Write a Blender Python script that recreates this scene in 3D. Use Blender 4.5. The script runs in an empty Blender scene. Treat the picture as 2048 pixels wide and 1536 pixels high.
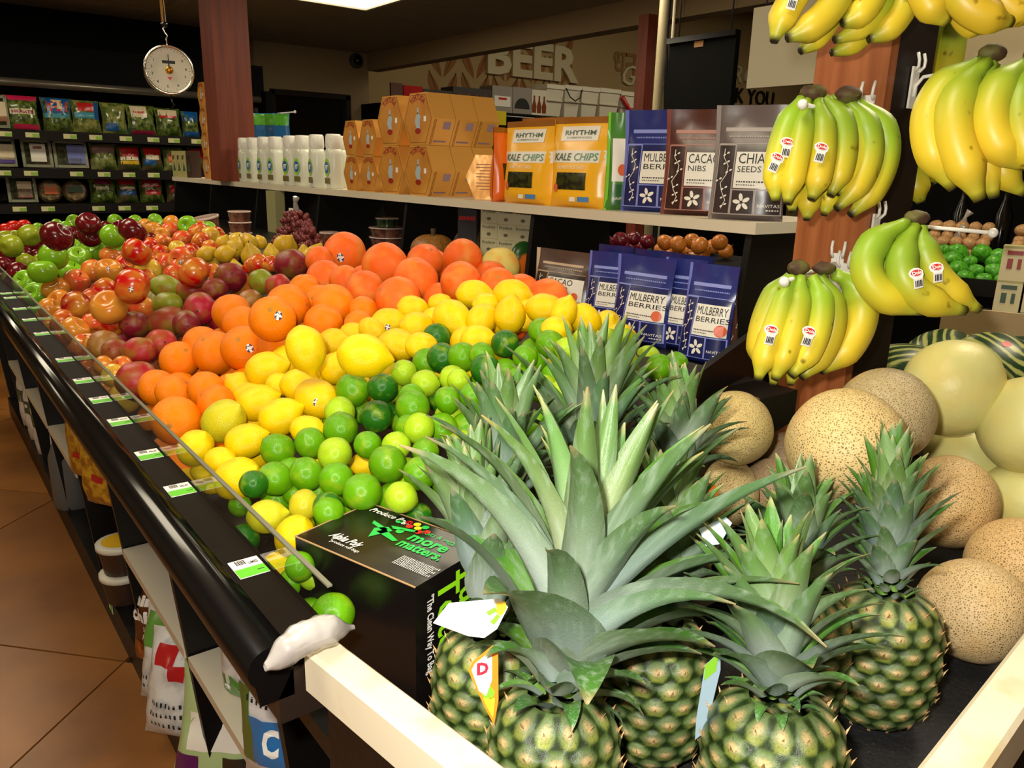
import bpy, math, random
from mathutils import Vector, Matrix, Euler, noise
PI = math.pi
SC = bpy.context.scene
COL = SC.collection
random.seed(11)

# ---------------------------------------------------------------- camera
CAM = Vector((0.0, 0.0, 1.40))
FPX = 1568.0                                   # focal length in pixels of a 2048 px wide frame
_p, _y, _r = math.atan(429/1568), math.radians(38), math.radians(1.44)
FW = Vector((math.sin(_y)*math.cos(_p), math.cos(_y)*math.cos(_p), -math.sin(_p)))
_R0 = Vector((math.cos(_y), -math.sin(_y), 0)); _U0 = _R0.cross(FW)
RT = math.cos(_r)*_R0 + math.sin(_r)*_U0
UP = -math.sin(_r)*_R0 + math.cos(_r)*_U0
cd = bpy.data.cameras.new('camera'); cam = bpy.data.objects.new('camera', cd); COL.objects.link(cam)
cd.sensor_width = 36; cd.lens = FPX/2048*36; cd.clip_start = .02
cam.matrix_world = Matrix(((RT.x, UP.x, -FW.x, CAM.x), (RT.y, UP.y, -FW.y, CAM.y), (RT.z, UP.z, -FW.z, CAM.z), (0, 0, 0, 1)))
SC.camera = cam

# ---------------------------------------------------------------- world, flash, exposure
w = bpy.data.worlds.new('world'); SC.world = w; w.use_nodes = True
w.node_tree.nodes['Background'].inputs[0].default_value = (1, .86, .66, 1)
w.node_tree.nodes['Background'].inputs[1].default_value = .022
SC.view_settings.view_transform = 'Standard'; SC.view_settings.look = 'None'
SC.view_settings.exposure = 0.0; SC.view_settings.gamma = 1; SC.view_settings.use_curve_mapping = False
FLASH, CEIL = 58.0, 18.5
fl = bpy.data.lights.new('camera_flash', 'POINT'); fl.energy = FLASH; fl.color = (1, .95, .86); fl.shadow_soft_size = .018
flo = bpy.data.objects.new('camera_flash', fl); COL.objects.link(flo)
flo.location = CAM - RT*.055 + UP*.06 - FW*.0

# ---------------------------------------------------------------- pixel rays to points in the place (2048 x 1536 frame)
def ray(px, py): return FW + RT*((px-1024)/FPX) - UP*((py-768)/FPX)
def at(px, py, d): return CAM + ray(px, py)*d                       # at distance d along the view axis
def atz(px, py, z): r = ray(px, py); return CAM + r*((z-CAM.z)/r.z)
def atx(px, py, x): r = ray(px, py); return CAM + r*(x/r.x)
def aty(px, py, y): r = ray(px, py); return CAM + r*(y/r.y)
def depth(p): return (Vector(p)-CAM).dot(FW)
def px_of(p): d = Vector(p)-CAM; z = d.dot(FW); return 1024+FPX*d.dot(RT)/z, 768-FPX*d.dot(UP)/z
def face_yaw(p, off=0.0): return math.atan2(-p[1], -p[0]) + PI/2 + math.radians(off)   # local -Y turned to the camera
R_ = math.radians

# ---------------------------------------------------------------- materials
def lin(c):
    return tuple(((v/255)/12.92 if v/255 <= .04045 else ((v/255+.055)/1.055)**2.4) for v in c[:3]) + (1,)
def mat(name, col, rough=.5, metal=0, spec=.5, col2=None, ns=8, na=(.4, .6), bump=None, emit=0, alpha=1, coat=0, trans=0, objcol=False, vcol=False, stretch=None, det=3):
    m = bpy.data.materials.new(name); m.use_nodes = True
    nt = m.node_tree; N = nt.nodes; L = nt.links; b = N['Principled BSDF']
    b.inputs['Roughness'].default_value = rough; b.inputs['Metallic'].default_value = metal
    b.inputs['Specular IOR Level'].default_value = spec; b.inputs['Coat Weight'].default_value = coat
    b.inputs['Coat Roughness'].default_value = .12
    b.inputs['Alpha'].default_value = alpha; b.inputs['Transmission Weight'].default_value = trans
    base = b.inputs['Base Color']; base.default_value = lin(col)
    tc = None
    def coords():
        nonlocal tc
        if tc is None:
            tc = N.new('ShaderNodeTexCoord'); tc = tc.outputs['Object']
            if stretch:
                mp = N.new('ShaderNodeMapping'); mp.inputs['Scale'].default_value = stretch; L.new(tc, mp.inputs[0]); tc = mp.outputs[0]
        return tc
    src = None
    if objcol:
        o = N.new('ShaderNodeObjectInfo'); src = o.outputs['Color']
    if vcol:
        a = N.new('ShaderNodeVertexColor'); a.layer_name = 'Col'; src = a.outputs['Color']
        if objcol:
            mx = N.new('ShaderNodeMix'); mx.data_type = 'RGBA'; mx.blend_type = 'MULTIPLY'; mx.inputs[0].default_value = 1
            L.new(o.outputs['Color'], mx.inputs[6]); L.new(src, mx.inputs[7]); src = mx.outputs[2]
    if col2 is not None:
        n = N.new('ShaderNodeTexNoise'); n.inputs['Scale'].default_value = ns; n.inputs['Detail'].default_value = det
        L.new(coords(), n.inputs['Vector'])
        r = N.new('ShaderNodeMapRange'); r.inputs[1].default_value = na[0]; r.inputs[2].default_value = na[1]; L.new(n.outputs['Fac'], r.inputs[0])
        mx = N.new('ShaderNodeMix'); mx.data_type = 'RGBA'
        L.new(r.outputs[0], mx.inputs[0])
        if src: L.new(src, mx.inputs[6])
        else: mx.inputs[6].default_value = lin(col)
        mx.inputs[7].default_value = lin(col2); src = mx.outputs[2]
    if src: L.new(src, base)
    if bump:
        n = N.new('ShaderNodeTexNoise'); n.inputs['Scale'].default_value = bump[0]; n.inputs['Detail'].default_value = 2
        L.new(coords(), n.inputs['Vector']); bp = N.new('ShaderNodeBump'); bp.inputs['Strength'].default_value = bump[1]; bp.inputs['Distance'].default_value = bump[2] if len(bump) > 2 else .01
        L.new(n.outputs['Fac'], bp.inputs['Height']); L.new(bp.outputs[0], b.inputs['Normal'])
    if emit:
        b.inputs['Emission Color'].default_value = lin(col); b.inputs['Emission Strength'].default_value = emit
    return m
def nodes(m): return m.node_tree.nodes, m.node_tree.links, m.node_tree.nodes['Principled BSDF']

# ---------------------------------------------------------------- mesh builder
class MB:
    def __init__(s): s.v = []; s.f = []; s.m = []; s.s = []; s.c = []; s.hascol = False
    def add(s, vs, fs, mi=0, sm=False, cols=None):
        o = len(s.v); s.v += [tuple(q) for q in vs]
        s.c += list(cols) if cols else [(1, 1, 1, 1)]*len(vs)
        if cols: s.hascol = True
        for k, f in enumerate(fs):
            s.f.append(tuple(i+o for i in f)); s.m.append(mi[k] if isinstance(mi, (list, tuple)) else mi); s.s.append(sm)
        return s
    def box(s, c, d, mi=0, M=None, taper=1.0):
        x, y, z = d[0]/2, d[1]/2, d[2]/2
        vs = [Vector((c[0]+sx*x*(taper if sz < 0 else 1), c[1]+sy*y*(taper if sz < 0 else 1), c[2]+sz*z)) for sz in (-1, 1) for sx, sy in ((-1, -1), (1, -1), (1, 1), (-1, 1))]
        if M: vs = [M @ q for q in vs]
        return s.add(vs, [(3, 2, 1, 0), (4, 5, 6, 7), (0, 1, 5, 4), (1, 2, 6, 5), (2, 3, 7, 6), (3, 0, 4, 7)], mi)
    def bar(s, a, b, wd, hg, mi=0, up=(0, 0, 1)):                    # box from point a to point b
        a, b = Vector(a), Vector(b); t = (b-a); l = t.length; t.normalize(); u = Vector(up); sd = t.cross(u).normalized(); u = sd.cross(t)
        M = Matrix(((sd.x, t.x, u.x, (a.x+b.x)/2), (sd.y, t.y, u.y, (a.y+b.y)/2), (sd.z, t.z, u.z, (a.z+b.z)/2), (0, 0, 0, 1)))
        return s.box((0, 0, 0), (wd, l, hg), mi, M)
    def prism(s, poly, f, t=0, mi=0, sm=False):                        # poly of 2-d points, f(u, v, k) gives the 3-d point at k = 0 / 1
        n = len(poly); vs = [f(u, v, 0) for u, v in poly] + [f(u, v, 1) for u, v in poly]
        fs = [tuple(range(n))[::-1], tuple(range(n, 2*n))] + [(i, (i+1) % n, n+(i+1) % n, n+i) for i in range(n)]
        return s.add(vs, fs, mi, sm)
    def lathe(s, prof, n=20, mi=0, M=None, sm=True, caps=True):
        vs = []; fs = []; ms = []
        for r, z in prof: vs += [Vector((r*math.cos(2*PI*i/n), r*math.sin(2*PI*i/n), z)) for i in range(n)]
        for j in range(len(prof)-1):
            for i in range(n):
                fs.append((j*n+i, j*n+(i+1) % n, (j+1)*n+(i+1) % n, (j+1)*n+i)); ms.append(mi[j] if isinstance(mi, list) else mi)
        if M: vs = [M @ q for q in vs]
        s.add(vs, fs, ms, sm)
        if caps and prof[0][0] > .002: s.add(vs[:n], [tuple(range(n))[::-1]], ms[0], False)
        if caps and prof[-1][0] > .002: s.add(vs[-n:], [tuple(range(n))], ms[-1], False)
        return s
    def tube(s, pts, r, n=8, mi=0, cols=None, sect=None, up=(0, 0, 1)):
        pts = [Vector(p) for p in pts]; k = len(pts); rs = r if isinstance(r, (list, tuple)) else [r]*k
        vs = []; cs = []
        ref = Vector(up)
        for i, p in enumerate(pts):
            t = (pts[min(i+1, k-1)]-pts[max(i-1, 0)]).normalized()
            a = t.cross(ref)
            if a.length < 1e-3: a = t.cross(Vector((1, .3, .2)))
            a.normalize(); b = a.cross(t).normalized(); ref = b
            for j in range(n):
                an = 2*PI*j/n; q = rs[i]*(sect(an) if sect else 1); vs.append(p + a*(q*math.cos(an)) + b*(q*math.sin(an)))
                if cols: cs.append(cols[i])
        fs = [(i*n+j, i*n+(j+1) % n, (i+1)*n+(j+1) % n, (i+1)*n+j) for i in range(k-1) for j in range(n)]
        fs += [tuple(range(n))[::-1], tuple(range((k-1)*n, k*n))]
        return s.add(vs, fs, mi, True, cs or None)
    def grid(s, fn, nu, nv, mi=0, sm=True, flip=False, colfn=None, wrap=False):
        vs = [fn(i/nu, j/nv) for j in range(nv+1) for i in range(nu+1)]
        cs = [colfn(i/nu, j/nv) for j in range(nv+1) for i in range(nu+1)] if colfn else None
        fs = []
        for j in range(nv):
            for i in range(nu):
                q = (j*(nu+1)+i, j*(nu+1)+i+1, (j+1)*(nu+1)+i+1, (j+1)*(nu+1)+i); fs.append(q[::-1] if flip else q)
        return s.add(vs, fs, mi, sm, cs)
    def ball(s, c, r, n=12, k=8, mi=0, M=None):
        r = r if isinstance(r, (tuple, list)) else (r, r, r)
        vs = [Vector((0, 0, -1))]; 
        for j in range(1, k):
            a = -PI/2+PI*j/k
            vs += [Vector((math.cos(a)*math.cos(2*PI*i/n), math.cos(a)*math.sin(2*PI*i/n), math.sin(a))) for i in range(n)]
        vs.append(Vector((0, 0, 1)))
        fs = [(0, 1+(i+1) % n, 1+i) for i in range(n)]
        for j in range(k-2): fs += [(1+j*n+i, 1+j*n+(i+1) % n, 1+(j+1)*n+(i+1) % n, 1+(j+1)*n+i) for i in range(n)]
        e = len(vs)-1; fs += [(e, 1+(k-2)*n+i, 1+(k-2)*n+(i+1) % n) for i in range(n)]
        vs = [Vector((q.x*r[0], q.y*r[1], q.z*r[2])) for q in vs]
        if M: vs = [M @ q for q in vs]
        return s.add([q+Vector(c) for q in vs], fs, mi, True)
    def mesh(s, name, mats):
        me = bpy.data.meshes.new(name); me.from_pydata(s.v, [], s.f)
        for m in (mats if isinstance(mats, (list, tuple)) else [mats]): me.materials.append(m)
        me.polygons.foreach_set('material_index', s.m); me.polygons.foreach_set('use_smooth', s.s)
        if s.hascol:
            a = me.color_attributes.new('Col', 'FLOAT_COLOR', 'POINT'); a.data.foreach_set('color', [x for c in s.c for x in c])
        me.update(); return me
    def build(s, name, mats, parent=None, loc=None, rot=None):
        return obj(name, s.mesh(name, mats), parent, loc, rot)
def obj(name, me, parent=None, loc=None, rot=None, scale=None):
    o = bpy.data.objects.new(name, me); COL.objects.link(o)
    if parent: o.parent = parent
    if loc is not None: o.location = loc
    if rot is not None: o.rotation_euler = rot
    if scale is not None: o.scale = scale
    return o
def tag(o, label=None, cat=None, group=None, kind=None):
    if label: o['label'] = label
    if cat: o['category'] = cat
    if group: o['group'] = group
    if kind: o['kind'] = kind
    return o
def thing(name, label, cat, loc=(0, 0, 0), rotz=0, group=None):
    o = bpy.data.objects.new(name, None); COL.objects.link(o); o.empty_display_size = .02
    o.location = loc; o.rotation_euler = (0, 0, rotz); return tag(o, label, cat, group)
def struct(name, mb, mats): return tag(mb.build(name, mats), kind='structure')
def copy_tree(o, parent=None):
    c = o.copy(); COL.objects.link(c)
    if parent: c.parent = parent
    for ch in list(o.children): copy_tree(ch, c)
    return c
# ---------------------------------------------------------------- lettering as flat geometry
_tx = {}
def glyphs(s, bold=0.0, shear=0.0, extrude=0.0, align='LEFT', space=1.0):
    key = (s, bold, shear, extrude, align, space)
    if key in _tx: return _tx[key]
    cu = bpy.data.curves.new('lettering', 'FONT'); cu.body = s; cu.size = 1; cu.resolution_u = 2; cu.offset = bold; cu.shear = shear; cu.extrude = extrude; cu.align_x = align; cu.space_character = space
    ob = bpy.data.objects.new('lettering', cu); me = ob.to_mesh()
    r = ([tuple(v.co) for v in me.vertices], [tuple(p.vertices) for p in me.polygons])
    ob.to_mesh_clear(); bpy.data.objects.remove(ob); bpy.data.curves.remove(cu)
    _tx[key] = r; return r
def write(mb, s, x, z, size, f, mi=0, width=None, **k):              # f(u, v) puts a point of the page on the thing
    vs, fs = glyphs(s, **k)
    if not vs: return
    sx = 1
    if width:
        wd = max(v[0] for v in vs)-min(v[0] for v in vs); sx = width/(wd*size)
    mb.add([f(x+v[0]*size*sx, z+v[1]*size) for v in vs], fs, mi)
# ---------------------------------------------------------------- shared materials
M_black = mat('black_laminate', (11, 9, 8), .42, spec=.35, bump=(60, .05))
M_blackgloss = mat('black_plastic_gloss', (10, 9, 9), .16)
M_darkmetal = mat('dark_metal', (22, 20, 19), .3, metal=.3)
M_white = mat('white_laminate', (214, 203, 180), .35)
M_whitepl = mat('white_plastic', (232, 230, 222), .3)
M_paper = mat('white_paper', (240, 238, 232), .5)
M_green = mat('tag_green', (96, 196, 40), .5)
M_ink = mat('black_ink', (25, 24, 26), .6)
M_tan = mat('tan_wall_paint', (176, 148, 100), .8, bump=(180, .05))
M_tan2 = mat('grey_tan_wall_paint', (150, 128, 92), .85)
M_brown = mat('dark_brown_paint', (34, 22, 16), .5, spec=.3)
M_wood = mat('cherry_wood', (164, 98, 56), .38, col2=(136, 74, 40), ns=6, na=(.35, .68), stretch=(9, 9, .5), det=5)
M_wood_dim = mat('cherry_wood_dimmed', (128, 54, 28), .5, col2=(104, 40, 20), ns=6, na=(.35, .68), stretch=(9, 9, .5), det=5)  # same cherry wood, colour darkened for the weaker flash on far posts
M_chrome = mat('chrome', (225, 222, 215), .14, metal=1)
M_glass = bpy.data.materials.new('clear_acrylic'); M_glass.use_nodes = True; _nt = M_glass.node_tree; _nt.nodes.clear()
_o = _nt.nodes.new('ShaderNodeOutputMaterial'); _mx = _nt.nodes.new('ShaderNodeMixShader'); _fr = _nt.nodes.new('ShaderNodeFresnel'); _fr.inputs[0].default_value = 1.5
_tr = _nt.nodes.new('ShaderNodeBsdfTransparent'); _tr.inputs[0].default_value = (.94, .95, .93, 1); _gl = _nt.nodes.new('ShaderNodeBsdfGlossy'); _gl.inputs['Roughness'].default_value = .03
_ge = _nt.nodes.new('ShaderNodeNewGeometry'); _mt = _nt.nodes.new('ShaderNodeMath'); _mt.operation = 'SUBTRACT'; _mt.use_clamp = True; _nt.links.new(_fr.outputs[0], _mt.inputs[0]); _nt.links.new(_ge.outputs['Backfacing'], _mt.inputs[1]); _nt.links.new(_mt.outputs[0], _mx.inputs[0]); _nt.links.new(_tr.outputs[0], _mx.inputs[1]); _nt.links.new(_gl.outputs[0], _mx.inputs[2]); _nt.links.new(_mx.outputs[0], _o.inputs[0])

# ---------------------------------------------------------------- floor: large stained tiles laid corner to corner
M_tile = mat('stained_floor_tile', (172, 112, 48), .36, col2=(110, 66, 26), ns=2.2, na=(.3, .7), objcol=True, det=6, bump=(30, .04))
M_grout = mat('dark_grout', (40, 27, 15), .8)
fl_o = struct('floor', MB().box((7.1, 3.4, -.03), (19.6, 11.0, .04)), M_grout)
tl = MB().box((0, 0, -.006), (.994, .994, .013)).mesh('floor_tile', M_tile)
_a0 = math.atan2(*(lambda q: (q.y, q.x))((atz(300, 1330, 0)-atz(0, 1290, 0))))
_org = atz(300, 1330, 0)
_ux = Vector((math.cos(_a0), math.sin(_a0), 0)); _uy = Vector((-math.sin(_a0), math.cos(_a0), 0))
for i in range(-9, 10):
    for j in range(-8, 12):
        c = _org + _ux*(i+.42) + _uy*(j+.5)
        if not (-2.4 < c.x < 1.0 and -1 < c.y < 9.5): continue
        o = obj('tile', tl, fl_o, (c.x, c.y, 0), (0, 0, _a0))
        k = random.uniform(.7, 1.1); o.color = (lin((178, 116, 50))[0]*k, lin((178, 116, 50))[1]*k, lin((178, 116, 50))[2]*k, 1)

# ---------------------------------------------------------------- ceiling of tiles in a grid, walls, soffit
CZ, YB, XS = 2.54, 8.0, 4.2
M_ceil = mat('ceiling_tile', (150, 132, 104), .9, bump=(200, .1))
ce = struct('ceiling', MB().box((.87, 3.4, CZ+.04), (6.94, 11.0, .04)), M_ceil)
ct = MB().box((0, 0, .008), (1.208, .6, .016)).mesh('ceiling_tile', M_ceil)
LX, LY = 2.48, 5.565                                                  # the troffer seen at the top of the frame
for i in range(-4, 2):
    for j in range(-11, 5):
        x, y = LX+1.22*i, LY+.61*j
        if not (-2.6 < x < 4.0 and -1.2 < y < 8.6): continue
        if (i, j) in ((0, 0), (-2, 0), (0, -4), (-2, -4), (0, -8), (-2, -8), (-4, -4), (3, 0), (3, -4), (5, 0), (7, 0), (3, -8)): continue
        obj('ceiling_tile', ct, ce, (x, y, CZ))
struct('wall_back', MB().box(((3.12-2.6)/2-.0, YB+.06, CZ/2), (5.72, .12, CZ)).box((3.555, YB+.06, (2.115+CZ)/2), (.87, .12, CZ-2.115)).box((4.1, YB+.06, CZ/2), (.22, .12, CZ)), M_tan2)
YN = 8.6                                                             # the beer wall stands further back than the wall with the door
HZ = 3.9                                                             # higher ceiling over the beer side, behind the soffit
struct('wall_nook', MB().box((4.16, 8.36, HZ/2), (.08, .6, HZ)).box((10.4, YN+.06, HZ/2), (12.6, .12, HZ)), M_tan)
struct('ceiling_high', MB().box((10.5, 3.4, HZ+.02), (12.6, 11.0, .04)), M_ceil)
struct('wall_right', MB().box((16.7, 3.4, HZ/2), (.12, 10.7, HZ)), M_tan)
struct('wall_left', MB().box((-2.56, 4.2, CZ/2), (.12, 12.5, CZ)), M_tan2)
struct('wall_front', MB().box((7.1, -1.9, HZ/2), (18.6, .12, HZ)), M_tan2)
sf = struct('trim_soffit', MB().box((4.27, 3.05, 3.13), (.14, 9.9, 1.52)), M_tan2)
# barley leaves painted on the beer wall, built as thin appliques
M_leaf = mat('brown_leaf_paint', (150, 98, 48), .8)
M_letter = mat('cream_letter', (214, 200, 160), .6)
M_lettertan = mat('tan_letter', (150, 108, 58), .7)
wr = bpy.data.objects['wall_nook']
for px, py in ((885, 185), (950, 188), (1010, 192), (1065, 196), (1118, 200)):
    for row in range(3):
        for sgn in (-1, 1):
            b = aty(px, py, YN); cx, cz = b.x, b.z-.12+row*.30
            pl = []
            for k in range(9):
                a = k/8; pl.append((cx+sgn*(.02+.17*math.sin(a*PI*.5)+.05*math.sin(a*PI)), cz+a*.36))
            for k in range(9):
                a = 1-k/8; pl.append((cx+sgn*(.02+.18*a**2.2), cz+a*.36-.004))
            MB().prism(pl, lambda u, v, k: Vector((u, YN-.001-.004*k, v)), 0).build('painted_leaf', M_leaf, wr)
def wallword(word, px0, py0, px1, cap_px, m, ex=.03, bold=.02, shear=0):
    a = aty(px0, py0, YN); b = aty(px1, py0, YN)
    vs, fs = glyphs(word, bold=bold, shear=shear, extrude=.1)
    w0 = max(v[0] for v in vs)-min(v[0] for v in vs); sx = (b.x-a.x)/w0; sz = cap_px*depth((a+b)/2)/FPX/.73
    return MB().add([Vector((a.x+v[0]*sx, YN-.004-ex/2-v[2]/.1*ex/2, a.z+v[1]*sz)) for v in vs], fs).build('sign_lettering', m)
tag(wallword('BEER', 968, 143, 1151, 66, M_letter, .04, .035), 'large raised cream letters BEER on the tan wall below the soffit', 'sign')
tag(wallword('धन्यवाद', 1224, 148, 1345, 48, M_lettertan, .01, .01), 'tan curly Devanagari word partly hidden behind the wooden post at the back', 'sign')
tag(wallword('Gracias', 1236, 168, 1352, 38, M_letter, .03, .0, .25), 'raised cream script word starting with a G behind the far post', 'sign')
tag(wallword('MERCI', 1408, 156, 1516, 33, M_letter, .03, .0, .2), 'raised cream letters RCI beside the hanging black panel', 'sign')
tag(wallword('THANK YOU', 1388, 196, 1545, 30, M_brown, .03, .0), 'dark raised words NK YOU under the pale board', 'sign')
tag(wallword('DANKE', 1420, 226, 1512, 20, M_lettertan, .01, .0), 'small tan word NKE in the row below NK YOU', 'sign')

# ---------------------------------------------------------------- dark glass door in the back wall
dr = thing('door_1', 'dark door in the back wall behind the white bottles', 'door', (3.55, YB+.03, 0)); dr['kind'] = 'structure'
for k in ('label', 'category'): del dr[k]
MB().box((0, .02, 1.05), (.86, .03, 2.1)).build('door_panel', M_blackgloss, dr)
MB().box((-.41, -.02, 1.05), (.05, .06, 2.1)).box((.41, -.02, 1.05), (.05, .06, 2.1)).box((0, -.02, 2.085), (.87, .06, .05)).build('door_frame', M_brown, dr)
MB().tube([(.3, -.05, .95), (.3, -.05, 1.15)], .012).build('door_handle', M_chrome, dr)
# ---------------------------------------------------------------- ceiling troffers
M_diff = mat('lit_diffuser', (255, 244, 218), emit=3.2)
M_trofframe = mat('troffer_frame', (200, 190, 165), .5)
def troffer(x, y, label, group=None, z=CZ):
    t = thing('ceiling_light', label, 'light', (x, y, z), 0, group)
    MB().box((0, 0, .02), (1.16, .55, .02)).build('diffuser', M_diff, t)
    MB().box((0, -.29, .008), (1.22, .03, .02)).box((0, .29, .008), (1.22, .03, .02)).box((-.595, 0, .008), (.03, .55, .02)).box((.595, 0, .008), (.03, .55, .02)).build('frame', M_trofframe, t)
    l = bpy.data.lights.new('ceiling_lamp', 'AREA'); l.energy = CEIL; l.color = (1, .87, .62); l.shape = 'RECTANGLE'; l.size = 1.1; l.size_y = .5
    lo = bpy.data.objects.new('ceiling_lamp', l); COL.objects.link(lo); lo.parent = t; lo.location = (0, 0, -.012)
    return t
troffer(LX, LY, 'glowing rectangular ceiling light panel at the top of the picture')
for n_, (i, j) in enumerate(((-2, 0), (0, -4), (-2, -4), (0, -8), (-2, -8), (-4, -4))):  # unseen panels, added to lift the light over bin and aisle
    troffer(LX+1.22*i, LY+.61*j, 'unseen ceiling light panel added for brightness, '+('left of the lit one near the back wall', 'above the far post, third row', 'above the fruit heap', 'above the end bin', 'above the aisle left of the bin', 'far left over the aisle')[n_])
for x, y, wd_ in ((5.6, 5.6, 'near the BEER letters'), (8, 5.6, 'before the buckets'), (10.6, 5.6, 'before the THANK YOU letters'), (6.6, 2.4, 'behind the onions'), (9.6, 2.4, 'farthest right')):  # unseen panels, added to brighten the beer wall
    troffer(x, y, 'unseen high ceiling light panel added for brightness behind the soffit, '+wd_, None, HZ-.03)
# ---------------------------------------------------------------- dome camera near the corner
p = aty(711, 122, YB); dm = thing('security_camera', 'round dark security camera on the back wall under the ceiling corner', 'camera', (p.x, YB-.001, p.z))
Mx = Matrix.Rotation(PI/2, 4, 'X')
MB().lathe([(.075, 0), (.075, .03), (.055, .05)], 20, 0, Mx).build('housing', mat('grey_housing', (70, 64, 54), .5), dm)
MB().lathe([(.05, .045), (.046, .07), (.028, .088), (0, .095)], 20, 0, Mx).build('lens_dome', M_blackgloss, dm)

# ---------------------------------------------------------------- wooden posts
def post(x, y, s, z0, z1, label, sy=None):
    t = thing('wooden_post', label, 'post', (x, y, z0))
    sy = sy or s
    MB().box((0, 0, (z1-z0)/2), (s, sy, z1-z0)).build('shaft', M_wood_dim, t); return t
P_ = aty(470, 200, 4.62)
post(P_.x, 4.72, .2, 1.2961, CZ, 'reddish wooden square post rising from the far end of the white shelf')
q = atx(1283, 100, 3.95); post(3.95+.045, q.y, .085, 0, CZ-.17, 'brown wooden post in the background between BEER and the black panel')
# ---------------------------------------------------------------- long produce bin
ZR = .95; Y0, Y1 = .645, 5.05
bn = thing('produce_bin', 'long black produce bin with a glossy front rail full of fruit', 'display bin', (.3, Y0, 0))
def yl(y): return y-Y0
def ex(poly, y0, y1, mb=None, mi=0): 
    mb = mb or MB(); return mb.prism(poly, lambda u, v, k: Vector((u-.3, yl(y1 if k else y0), v)), 0, mi)
nose = [(.205+.02*0, .905)]
nose = [(.222+.022*math.cos(a), .938+.022*math.sin(a)*1.0) for a in [PI*1.25-PI*.75*k/8 for k in range(9)]] + [(.244, .95), (.244, .90), (.21, .90)]
m_ = ex(nose, Y0, Y1); m_.s = [len(f) == 4 for f in m_.f]; m_.build('rail_nosing', M_blackgloss, bn)
ex([(.244, .93), (.244, .9501), (.29, .9501), (.29, .93)], Y0, Y1).build('tag_ledge', mat('dark_ledge', (20, 13, 9), .6, spec=.08), bn)
ex([(.228, .872), (.228, .901), (.244, .93), (.29, .93), (.29, .872)], Y0, Y1).build('front_fascia', mat('dark_fascia', (34, 24, 18), .4), bn)
ex([(.285, .9501), (.285, 1.0), (.2895, 1.0), (.2895, .9501)], Y0+.005, Y1).build('clear_guard', M_glass, bn)
ex([(.2846, 1.0), (.2846, 1.0022), (.2899, 1.0022), (.2899, 1.0)], Y0+.005, Y1).build('guard_edge_highlight', mat('acrylic_edge_highlight', (120, 118, 100), .3), bn)  # lighter strip paints the highlight along the guard's top edge
def surf(x): return .965+.33*(min(max(x, .27), .93)-.33)
prof = [(.292, .79), (.292, .82)] + [(x, surf(x)-.135) for x in (.33, .5, .7, .93, 1.25)] + [(1.25, .97)]
ex(prof, .845, Y1).build('sloped_bed', mat('black_bin_liner', (26, 18, 15), .6), bn)
ex([(.292, .775), (.292, .80), (.345, .815), (.345, .79)], .66, .84).build('front_bed', M_black, bn)
ex([(.47, .80), (.47, .86)] + [(x, surf(x)-.135) for x in (.5, .7, .93, 1.25)] + [(1.25, .97)], .76, .845).build('front_bed', M_black, bn)
ex([(1.255, .7), (1.255, .995), (1.95, .995), (1.95, .7)], .96, 1.98).build('bag_ledge', M_black, bn)
ex([(1.255, .7), (1.255, 1.06), (1.95, 1.06), (1.95, .7)], 1.98, 2.25).build('rear_ledge', M_black, bn)
ex([(1.02, 1.0), (1.02, 1.06), (1.95, 1.06), (1.95, .9)], 2.25, Y1).build('rear_ledge', M_black, bn)
_wp = [(.468, .728, .93), (.56, .73, .96), (.80, .742, 1.03), (1.0, .80, 1.075), (1.36, .905, 1.12)]
mb = MB()
for (xa, ya, za), (xb, yb, zb_) in zip(_wp, _wp[1:]):
    vs = [Vector((x-.3, yl(y)+o, z)) for o in (0, .014) for x, y, z in ((xa, ya, .787), (xb, yb, .787), (xb, yb, zb_), (xa, ya, za))]
    mb.add(vs, [(0, 1, 2, 3), (7, 6, 5, 4), (3, 2, 6, 7), (0, 3, 7, 4), (1, 5, 6, 2), (0, 4, 5, 1)])
mb.build('end_panel', M_black, bn)
ex([(.36, 0), (.36, .1), (1.9, .1), (1.9, 0)], 1.0, Y1).build('base_plinth', M_black, bn)
ex([(.9, .1), (.9, .86), (.94, .86), (.94, .1)], Y0, Y1).build('back_board', M_black, bn)
for y in (.9, 1.46, 2.02, 2.62, 3.2, 3.8, 4.4, 5.0):
    MB().prism([(.37, .1001), (.9, .1001), (.9, .80), (.31, .775), (.335, .5)], lambda u, v, k: Vector((u-.3, yl(y+.02*k), v)), 0).build('divider', M_black, bn)
for a, b in ((.93, 1.455), (1.485, 2.015), (2.645, 3.195), (3.225, 3.79), (3.83, 4.39)):
    MB().box(((.335+.9)/2-.3, yl((a+b)/2), .44), (.56, b-a, .02)).build('white_shelf_board', M_white, bn)
# price tags on the rail and the old ones on the fascia
def price_tag(px, py, grp=True):
    p = atz(px, py, ZR)
    t = thing('price_tag', 'x', 'price tag', (.266, p.y, ZR+.0003), 0)
    MB().box((0, 0, .0006), (.034, .044, .0008)).build('card', M_paper, t)
    MB().box((-.0085, .0, .0012), (.0165, .0435, .0006)).box((0, 0, 0), (.001, .001, .0004)).build('green_band', M_green, t) if False else MB().box((0, -.0115, .0012), (.0335, .0205, .0006)).build('green_band', M_green, t)
    b = MB()
    for k in range(7): b.box((-.010+k*.0016, .014, .0013), (.0007 if k % 2 else .0011, .011, .0004))
    write(b, 'LIMES' if px == 500 else 'FRUIT', 0, 0, .009, lambda u, v: Vector((.0025+u*.5, .006+v, .0016)), bold=.02)
    b.box((.010, -.012, .0016), (.008, .0012, .0004))
    b.build('print', M_ink, t)
    return t
tags_px = [(500, 1135), (360, 980), (297, 910), (233, 845), (195, 801), (158, 763), (120, 721), (73, 669), (47, 641), (28, 619), (8, 597), (3, 588)]
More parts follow.
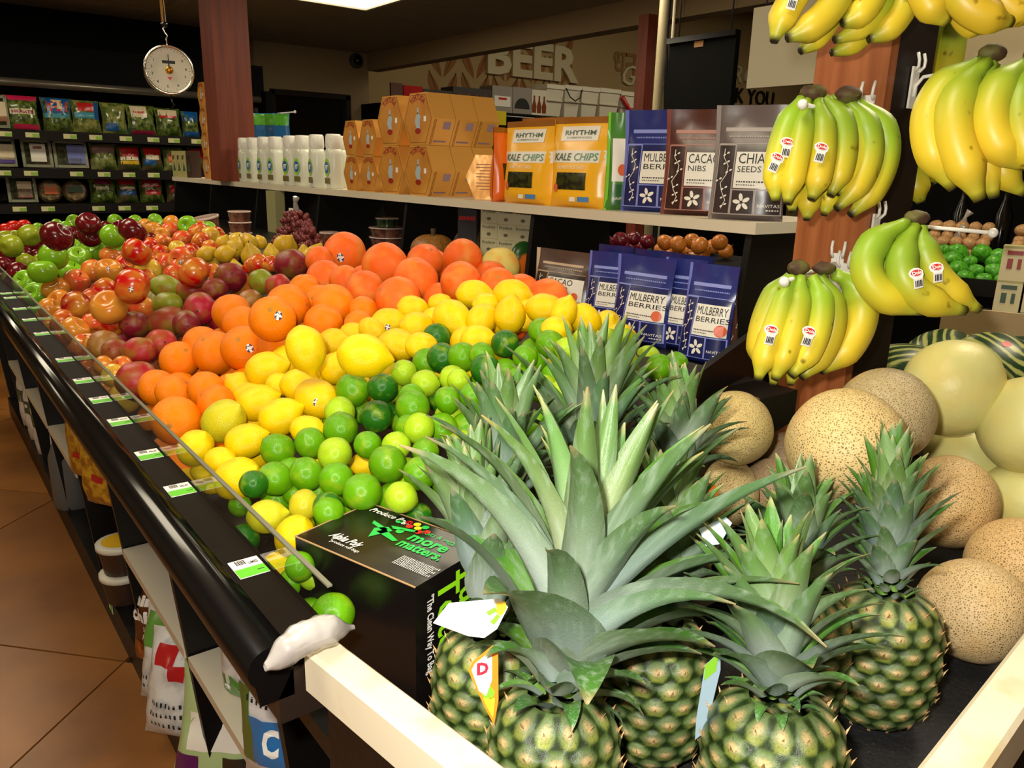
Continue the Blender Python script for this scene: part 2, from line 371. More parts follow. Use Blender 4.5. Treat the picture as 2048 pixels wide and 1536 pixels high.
ords = ['nearest', 'second nearest', 'third', 'fourth', 'fifth', 'sixth', 'seventh', 'eighth', 'ninth', 'tenth', 'eleventh', 'farthest']
for k, (px, py) in enumerate(tags_px):
    t = price_tag(px, py); t['label'] = ('white and green price tag on the black rail, %s from the pineapple end' % (ords[k] if k in (0, 1, 11) else ords[k]+' one')); t['group'] = 'price tags along the bin rail'
for k, (px, py) in enumerate([(663, 1040), (780, 0)][:0]): pass
old = [(290, 1010), (345, 1100)]
for k, (px, py) in enumerate(old):
    p = atx(px, py, .2249); o = MB().box((0, 0, 0), (.002, .05, .03)).build('old_label', mat('stained_label', (120, 105, 80), .6), None, (.2239, p.y, p.z))
    tag(o, ['faded old shelf label on the dark fascia below the fourth price tag', 'faded old shelf label on the dark fascia near the pineapple end'][k], 'label')

# ---------------------------------------------------------------- white shelf on black supports above the fruit
SB, ST, XF_ = 1.2695, 1.296, 1.55
sh = thing('riser_shelf', 'long white shelf on black slanted supports above the fruit', 'shelf', (XF_, 1.098, SB))
MB().box((.1875, (5.83-1.098)/2, (ST-SB)/2), (.375, 5.83-1.098, ST-SB)).build('shelf_board', M_white, sh)
for y in (1.115, 1.91, 2.68, 3.47, 4.25, 5.03, 5.80):
    zb = .9956 if y < 1.98 else 1.0606
    MB().prism([(1.565, SB), (1.535, zb+.0), (1.92, zb), (1.88, SB)], lambda u, v, k: Vector((u-XF_, y+.018*k-1.098, v-SB)), 0).build('support', M_black, sh)

# ---------------------------------------------------------------- pineapple bin at the end
eb = thing('end_bin', 'black end bin with cream wooden edge boards holding pineapples and melons', 'display bin', (.3, .2, 0))
ZF = .785
_bo, _bi = atz(608, 1300, ZR), atz(900, 1536, ZR)
_d = (_bi-_bo).normalized(); _e = _bo+_d*((_bo.y-.215)/-_d.y)
Ls = Vector((.3, .2, 0))
M_cream = mat('cream_painted_board', (216, 204, 176), .45, col2=(196, 170, 118), ns=14, na=(.55, .78), stretch=(1, 1, 1))
nrm = Vector((-_d.y, _d.x, 0)); 
if nrm.x < 0: nrm = -nrm
def plank(a, b, th, n, z0, z1, name='edge_board'):
    c = [a, b, b+n*th, a+n*th]; bv = .004
    mb = MB(); mb.prism([(0, 0), (0, z1-z0-bv), (bv, z1-z0), (th-bv, z1-z0), (th, z1-z0-bv), (th, 0)], lambda u, v, k: (b if k else a)+n*u+Vector((0, 0, z0-ZR+v))-Ls, 0)
    return mb.build(name, M_cream, eb)
plank(_bo, _e, .034, nrm, .905, ZR)
_ra, _rb = atz(1830, 1536, ZR), atz(2048, 1262, ZR); _rd = (_rb-_ra).normalized(); _rn = Vector((_rd.y, -_rd.x, 0))
_r0 = _ra - _rd*((_ra.x-.33)/_rd.x); _r1 = _ra+_rd*.95
plank(_r0, _r1, .04, _rn, .895, ZR)
mb = MB()
mb.prism([(.29, .66), (.31, .19), (1.78, .33), (1.78, .89), (1.372, .885), (1.0, .78), (.80, .725), (.466, .715), (.466, .835), (.347, .835), (.347, .66)], lambda u, v, k: Vector((u, v, ZF-.03+.03*k))-Ls, 0)
mb.build('bin_floor', mat('black_rubber_mat', (24, 23, 24), .7, col2=(95, 92, 88), ns=260, na=(.66, .74), bump=(120, .3)), eb)
MB().prism([(.47, .57), (.86, .57), (.86, .72), (.80, .72), (.47, .712)], lambda u, v, k: Vector((u, v, ZF+.0002+.0595*k))-Ls, 0).build('rear_step', M_black, eb)
MB().prism([(.30, .655), (.318, .2), (1.74, .33), (1.74, .88), (.36, .655)], lambda u, v, k: Vector((u, v, (ZF-.03)*k))-Ls, 0).build('bin_body', M_brown, eb)
MB().prism([(.275, .64), (.299, .2), (.312, .2), (.288, .64)], lambda u, v, k: Vector((u, v, .70+.203*k))-Ls, 0).build('side_panel', M_black, eb)
_q = [(_r0.x, _r0.y-.012), (_r1.x, _r1.y-.012), (_r1.x, _r1.y+.002), (_r0.x, _r0.y+.002)]
MB().prism(_q, lambda u, v, k: Vector((u, v, .66+.234*k))-Ls, 0).build('side_panel', M_brown, eb)
# kind, x, y, z, radius, seen width and height, look, row from the front, place in the row, row length
FRUIT = [
('o',0.604,1.864,1.055,0.046,77,72,'',4,1,8),('o',0.553,1.467,1.109,0.045,93,86,'s',4,3,8),('o',0.625,1.569,1.113,0.046,88,80,'',4,4,8),('o',0.715,1.54,1.11,0.047,88,84,'s',4,6,8),
('o',0.758,1.788,1.108,0.04,67,66,'',5,1,2),('o',0.528,1.569,1.034,0.046,90,86,'s',3,4,5),('o',0.492,1.643,1.014,0.046,88,86,'',3,3,5),('o',0.492,1.733,1.014,0.041,75,72,'',3,2,5),
('o',0.432,1.692,0.997,0.04,76,70,'',3,1,5),('o',0.358,1.578,0.974,0.036,72,74,'s',2,1,3),('o',0.371,1.511,0.978,0.034,72,72,'',2,2,3),('o',0.412,1.448,0.992,0.035,76,70,'',2,3,3),
('o',0.337,1.373,0.967,0.042,96,90,'n',1,3,4),('o',0.404,1.364,0.99,0.033,75,66,'',1,4,4),('o',0.407,1.935,0.83,0.03,50,48,'',1,1,4),('o',0.379,1.746,0.863,0.03,55,50,'',1,2,4),
('o',0.665,1.483,1.087,0.04,78,60,'',4,5,8),('o',0.753,1.477,1.105,0.032,60,58,'',4,8,8),('o',0.714,1.424,1.089,0.03,60,56,'',4,7,8),('o',0.586,1.745,1.049,0.042,75,60,'',4,2,8),
('o',0.573,1.506,1.046,0.038,76,70,'',3,5,5),('o',0.744,1.673,1.102,0.034,60,60,'',5,2,2),('l',0.499,1.184,1.111,0.035,80,93,-75,9,1,8),('l',0.636,1.38,1.069,0.029,60,62,20,9,2,8),
('l',0.514,1.012,1.132,0.035,113,70,-8,8,4,4),('l',0.696,1.231,1.086,0.033,84,60,-15,9,5,8),('l',0.501,1.377,1.035,0.035,87,66,15,8,1,4),
('l',0.555,1.412,1.036,0.034,78,66,30,8,2,4),('l',0.585,1.264,1.049,0.027,60,62,80,8,3,4),('l',0.519,1.265,1.028,0.031,82,62,0,7,2,3),('l',0.513,1.182,1.025,0.034,85,78,-30,7,3,3),
('l',0.448,1.281,1.004,0.033,84,72,20,6,2,3),('l',0.45,1.184,1.004,0.033,90,73,25,6,3,3),('l',0.383,1.26,0.988,0.035,90,80,45,6,1,3),('l',0.383,1.158,0.983,0.03,88,70,20,5,1,2),
('l',0.323,1.215,0.966,0.028,72,70,60,4,1,2),('l',0.75,1.365,1.1,0.032,70,60,10,10,1,10),('l',0.702,1.342,1.092,0.026,60,48,-40,9,4,8),('l',0.682,1.387,1.081,0.023,48,44,0,9,3,8),
('l',0.808,1.368,1.123,0.029,64,50,-10,10,2,10),('l',0.754,1.263,1.109,0.029,66,58,0,10,3,10),('l',0.805,1.22,1.127,0.035,76,72,-40,10,5,10),
('l',0.834,1.164,1.13,0.029,60,66,50,10,6,10),('l',0.906,1.294,1.155,0.032,74,54,0,11,2,4),('l',0.937,1.205,1.163,0.034,76,62,-10,11,4,4),
('l',0.866,1.12,1.143,0.031,60,78,80,10,7,10),('l',0.913,1.08,1.157,0.031,78,58,0,10,8,10),('l',0.915,1.027,1.158,0.026,52,66,70,10,9,10),
('l',0.853,0.975,1.142,0.024,58,56,0,9,8,8),('l',0.965,1.025,1.14,0.029,64,64,125,10,10,10),('l',0.775,1.093,1.112,0.028,76,48,5,9,7,8),('l',0.88,1.214,1.147,0.024,52,46,0,11,3,4),
('l',0.846,1.324,1.135,0.023,48,44,0,11,1,4),('l',0.712,1.176,1.092,0.026,60,56,0,9,6,8),('l',0.334,1.057,0.966,0.031,92,82,30,3,3,4),('l',0.336,1.137,0.967,0.022,62,58,0,4,2,2),
('l',0.336,1.218,0.924,0.02,52,48,0,3,1,4),('l',0.362,1.277,0.877,0.02,50,44,0,3,2,4),('l',0.324,0.919,0.963,0.023,80,66,10,2,1,1),('l',0.33,0.845,0.964,0.024,76,84,60,1,1,1),
('l',0.523,1.038,0.952,0.02,52,50,0,3,4,4),('l',0.456,1.091,1.007,0.024,72,46,0,5,2,2),('l',0.501,1.311,1.021,0.022,50,50,0,7,1,3),('l',0.803,1.275,1.115,0.025,55,50,0,10,4,10),
('i',0.561,1.147,1.041,0.028,68,66,'',9,1,8),('i',0.592,1.101,1.051,0.024,58,58,'d',9,2,8),('i',0.64,1.114,1.067,0.022,54,52,'p',10,1,6),
('i',0.537,1.02,1.033,0.025,65,64,'d',7,2,4),('i',0.512,1.094,1.025,0.024,68,54,'p',8,1,4),('i',0.487,1.039,1.017,0.026,70,66,'',7,1,4),('i',0.755,1.193,1.1,0.026,57,56,'d',12,1,5),
('i',0.704,1.095,1.088,0.026,64,58,'d',11,1,8),('i',0.697,1.137,1.073,0.024,52,56,'',10,2,6),('i',0.636,1.04,1.066,0.022,56,52,'p',9,3,8),
('i',0.601,1.025,1.054,0.02,52,50,'',8,2,4),('i',0.582,0.988,1.048,0.026,76,60,'',8,3,4),('i',0.547,0.912,1.043,0.022,62,64,'p',7,4,4),('i',0.674,1.019,1.074,0.021,52,50,'p',9,4,8),
('i',0.716,1.052,1.097,0.025,60,58,'',11,2,8),('i',0.727,1.013,1.107,0.021,56,46,'',11,3,8),('i',0.709,0.978,1.093,0.024,62,58,'d',10,3,6),
('i',0.786,1.028,1.116,0.024,57,56,'d',11,4,8),('i',0.856,1.018,1.133,0.023,56,52,'',12,2,5),('i',0.819,0.951,1.127,0.023,58,56,'',11,6,8),
('i',0.663,0.985,1.08,0.018,46,46,'p',9,5,8),('i',0.857,0.908,1.138,0.02,50,48,'p',12,3,5),('i',0.872,0.874,1.141,0.02,52,50,'p',12,4,5),
('i',0.873,0.838,1.148,0.019,50,48,'p',12,5,5),('i',1.229,1.104,1.022,0.025,48,46,'p',11,8,8),('i',1.083,0.945,1.053,0.025,56,52,'',10,4,6),
('i',1.221,1.021,1.026,0.025,48,50,'',10,5,6),('i',1.393,1.104,0.955,0.025,46,42,'',10,6,6),('i',1.355,1.127,0.936,0.025,46,42,'',9,8,8),
('i',1.377,1.215,0.915,0.025,44,40,'',9,7,8),('i',0.403,1.078,0.989,0.025,76,62,'',6,1,6),('i',0.441,1.047,1.002,0.023,64,60,'',6,2,6),('i',0.448,0.978,1.004,0.024,80,54,'p',6,3,6),
('i',0.369,1.004,0.976,0.024,67,72,'',5,1,5),('i',0.4,0.968,0.988,0.023,66,66,'',5,2,5),('i',0.333,0.987,0.982,0.019,52,62,'d',4,1,5),('i',0.419,0.914,0.994,0.023,64,72,'',5,3,5),
('i',0.425,0.85,0.996,0.025,83,76,'',4,4,5),('i',0.478,0.88,1.014,0.025,70,80,'',5,4,5),('i',0.488,0.955,1.017,0.02,56,54,'',6,4,6),('i',0.51,0.912,1.024,0.02,60,54,'p',6,5,6),
('i',0.492,0.818,1.018,0.022,66,70,'',5,5,5),('i',0.449,0.793,1.004,0.02,68,60,'p',4,5,5),('i',0.593,0.967,0.897,0.017,46,42,'y',3,6,6),
('i',0.486,0.811,0.962,0.017,60,46,'d',3,5,6),('i',0.384,0.866,0.98,0.019,70,54,'d',3,3,6),('i',0.376,0.845,0.983,0.019,74,54,'',3,4,6),('i',0.354,1.117,0.897,0.017,44,46,'',3,1,6),
('i',0.395,1.1,0.837,0.017,44,44,'',2,1,2),('i',0.313,0.789,0.953,0.017,60,56,'',1,2,3),('i',0.332,0.799,0.93,0.017,56,60,'p',1,3,3),('i',0.525,0.859,1.029,0.018,54,52,'',6,6,6),
('i',0.394,0.998,0.949,0.017,52,46,'',4,2,5),('i',0.426,0.997,0.945,0.017,50,46,'',4,3,5),('i',0.552,0.949,1.032,0.02,56,54,'',7,3,4),('i',0.366,0.897,0.976,0.02,72,52,'y',3,2,6),
('i',0.318,0.824,0.917,0.017,60,56,'',1,1,3),('i',0.34,0.845,0.961,0.017,55,60,'',2,2,2),('i',0.623,0.955,1.062,0.02,55,52,'',8,4,4),('i',0.651,0.93,1.071,0.019,52,50,'',9,6,8),
('i',0.769,0.952,1.11,0.02,52,50,'',11,5,8),('i',0.817,0.905,1.126,0.02,52,50,'p',11,7,8),('g',0.975,2.015,1.164,0.06,87,85,'s',3,1,1),('g',0.936,1.715,1.163,0.058,94,80,'',2,3,5),
('g',0.907,1.521,1.156,0.051,90,86,'',1,4,7),('g',1.08,1.764,1.163,0.047,72,66,'',2,4,5),('g',0.82,1.598,1.127,0.046,82,66,'',1,2,7),('g',0.827,1.824,1.127,0.046,74,62,'',2,2,5),
('g',0.823,1.453,1.128,0.049,92,66,'',1,3,7),('g',0.888,1.987,1.152,0.039,58,58,'',2,1,5),('g',0.836,1.731,1.132,0.038,64,60,'',1,1,7),('g',1.209,1.78,1.163,0.054,80,64,'',2,5,5),
('g',0.934,1.38,1.164,0.046,86,78,'',1,6,7),('g',0.984,1.317,1.163,0.04,76,60,'',1,7,7),('g',0.922,1.444,1.12,0.038,70,55,'',1,5,7),('m',0.713,2.192,1.091,0.046,68,64,'d',5,1,3),
('m',0.574,2.01,1.045,0.044,69,71,'c',3,4,4),('m',0.636,2.26,1.058,0.043,70,54,'r',4,3,5),('m',0.586,2.366,1.05,0.04,64,48,'g',4,1,5),('m',0.54,2.181,1.034,0.035,62,44,'g',4,2,5),
('m',0.493,2.005,1.019,0.042,80,56,'b',3,2,4),('m',0.442,2.114,1.0,0.038,60,60,'d',3,1,4),('m',0.443,1.876,0.994,0.039,69,66,'r',2,4,4),
('m',0.387,1.841,0.992,0.033,68,52,'r',2,3,4),('m',0.358,1.926,0.974,0.034,62,56,'b',2,2,4),('m',0.349,2.011,0.979,0.038,68,60,'t',2,1,4),
('m',0.343,1.668,0.969,0.046,90,92,'s',1,1,2),('m',0.738,2.023,1.1,0.037,58,54,'g',5,2,3),('m',0.742,1.918,1.101,0.033,56,50,'r',5,3,3),
('m',0.842,2.079,1.134,0.045,70,62,'d',6,1,1),('m',0.684,1.951,1.065,0.032,52,48,'t',4,5,5),('m',0.654,2.139,1.072,0.033,52,46,'d',4,4,5),
('m',0.515,1.926,1.026,0.035,60,56,'d',3,3,4),('m',0.432,1.954,0.924,0.032,56,50,'b',1,2,2),('a',0.435,2.062,1.104,0.043,70,58,'rs',5,4,5),
('a',0.376,2.489,0.997,0.043,60,56,'c',4,3,7),('a',0.386,2.109,1.049,0.042,69,58,'y',4,5,7),('a',0.331,2.277,0.968,0.036,56,48,'y',3,2,4),
('a',0.33,2.452,0.961,0.035,50,48,'r',3,1,4),('a',0.329,2.677,0.962,0.034,46,46,'y',4,1,7),('a',0.365,2.72,0.974,0.038,50,48,'y',4,2,7),
('a',0.385,2.927,0.984,0.041,50,46,'y',5,1,5),('a',0.453,2.958,1.003,0.042,50,44,'p',5,2,5),('a',0.517,3.014,1.027,0.04,46,46,'ps',6,1,11),
('a',0.541,2.889,1.04,0.043,51,48,'ys',6,2,11),('a',0.474,2.64,1.012,0.041,54,48,'r',5,3,5),('a',0.609,3.162,1.055,0.042,46,36,'p',7,1,6),
('a',0.568,2.594,1.129,0.043,56,48,'r',7,2,6),('a',0.6,2.926,1.054,0.034,40,34,'r',6,3,11),('a',0.615,2.677,1.059,0.04,50,40,'Y',6,4,11),
('a',0.65,2.841,1.071,0.035,42,36,'p',7,3,6),('a',0.672,2.717,1.076,0.037,46,40,'p',6,5,11),('a',0.712,2.659,1.093,0.04,50,45,'ps',7,5,6),
('a',0.621,2.203,1.109,0.042,62,42,'r',6,7,11),('a',0.718,3.068,1.094,0.038,42,36,'r',8,1,6),('a',0.712,2.896,1.091,0.033,38,34,'r',7,4,6),
('a',0.407,2.185,0.991,0.031,48,44,'r',3,4,4),('a',0.381,2.298,0.977,0.031,46,42,'p',3,3,4),('a',0.332,2.122,0.954,0.037,56,60,'p',2,1,2),
('a',0.492,2.234,1.019,0.031,46,42,'p',4,7,7),('a',0.48,2.313,1.014,0.026,38,36,'p',4,6,7),('a',0.321,1.866,0.958,0.026,48,44,'y',1,1,3),
('a',0.319,1.769,0.961,0.024,46,42,'Y',1,2,3),('a',0.343,1.803,0.969,0.024,44,40,'p',1,3,3),('a',0.339,2.068,0.968,0.027,45,45,'p',2,2,2),
('a',0.579,2.574,1.047,0.034,44,40,'p',5,5,5),('a',0.645,2.486,1.069,0.033,44,40,'p',6,6,11),('a',0.704,2.316,1.088,0.029,40,36,'r',6,8,11),
('a',0.425,2.586,0.996,0.034,46,44,'p',4,4,7),('a',0.394,2.956,1.086,0.043,52,52,'g',3,2,4),('a',0.351,2.9,1.048,0.042,53,50,'g',2,2,3),
('a',0.501,3.174,1.056,0.043,48,44,'g',3,3,4),('a',0.564,3.729,1.042,0.042,40,38,'g',4,4,6),('a',0.611,3.147,1.132,0.042,47,40,'g',5,5,6),
('a',0.607,3.363,1.056,0.038,40,36,'g',3,4,4),('a',0.655,3.292,1.072,0.04,42,36,'g',4,6,6),('a',0.465,3.118,1.014,0.042,48,40,'g',2,3,3),
('a',0.338,3.241,0.972,0.043,48,46,'g',2,1,3),('a',0.336,2.984,0.964,0.041,50,46,'g',1,1,1),('a',0.342,3.603,1.068,0.043,44,38,'o',4,2,6),
('a',0.425,3.737,1.095,0.043,42,38,'o',5,1,6),('a',0.639,4.581,1.067,0.038,30,28,'g',5,3,6),('a',0.716,4.551,1.092,0.035,28,26,'g',6,1,4),
('a',0.651,4.353,1.071,0.036,30,26,'g',5,4,6),('a',0.805,4.036,1.122,0.035,30,26,'g',6,2,4),('a',0.837,3.796,1.132,0.035,32,28,'g',6,3,4),
('a',0.891,3.672,1.15,0.03,28,24,'g',6,4,4),('a',0.911,3.259,1.157,0.037,38,34,'g',5,6,6),('a',0.396,4.382,1.029,0.042,36,32,'o',4,1,6),
('a',0.575,4.692,1.046,0.033,26,24,'g',5,2,6),('a',0.446,4.442,1.02,0.043,36,30,'o',4,3,6),('a',0.595,3.492,1.052,0.036,36,34,'g',4,5,6),
('a',0.402,3.722,0.989,0.041,40,36,'o',3,1,4),('a',0.559,3.25,1.169,0.042,46,44,'m',4,2,5),('a',0.572,3.314,1.125,0.043,46,44,'m',3,4,5),
('a',0.368,2.659,1.178,0.043,58,36,'m',3,2,5),('a',0.483,4.157,1.016,0.038,34,30,'m',3,1,5),('a',0.385,4.014,0.983,0.041,38,36,'m',2,1,2),
('a',0.417,3.949,0.994,0.038,36,36,'m',2,2,2),('a',0.338,3.423,0.981,0.043,46,40,'m',1,2,2),('a',0.611,2.817,1.174,0.043,52,38,'m',4,5,5),
('a',0.769,3.771,1.11,0.039,36,30,'m',4,4,5),('a',0.634,4.122,1.065,0.037,32,28,'m',4,1,5),('a',0.754,3.968,1.105,0.029,26,24,'m',4,3,5),
('a',0.532,3.65,1.085,0.043,42,32,'m',3,3,5),('a',0.333,3.873,0.966,0.035,34,32,'m',1,1,2),('a',0.822,3.427,1.127,0.036,36,32,'y',9,2,7),
('a',0.891,3.419,1.15,0.037,36,30,'y',9,5,7),('a',0.849,3.289,1.133,0.035,36,30,'p',9,4,7),('a',0.774,3.099,1.111,0.033,36,32,'r',8,2,6),
('a',0.811,2.993,1.124,0.036,40,34,'p',8,4,6),('a',0.886,3.042,1.148,0.037,40,34,'r',9,6,7),('a',0.833,2.836,1.131,0.035,40,36,'r',8,5,6),
('a',0.882,2.893,1.147,0.032,36,34,'Y',9,7,7),('a',0.762,2.877,1.108,0.028,32,28,'Y',8,3,6),('a',0.762,3.241,1.11,0.025,26,24,'m',3,5,5),
('a',0.766,2.717,1.109,0.03,36,32,'r',7,6,6),('a',0.812,2.677,1.124,0.028,34,30,'p',8,6,6),('a',0.797,2.255,1.114,0.026,36,34,'r',6,9,11),
('a',0.8,2.205,1.123,0.03,42,32,'r',6,10,11),('a',0.817,2.159,1.128,0.024,34,30,'r',6,11,11),('a',0.835,3.616,1.132,0.03,28,26,'y',9,1,7),
('a',0.809,3.246,1.124,0.029,30,28,'y',9,3,7),('p',0.78,2.613,1.114,0.031,38,38,'',1,1,5),('p',0.805,2.507,1.123,0.032,42,40,'',1,3,5),('p',0.85,2.545,1.138,0.033,42,40,'',2,2,5),
('p',0.903,2.556,1.152,0.028,36,34,'',2,3,5),('p',0.979,2.668,1.14,0.025,30,28,'',2,4,5),('p',0.832,2.349,1.131,0.036,56,36,'',1,4,5),('p',0.932,2.346,1.163,0.033,40,46,'',2,5,5),
('p',0.867,2.278,1.142,0.027,38,36,'',1,5,5),('p',0.872,2.854,1.051,0.025,30,26,'',1,2,5),('p',0.861,2.698,1.14,0.026,32,30,'',2,1,5),('i_',0.318,0.716,0.925,0.024,0,0,'',1,2,2),
('i_',0.319,0.778,0.887,0.025,0,0,'',1,1,2),('i_',0.53,0.771,0.966,0.024,0,0,'d',3,4,4),('i_',0.535,0.811,0.996,0.025,0,0,'',4,2,2),('i_',0.592,0.834,1.01,0.022,0,0,'',5,4,4),
('i_',0.638,0.813,1.039,0.021,0,0,'',6,4,6),('i_',0.681,0.812,1.046,0.025,0,0,'',6,6,6),('i_',0.74,0.826,1.083,0.022,0,0,'p',8,6,6),('i_',0.792,0.811,1.103,0.024,0,0,'p',9,7,10),
('i_',0.86,0.821,1.114,0.023,0,0,'p',9,10,10),('l_',0.325,0.889,0.893,0.03,0,0,'',1,1,1),('i_',0.408,0.886,0.943,0.023,0,0,'',2,5,5),('i_',0.483,0.87,0.965,0.024,0,0,'',3,3,4),
('i_',0.595,0.874,1.018,0.023,0,0,'p',6,2,6),('i_',0.653,0.871,1.041,0.025,0,0,'',7,7,7),('i_',0.693,0.871,1.008,0.023,0,0,'',6,5,6),('i_',0.737,0.868,1.082,0.022,0,0,'p',8,5,6),
('i_',0.792,0.876,1.092,0.023,0,0,'p',9,5,10),('i_',0.846,0.865,1.108,0.025,0,0,'p',9,8,10),('i_',0.904,0.871,1.098,0.025,0,0,'p',9,9,10),
('i_',0.372,0.936,0.928,0.022,0,0,'y',2,3,5),('i_',0.415,0.928,0.944,0.023,0,0,'',3,2,4),('i_',0.48,0.939,0.946,0.022,0,0,'',4,1,2),('i_',0.528,0.917,0.977,0.023,0,0,'p',5,2,4),
('i_',0.598,0.93,1.028,0.023,0,0,'',6,1,6),('i_',0.643,0.932,1.02,0.024,0,0,'',6,3,6),('i_',0.688,0.924,1.047,0.025,0,0,'',7,6,7),('i_',0.75,0.944,1.077,0.022,0,0,'',9,3,10),
('i_',0.813,0.929,1.076,0.023,0,0,'',9,4,10),('i_',0.871,0.919,1.091,0.023,0,0,'p',9,6,10),('l_',0.967,0.939,1.122,0.026,0,0,'',7,4,4),('i_',0.317,0.995,0.901,0.022,0,0,'d',2,1,5),
('i_',0.407,0.998,0.899,0.024,0,0,'',2,4,5),('i_',0.599,0.981,0.945,0.023,0,0,'y',5,3,4),('i_',0.642,0.978,1.024,0.024,0,0,'p',7,5,7),('i_',0.71,0.988,1.042,0.022,0,0,'d',8,4,6),
('i_',0.759,0.99,1.078,0.023,0,0,'',9,2,10),('i_',0.81,0.978,1.095,0.022,0,0,'',10,2,2),('l_',0.86,0.972,1.091,0.029,0,0,'',6,6,6),('i_',0.38,1.034,0.929,0.022,0,0,'',3,1,4),
('i_',0.407,1.034,0.966,0.023,0,0,'',5,1,4),('i_',0.597,1.038,1.004,0.021,0,0,'',7,4,7),('i_',0.749,1.032,1.055,0.025,0,0,'',9,1,10),('i_',0.865,1.05,1.087,0.025,0,0,'',10,1,2),
('l_',0.972,1.048,1.082,0.029,0,0,'',7,3,4),('l_',1.026,1.032,1.122,0.029,0,0,'',8,5,5),('i_',0.377,1.083,0.879,0.022,0,0,'',2,2,5),('l_',0.482,1.105,0.961,0.027,0,0,'',3,2,2),
('i_',0.598,1.106,1.002,0.024,0,0,'d',7,3,7),('i_',0.694,1.083,1.017,0.021,0,0,'d',8,3,6),('l_',0.755,1.086,1.059,0.031,0,0,'',6,5,6),('l_',0.977,1.091,1.13,0.028,0,0,'',8,4,5),
('i_',0.531,1.154,0.986,0.022,0,0,'',7,1,7),('i_',0.584,1.163,0.995,0.021,0,0,'',7,2,7),('i_',0.626,1.138,1.035,0.024,0,0,'p',8,1,6),('i_',0.707,1.14,1.011,0.024,0,0,'',8,2,6),
('l_',0.742,1.151,1.046,0.03,0,0,'',6,4,6),('l_',0.794,1.149,1.094,0.03,0,0,'',7,1,4),('l_',0.856,1.159,1.064,0.029,0,0,'',7,2,4),('l_',0.928,1.147,1.133,0.03,0,0,'',8,2,5),
('l_',1.022,1.147,1.133,0.028,0,0,'',8,3,5),('l_',0.411,1.201,0.948,0.029,0,0,'',3,1,2),('l_',0.516,1.218,0.976,0.029,0,0,'',4,3,3),('l_',0.649,1.204,1.048,0.027,0,0,'',6,3,6),
('l_',0.914,1.203,1.11,0.026,0,0,'',8,1,5),('l_',0.321,1.266,0.889,0.027,0,0,'',2,1,1),('l_',0.47,1.26,0.958,0.027,0,0,'',4,2,3),('l_',0.65,1.248,1.008,0.028,0,0,'',5,3,3),
('g_',0.973,1.265,1.093,0.046,0,0,'',1,1,1),('g_',1.069,1.253,1.133,0.048,0,0,'',2,3,3),('o_',0.33,1.328,0.896,0.035,0,0,'n',1,2,2),('l_',0.462,1.31,0.956,0.027,0,0,'',4,1,3),
('l_',0.6,1.31,1.022,0.03,0,0,'',6,2,6),('o_',0.428,1.366,0.923,0.038,0,0,'',2,2,2),('l_',0.464,1.363,0.992,0.026,0,0,'',5,2,3),('l_',0.592,1.373,1.01,0.03,0,0,'',6,1,6),
('g_',1.082,1.358,1.133,0.045,0,0,'',2,2,3),('o_',0.33,1.41,0.896,0.035,0,0,'n',1,1,2),('l_',0.469,1.424,0.993,0.029,0,0,'',5,1,3),('o_',0.379,1.489,0.91,0.039,0,0,'',2,1,2),
('o_',0.47,1.484,0.972,0.035,0,0,'',3,3,4),('o_',0.432,1.532,0.939,0.036,0,0,'',3,2,4),('o_',0.521,1.534,0.961,0.041,0,0,'s',3,4,4),('o_',0.694,1.6,1.048,0.039,0,0,'s',5,2,2),
('o_',0.413,1.636,0.945,0.04,0,0,'',3,1,4),('o_',0.539,1.653,0.954,0.036,0,0,'',4,2,2),('g_',1.249,1.703,1.113,0.05,0,0,'',3,2,2),('a_',0.328,1.748,0.913,0.033,0,0,'Y',1,2,2),
('o_',0.474,1.767,0.943,0.036,0,0,'',4,1,2),('g_',0.927,1.803,1.112,0.046,0,0,'',2,1,3),('a_',0.33,1.875,0.891,0.035,0,0,'y',1,1,2),('o_',0.581,1.879,0.982,0.036,0,0,'',5,1,2),
('g_',1.175,1.879,1.133,0.05,0,0,'',3,1,2),('m_',0.34,1.984,0.904,0.045,0,0,'t',1,1,1),('m_',0.542,1.969,0.96,0.046,0,0,'d',2,2,2),('m_',0.642,2.034,1.007,0.044,0,0,'c',3,4,4),
('a_',0.331,2.085,0.897,0.036,0,0,'p',2,2,2),('m_',0.922,2.082,1.117,0.042,0,0,'d',4,1,1),('m_',0.416,2.145,0.927,0.044,0,0,'d',2,1,2),('m_',0.636,2.142,0.999,0.045,0,0,'d',3,3,4),
('a_',0.332,2.192,0.926,0.037,0,0,'p',3,3,3),('a_',0.33,2.258,0.896,0.035,0,0,'y',2,1,2),('a_',0.516,2.251,0.952,0.034,0,0,'p',4,3,3),('a_',0.759,2.247,1.06,0.036,0,0,'r',5,3,3),
('p_',0.975,2.248,1.133,0.031,0,0,'',1,3,4),('m_',0.582,2.307,0.979,0.044,0,0,'g',3,2,4),('p_',1.022,2.319,1.133,0.031,0,0,'',1,4,4),('a_',0.328,2.374,0.928,0.033,0,0,'r',3,2,3),
('m_',0.574,2.43,0.998,0.044,0,0,'g',3,1,4),('a_',0.646,2.412,1.019,0.034,0,0,'p',5,2,3),('p_',1.026,2.409,1.113,0.035,0,0,'',1,2,4),('a_',0.332,2.476,0.893,0.037,0,0,'r',3,1,3),
('p_',0.82,2.466,1.075,0.032,0,0,'',1,1,4),('a_',0.329,2.628,0.913,0.034,0,0,'y',4,2,3),('a_',0.852,2.62,1.101,0.034,0,0,'p',6,1,2),('p_',1.089,2.701,1.122,0.035,0,0,'',2,1,1),
('a_',0.331,2.749,0.92,0.036,0,0,'y',4,1,3),('a_',0.327,2.814,0.936,0.032,0,0,'g',1,3,3),('a_',0.963,2.856,1.125,0.035,0,0,'Y',6,2,2),('a_',0.327,3.007,0.894,0.033,0,0,'g',1,2,3),
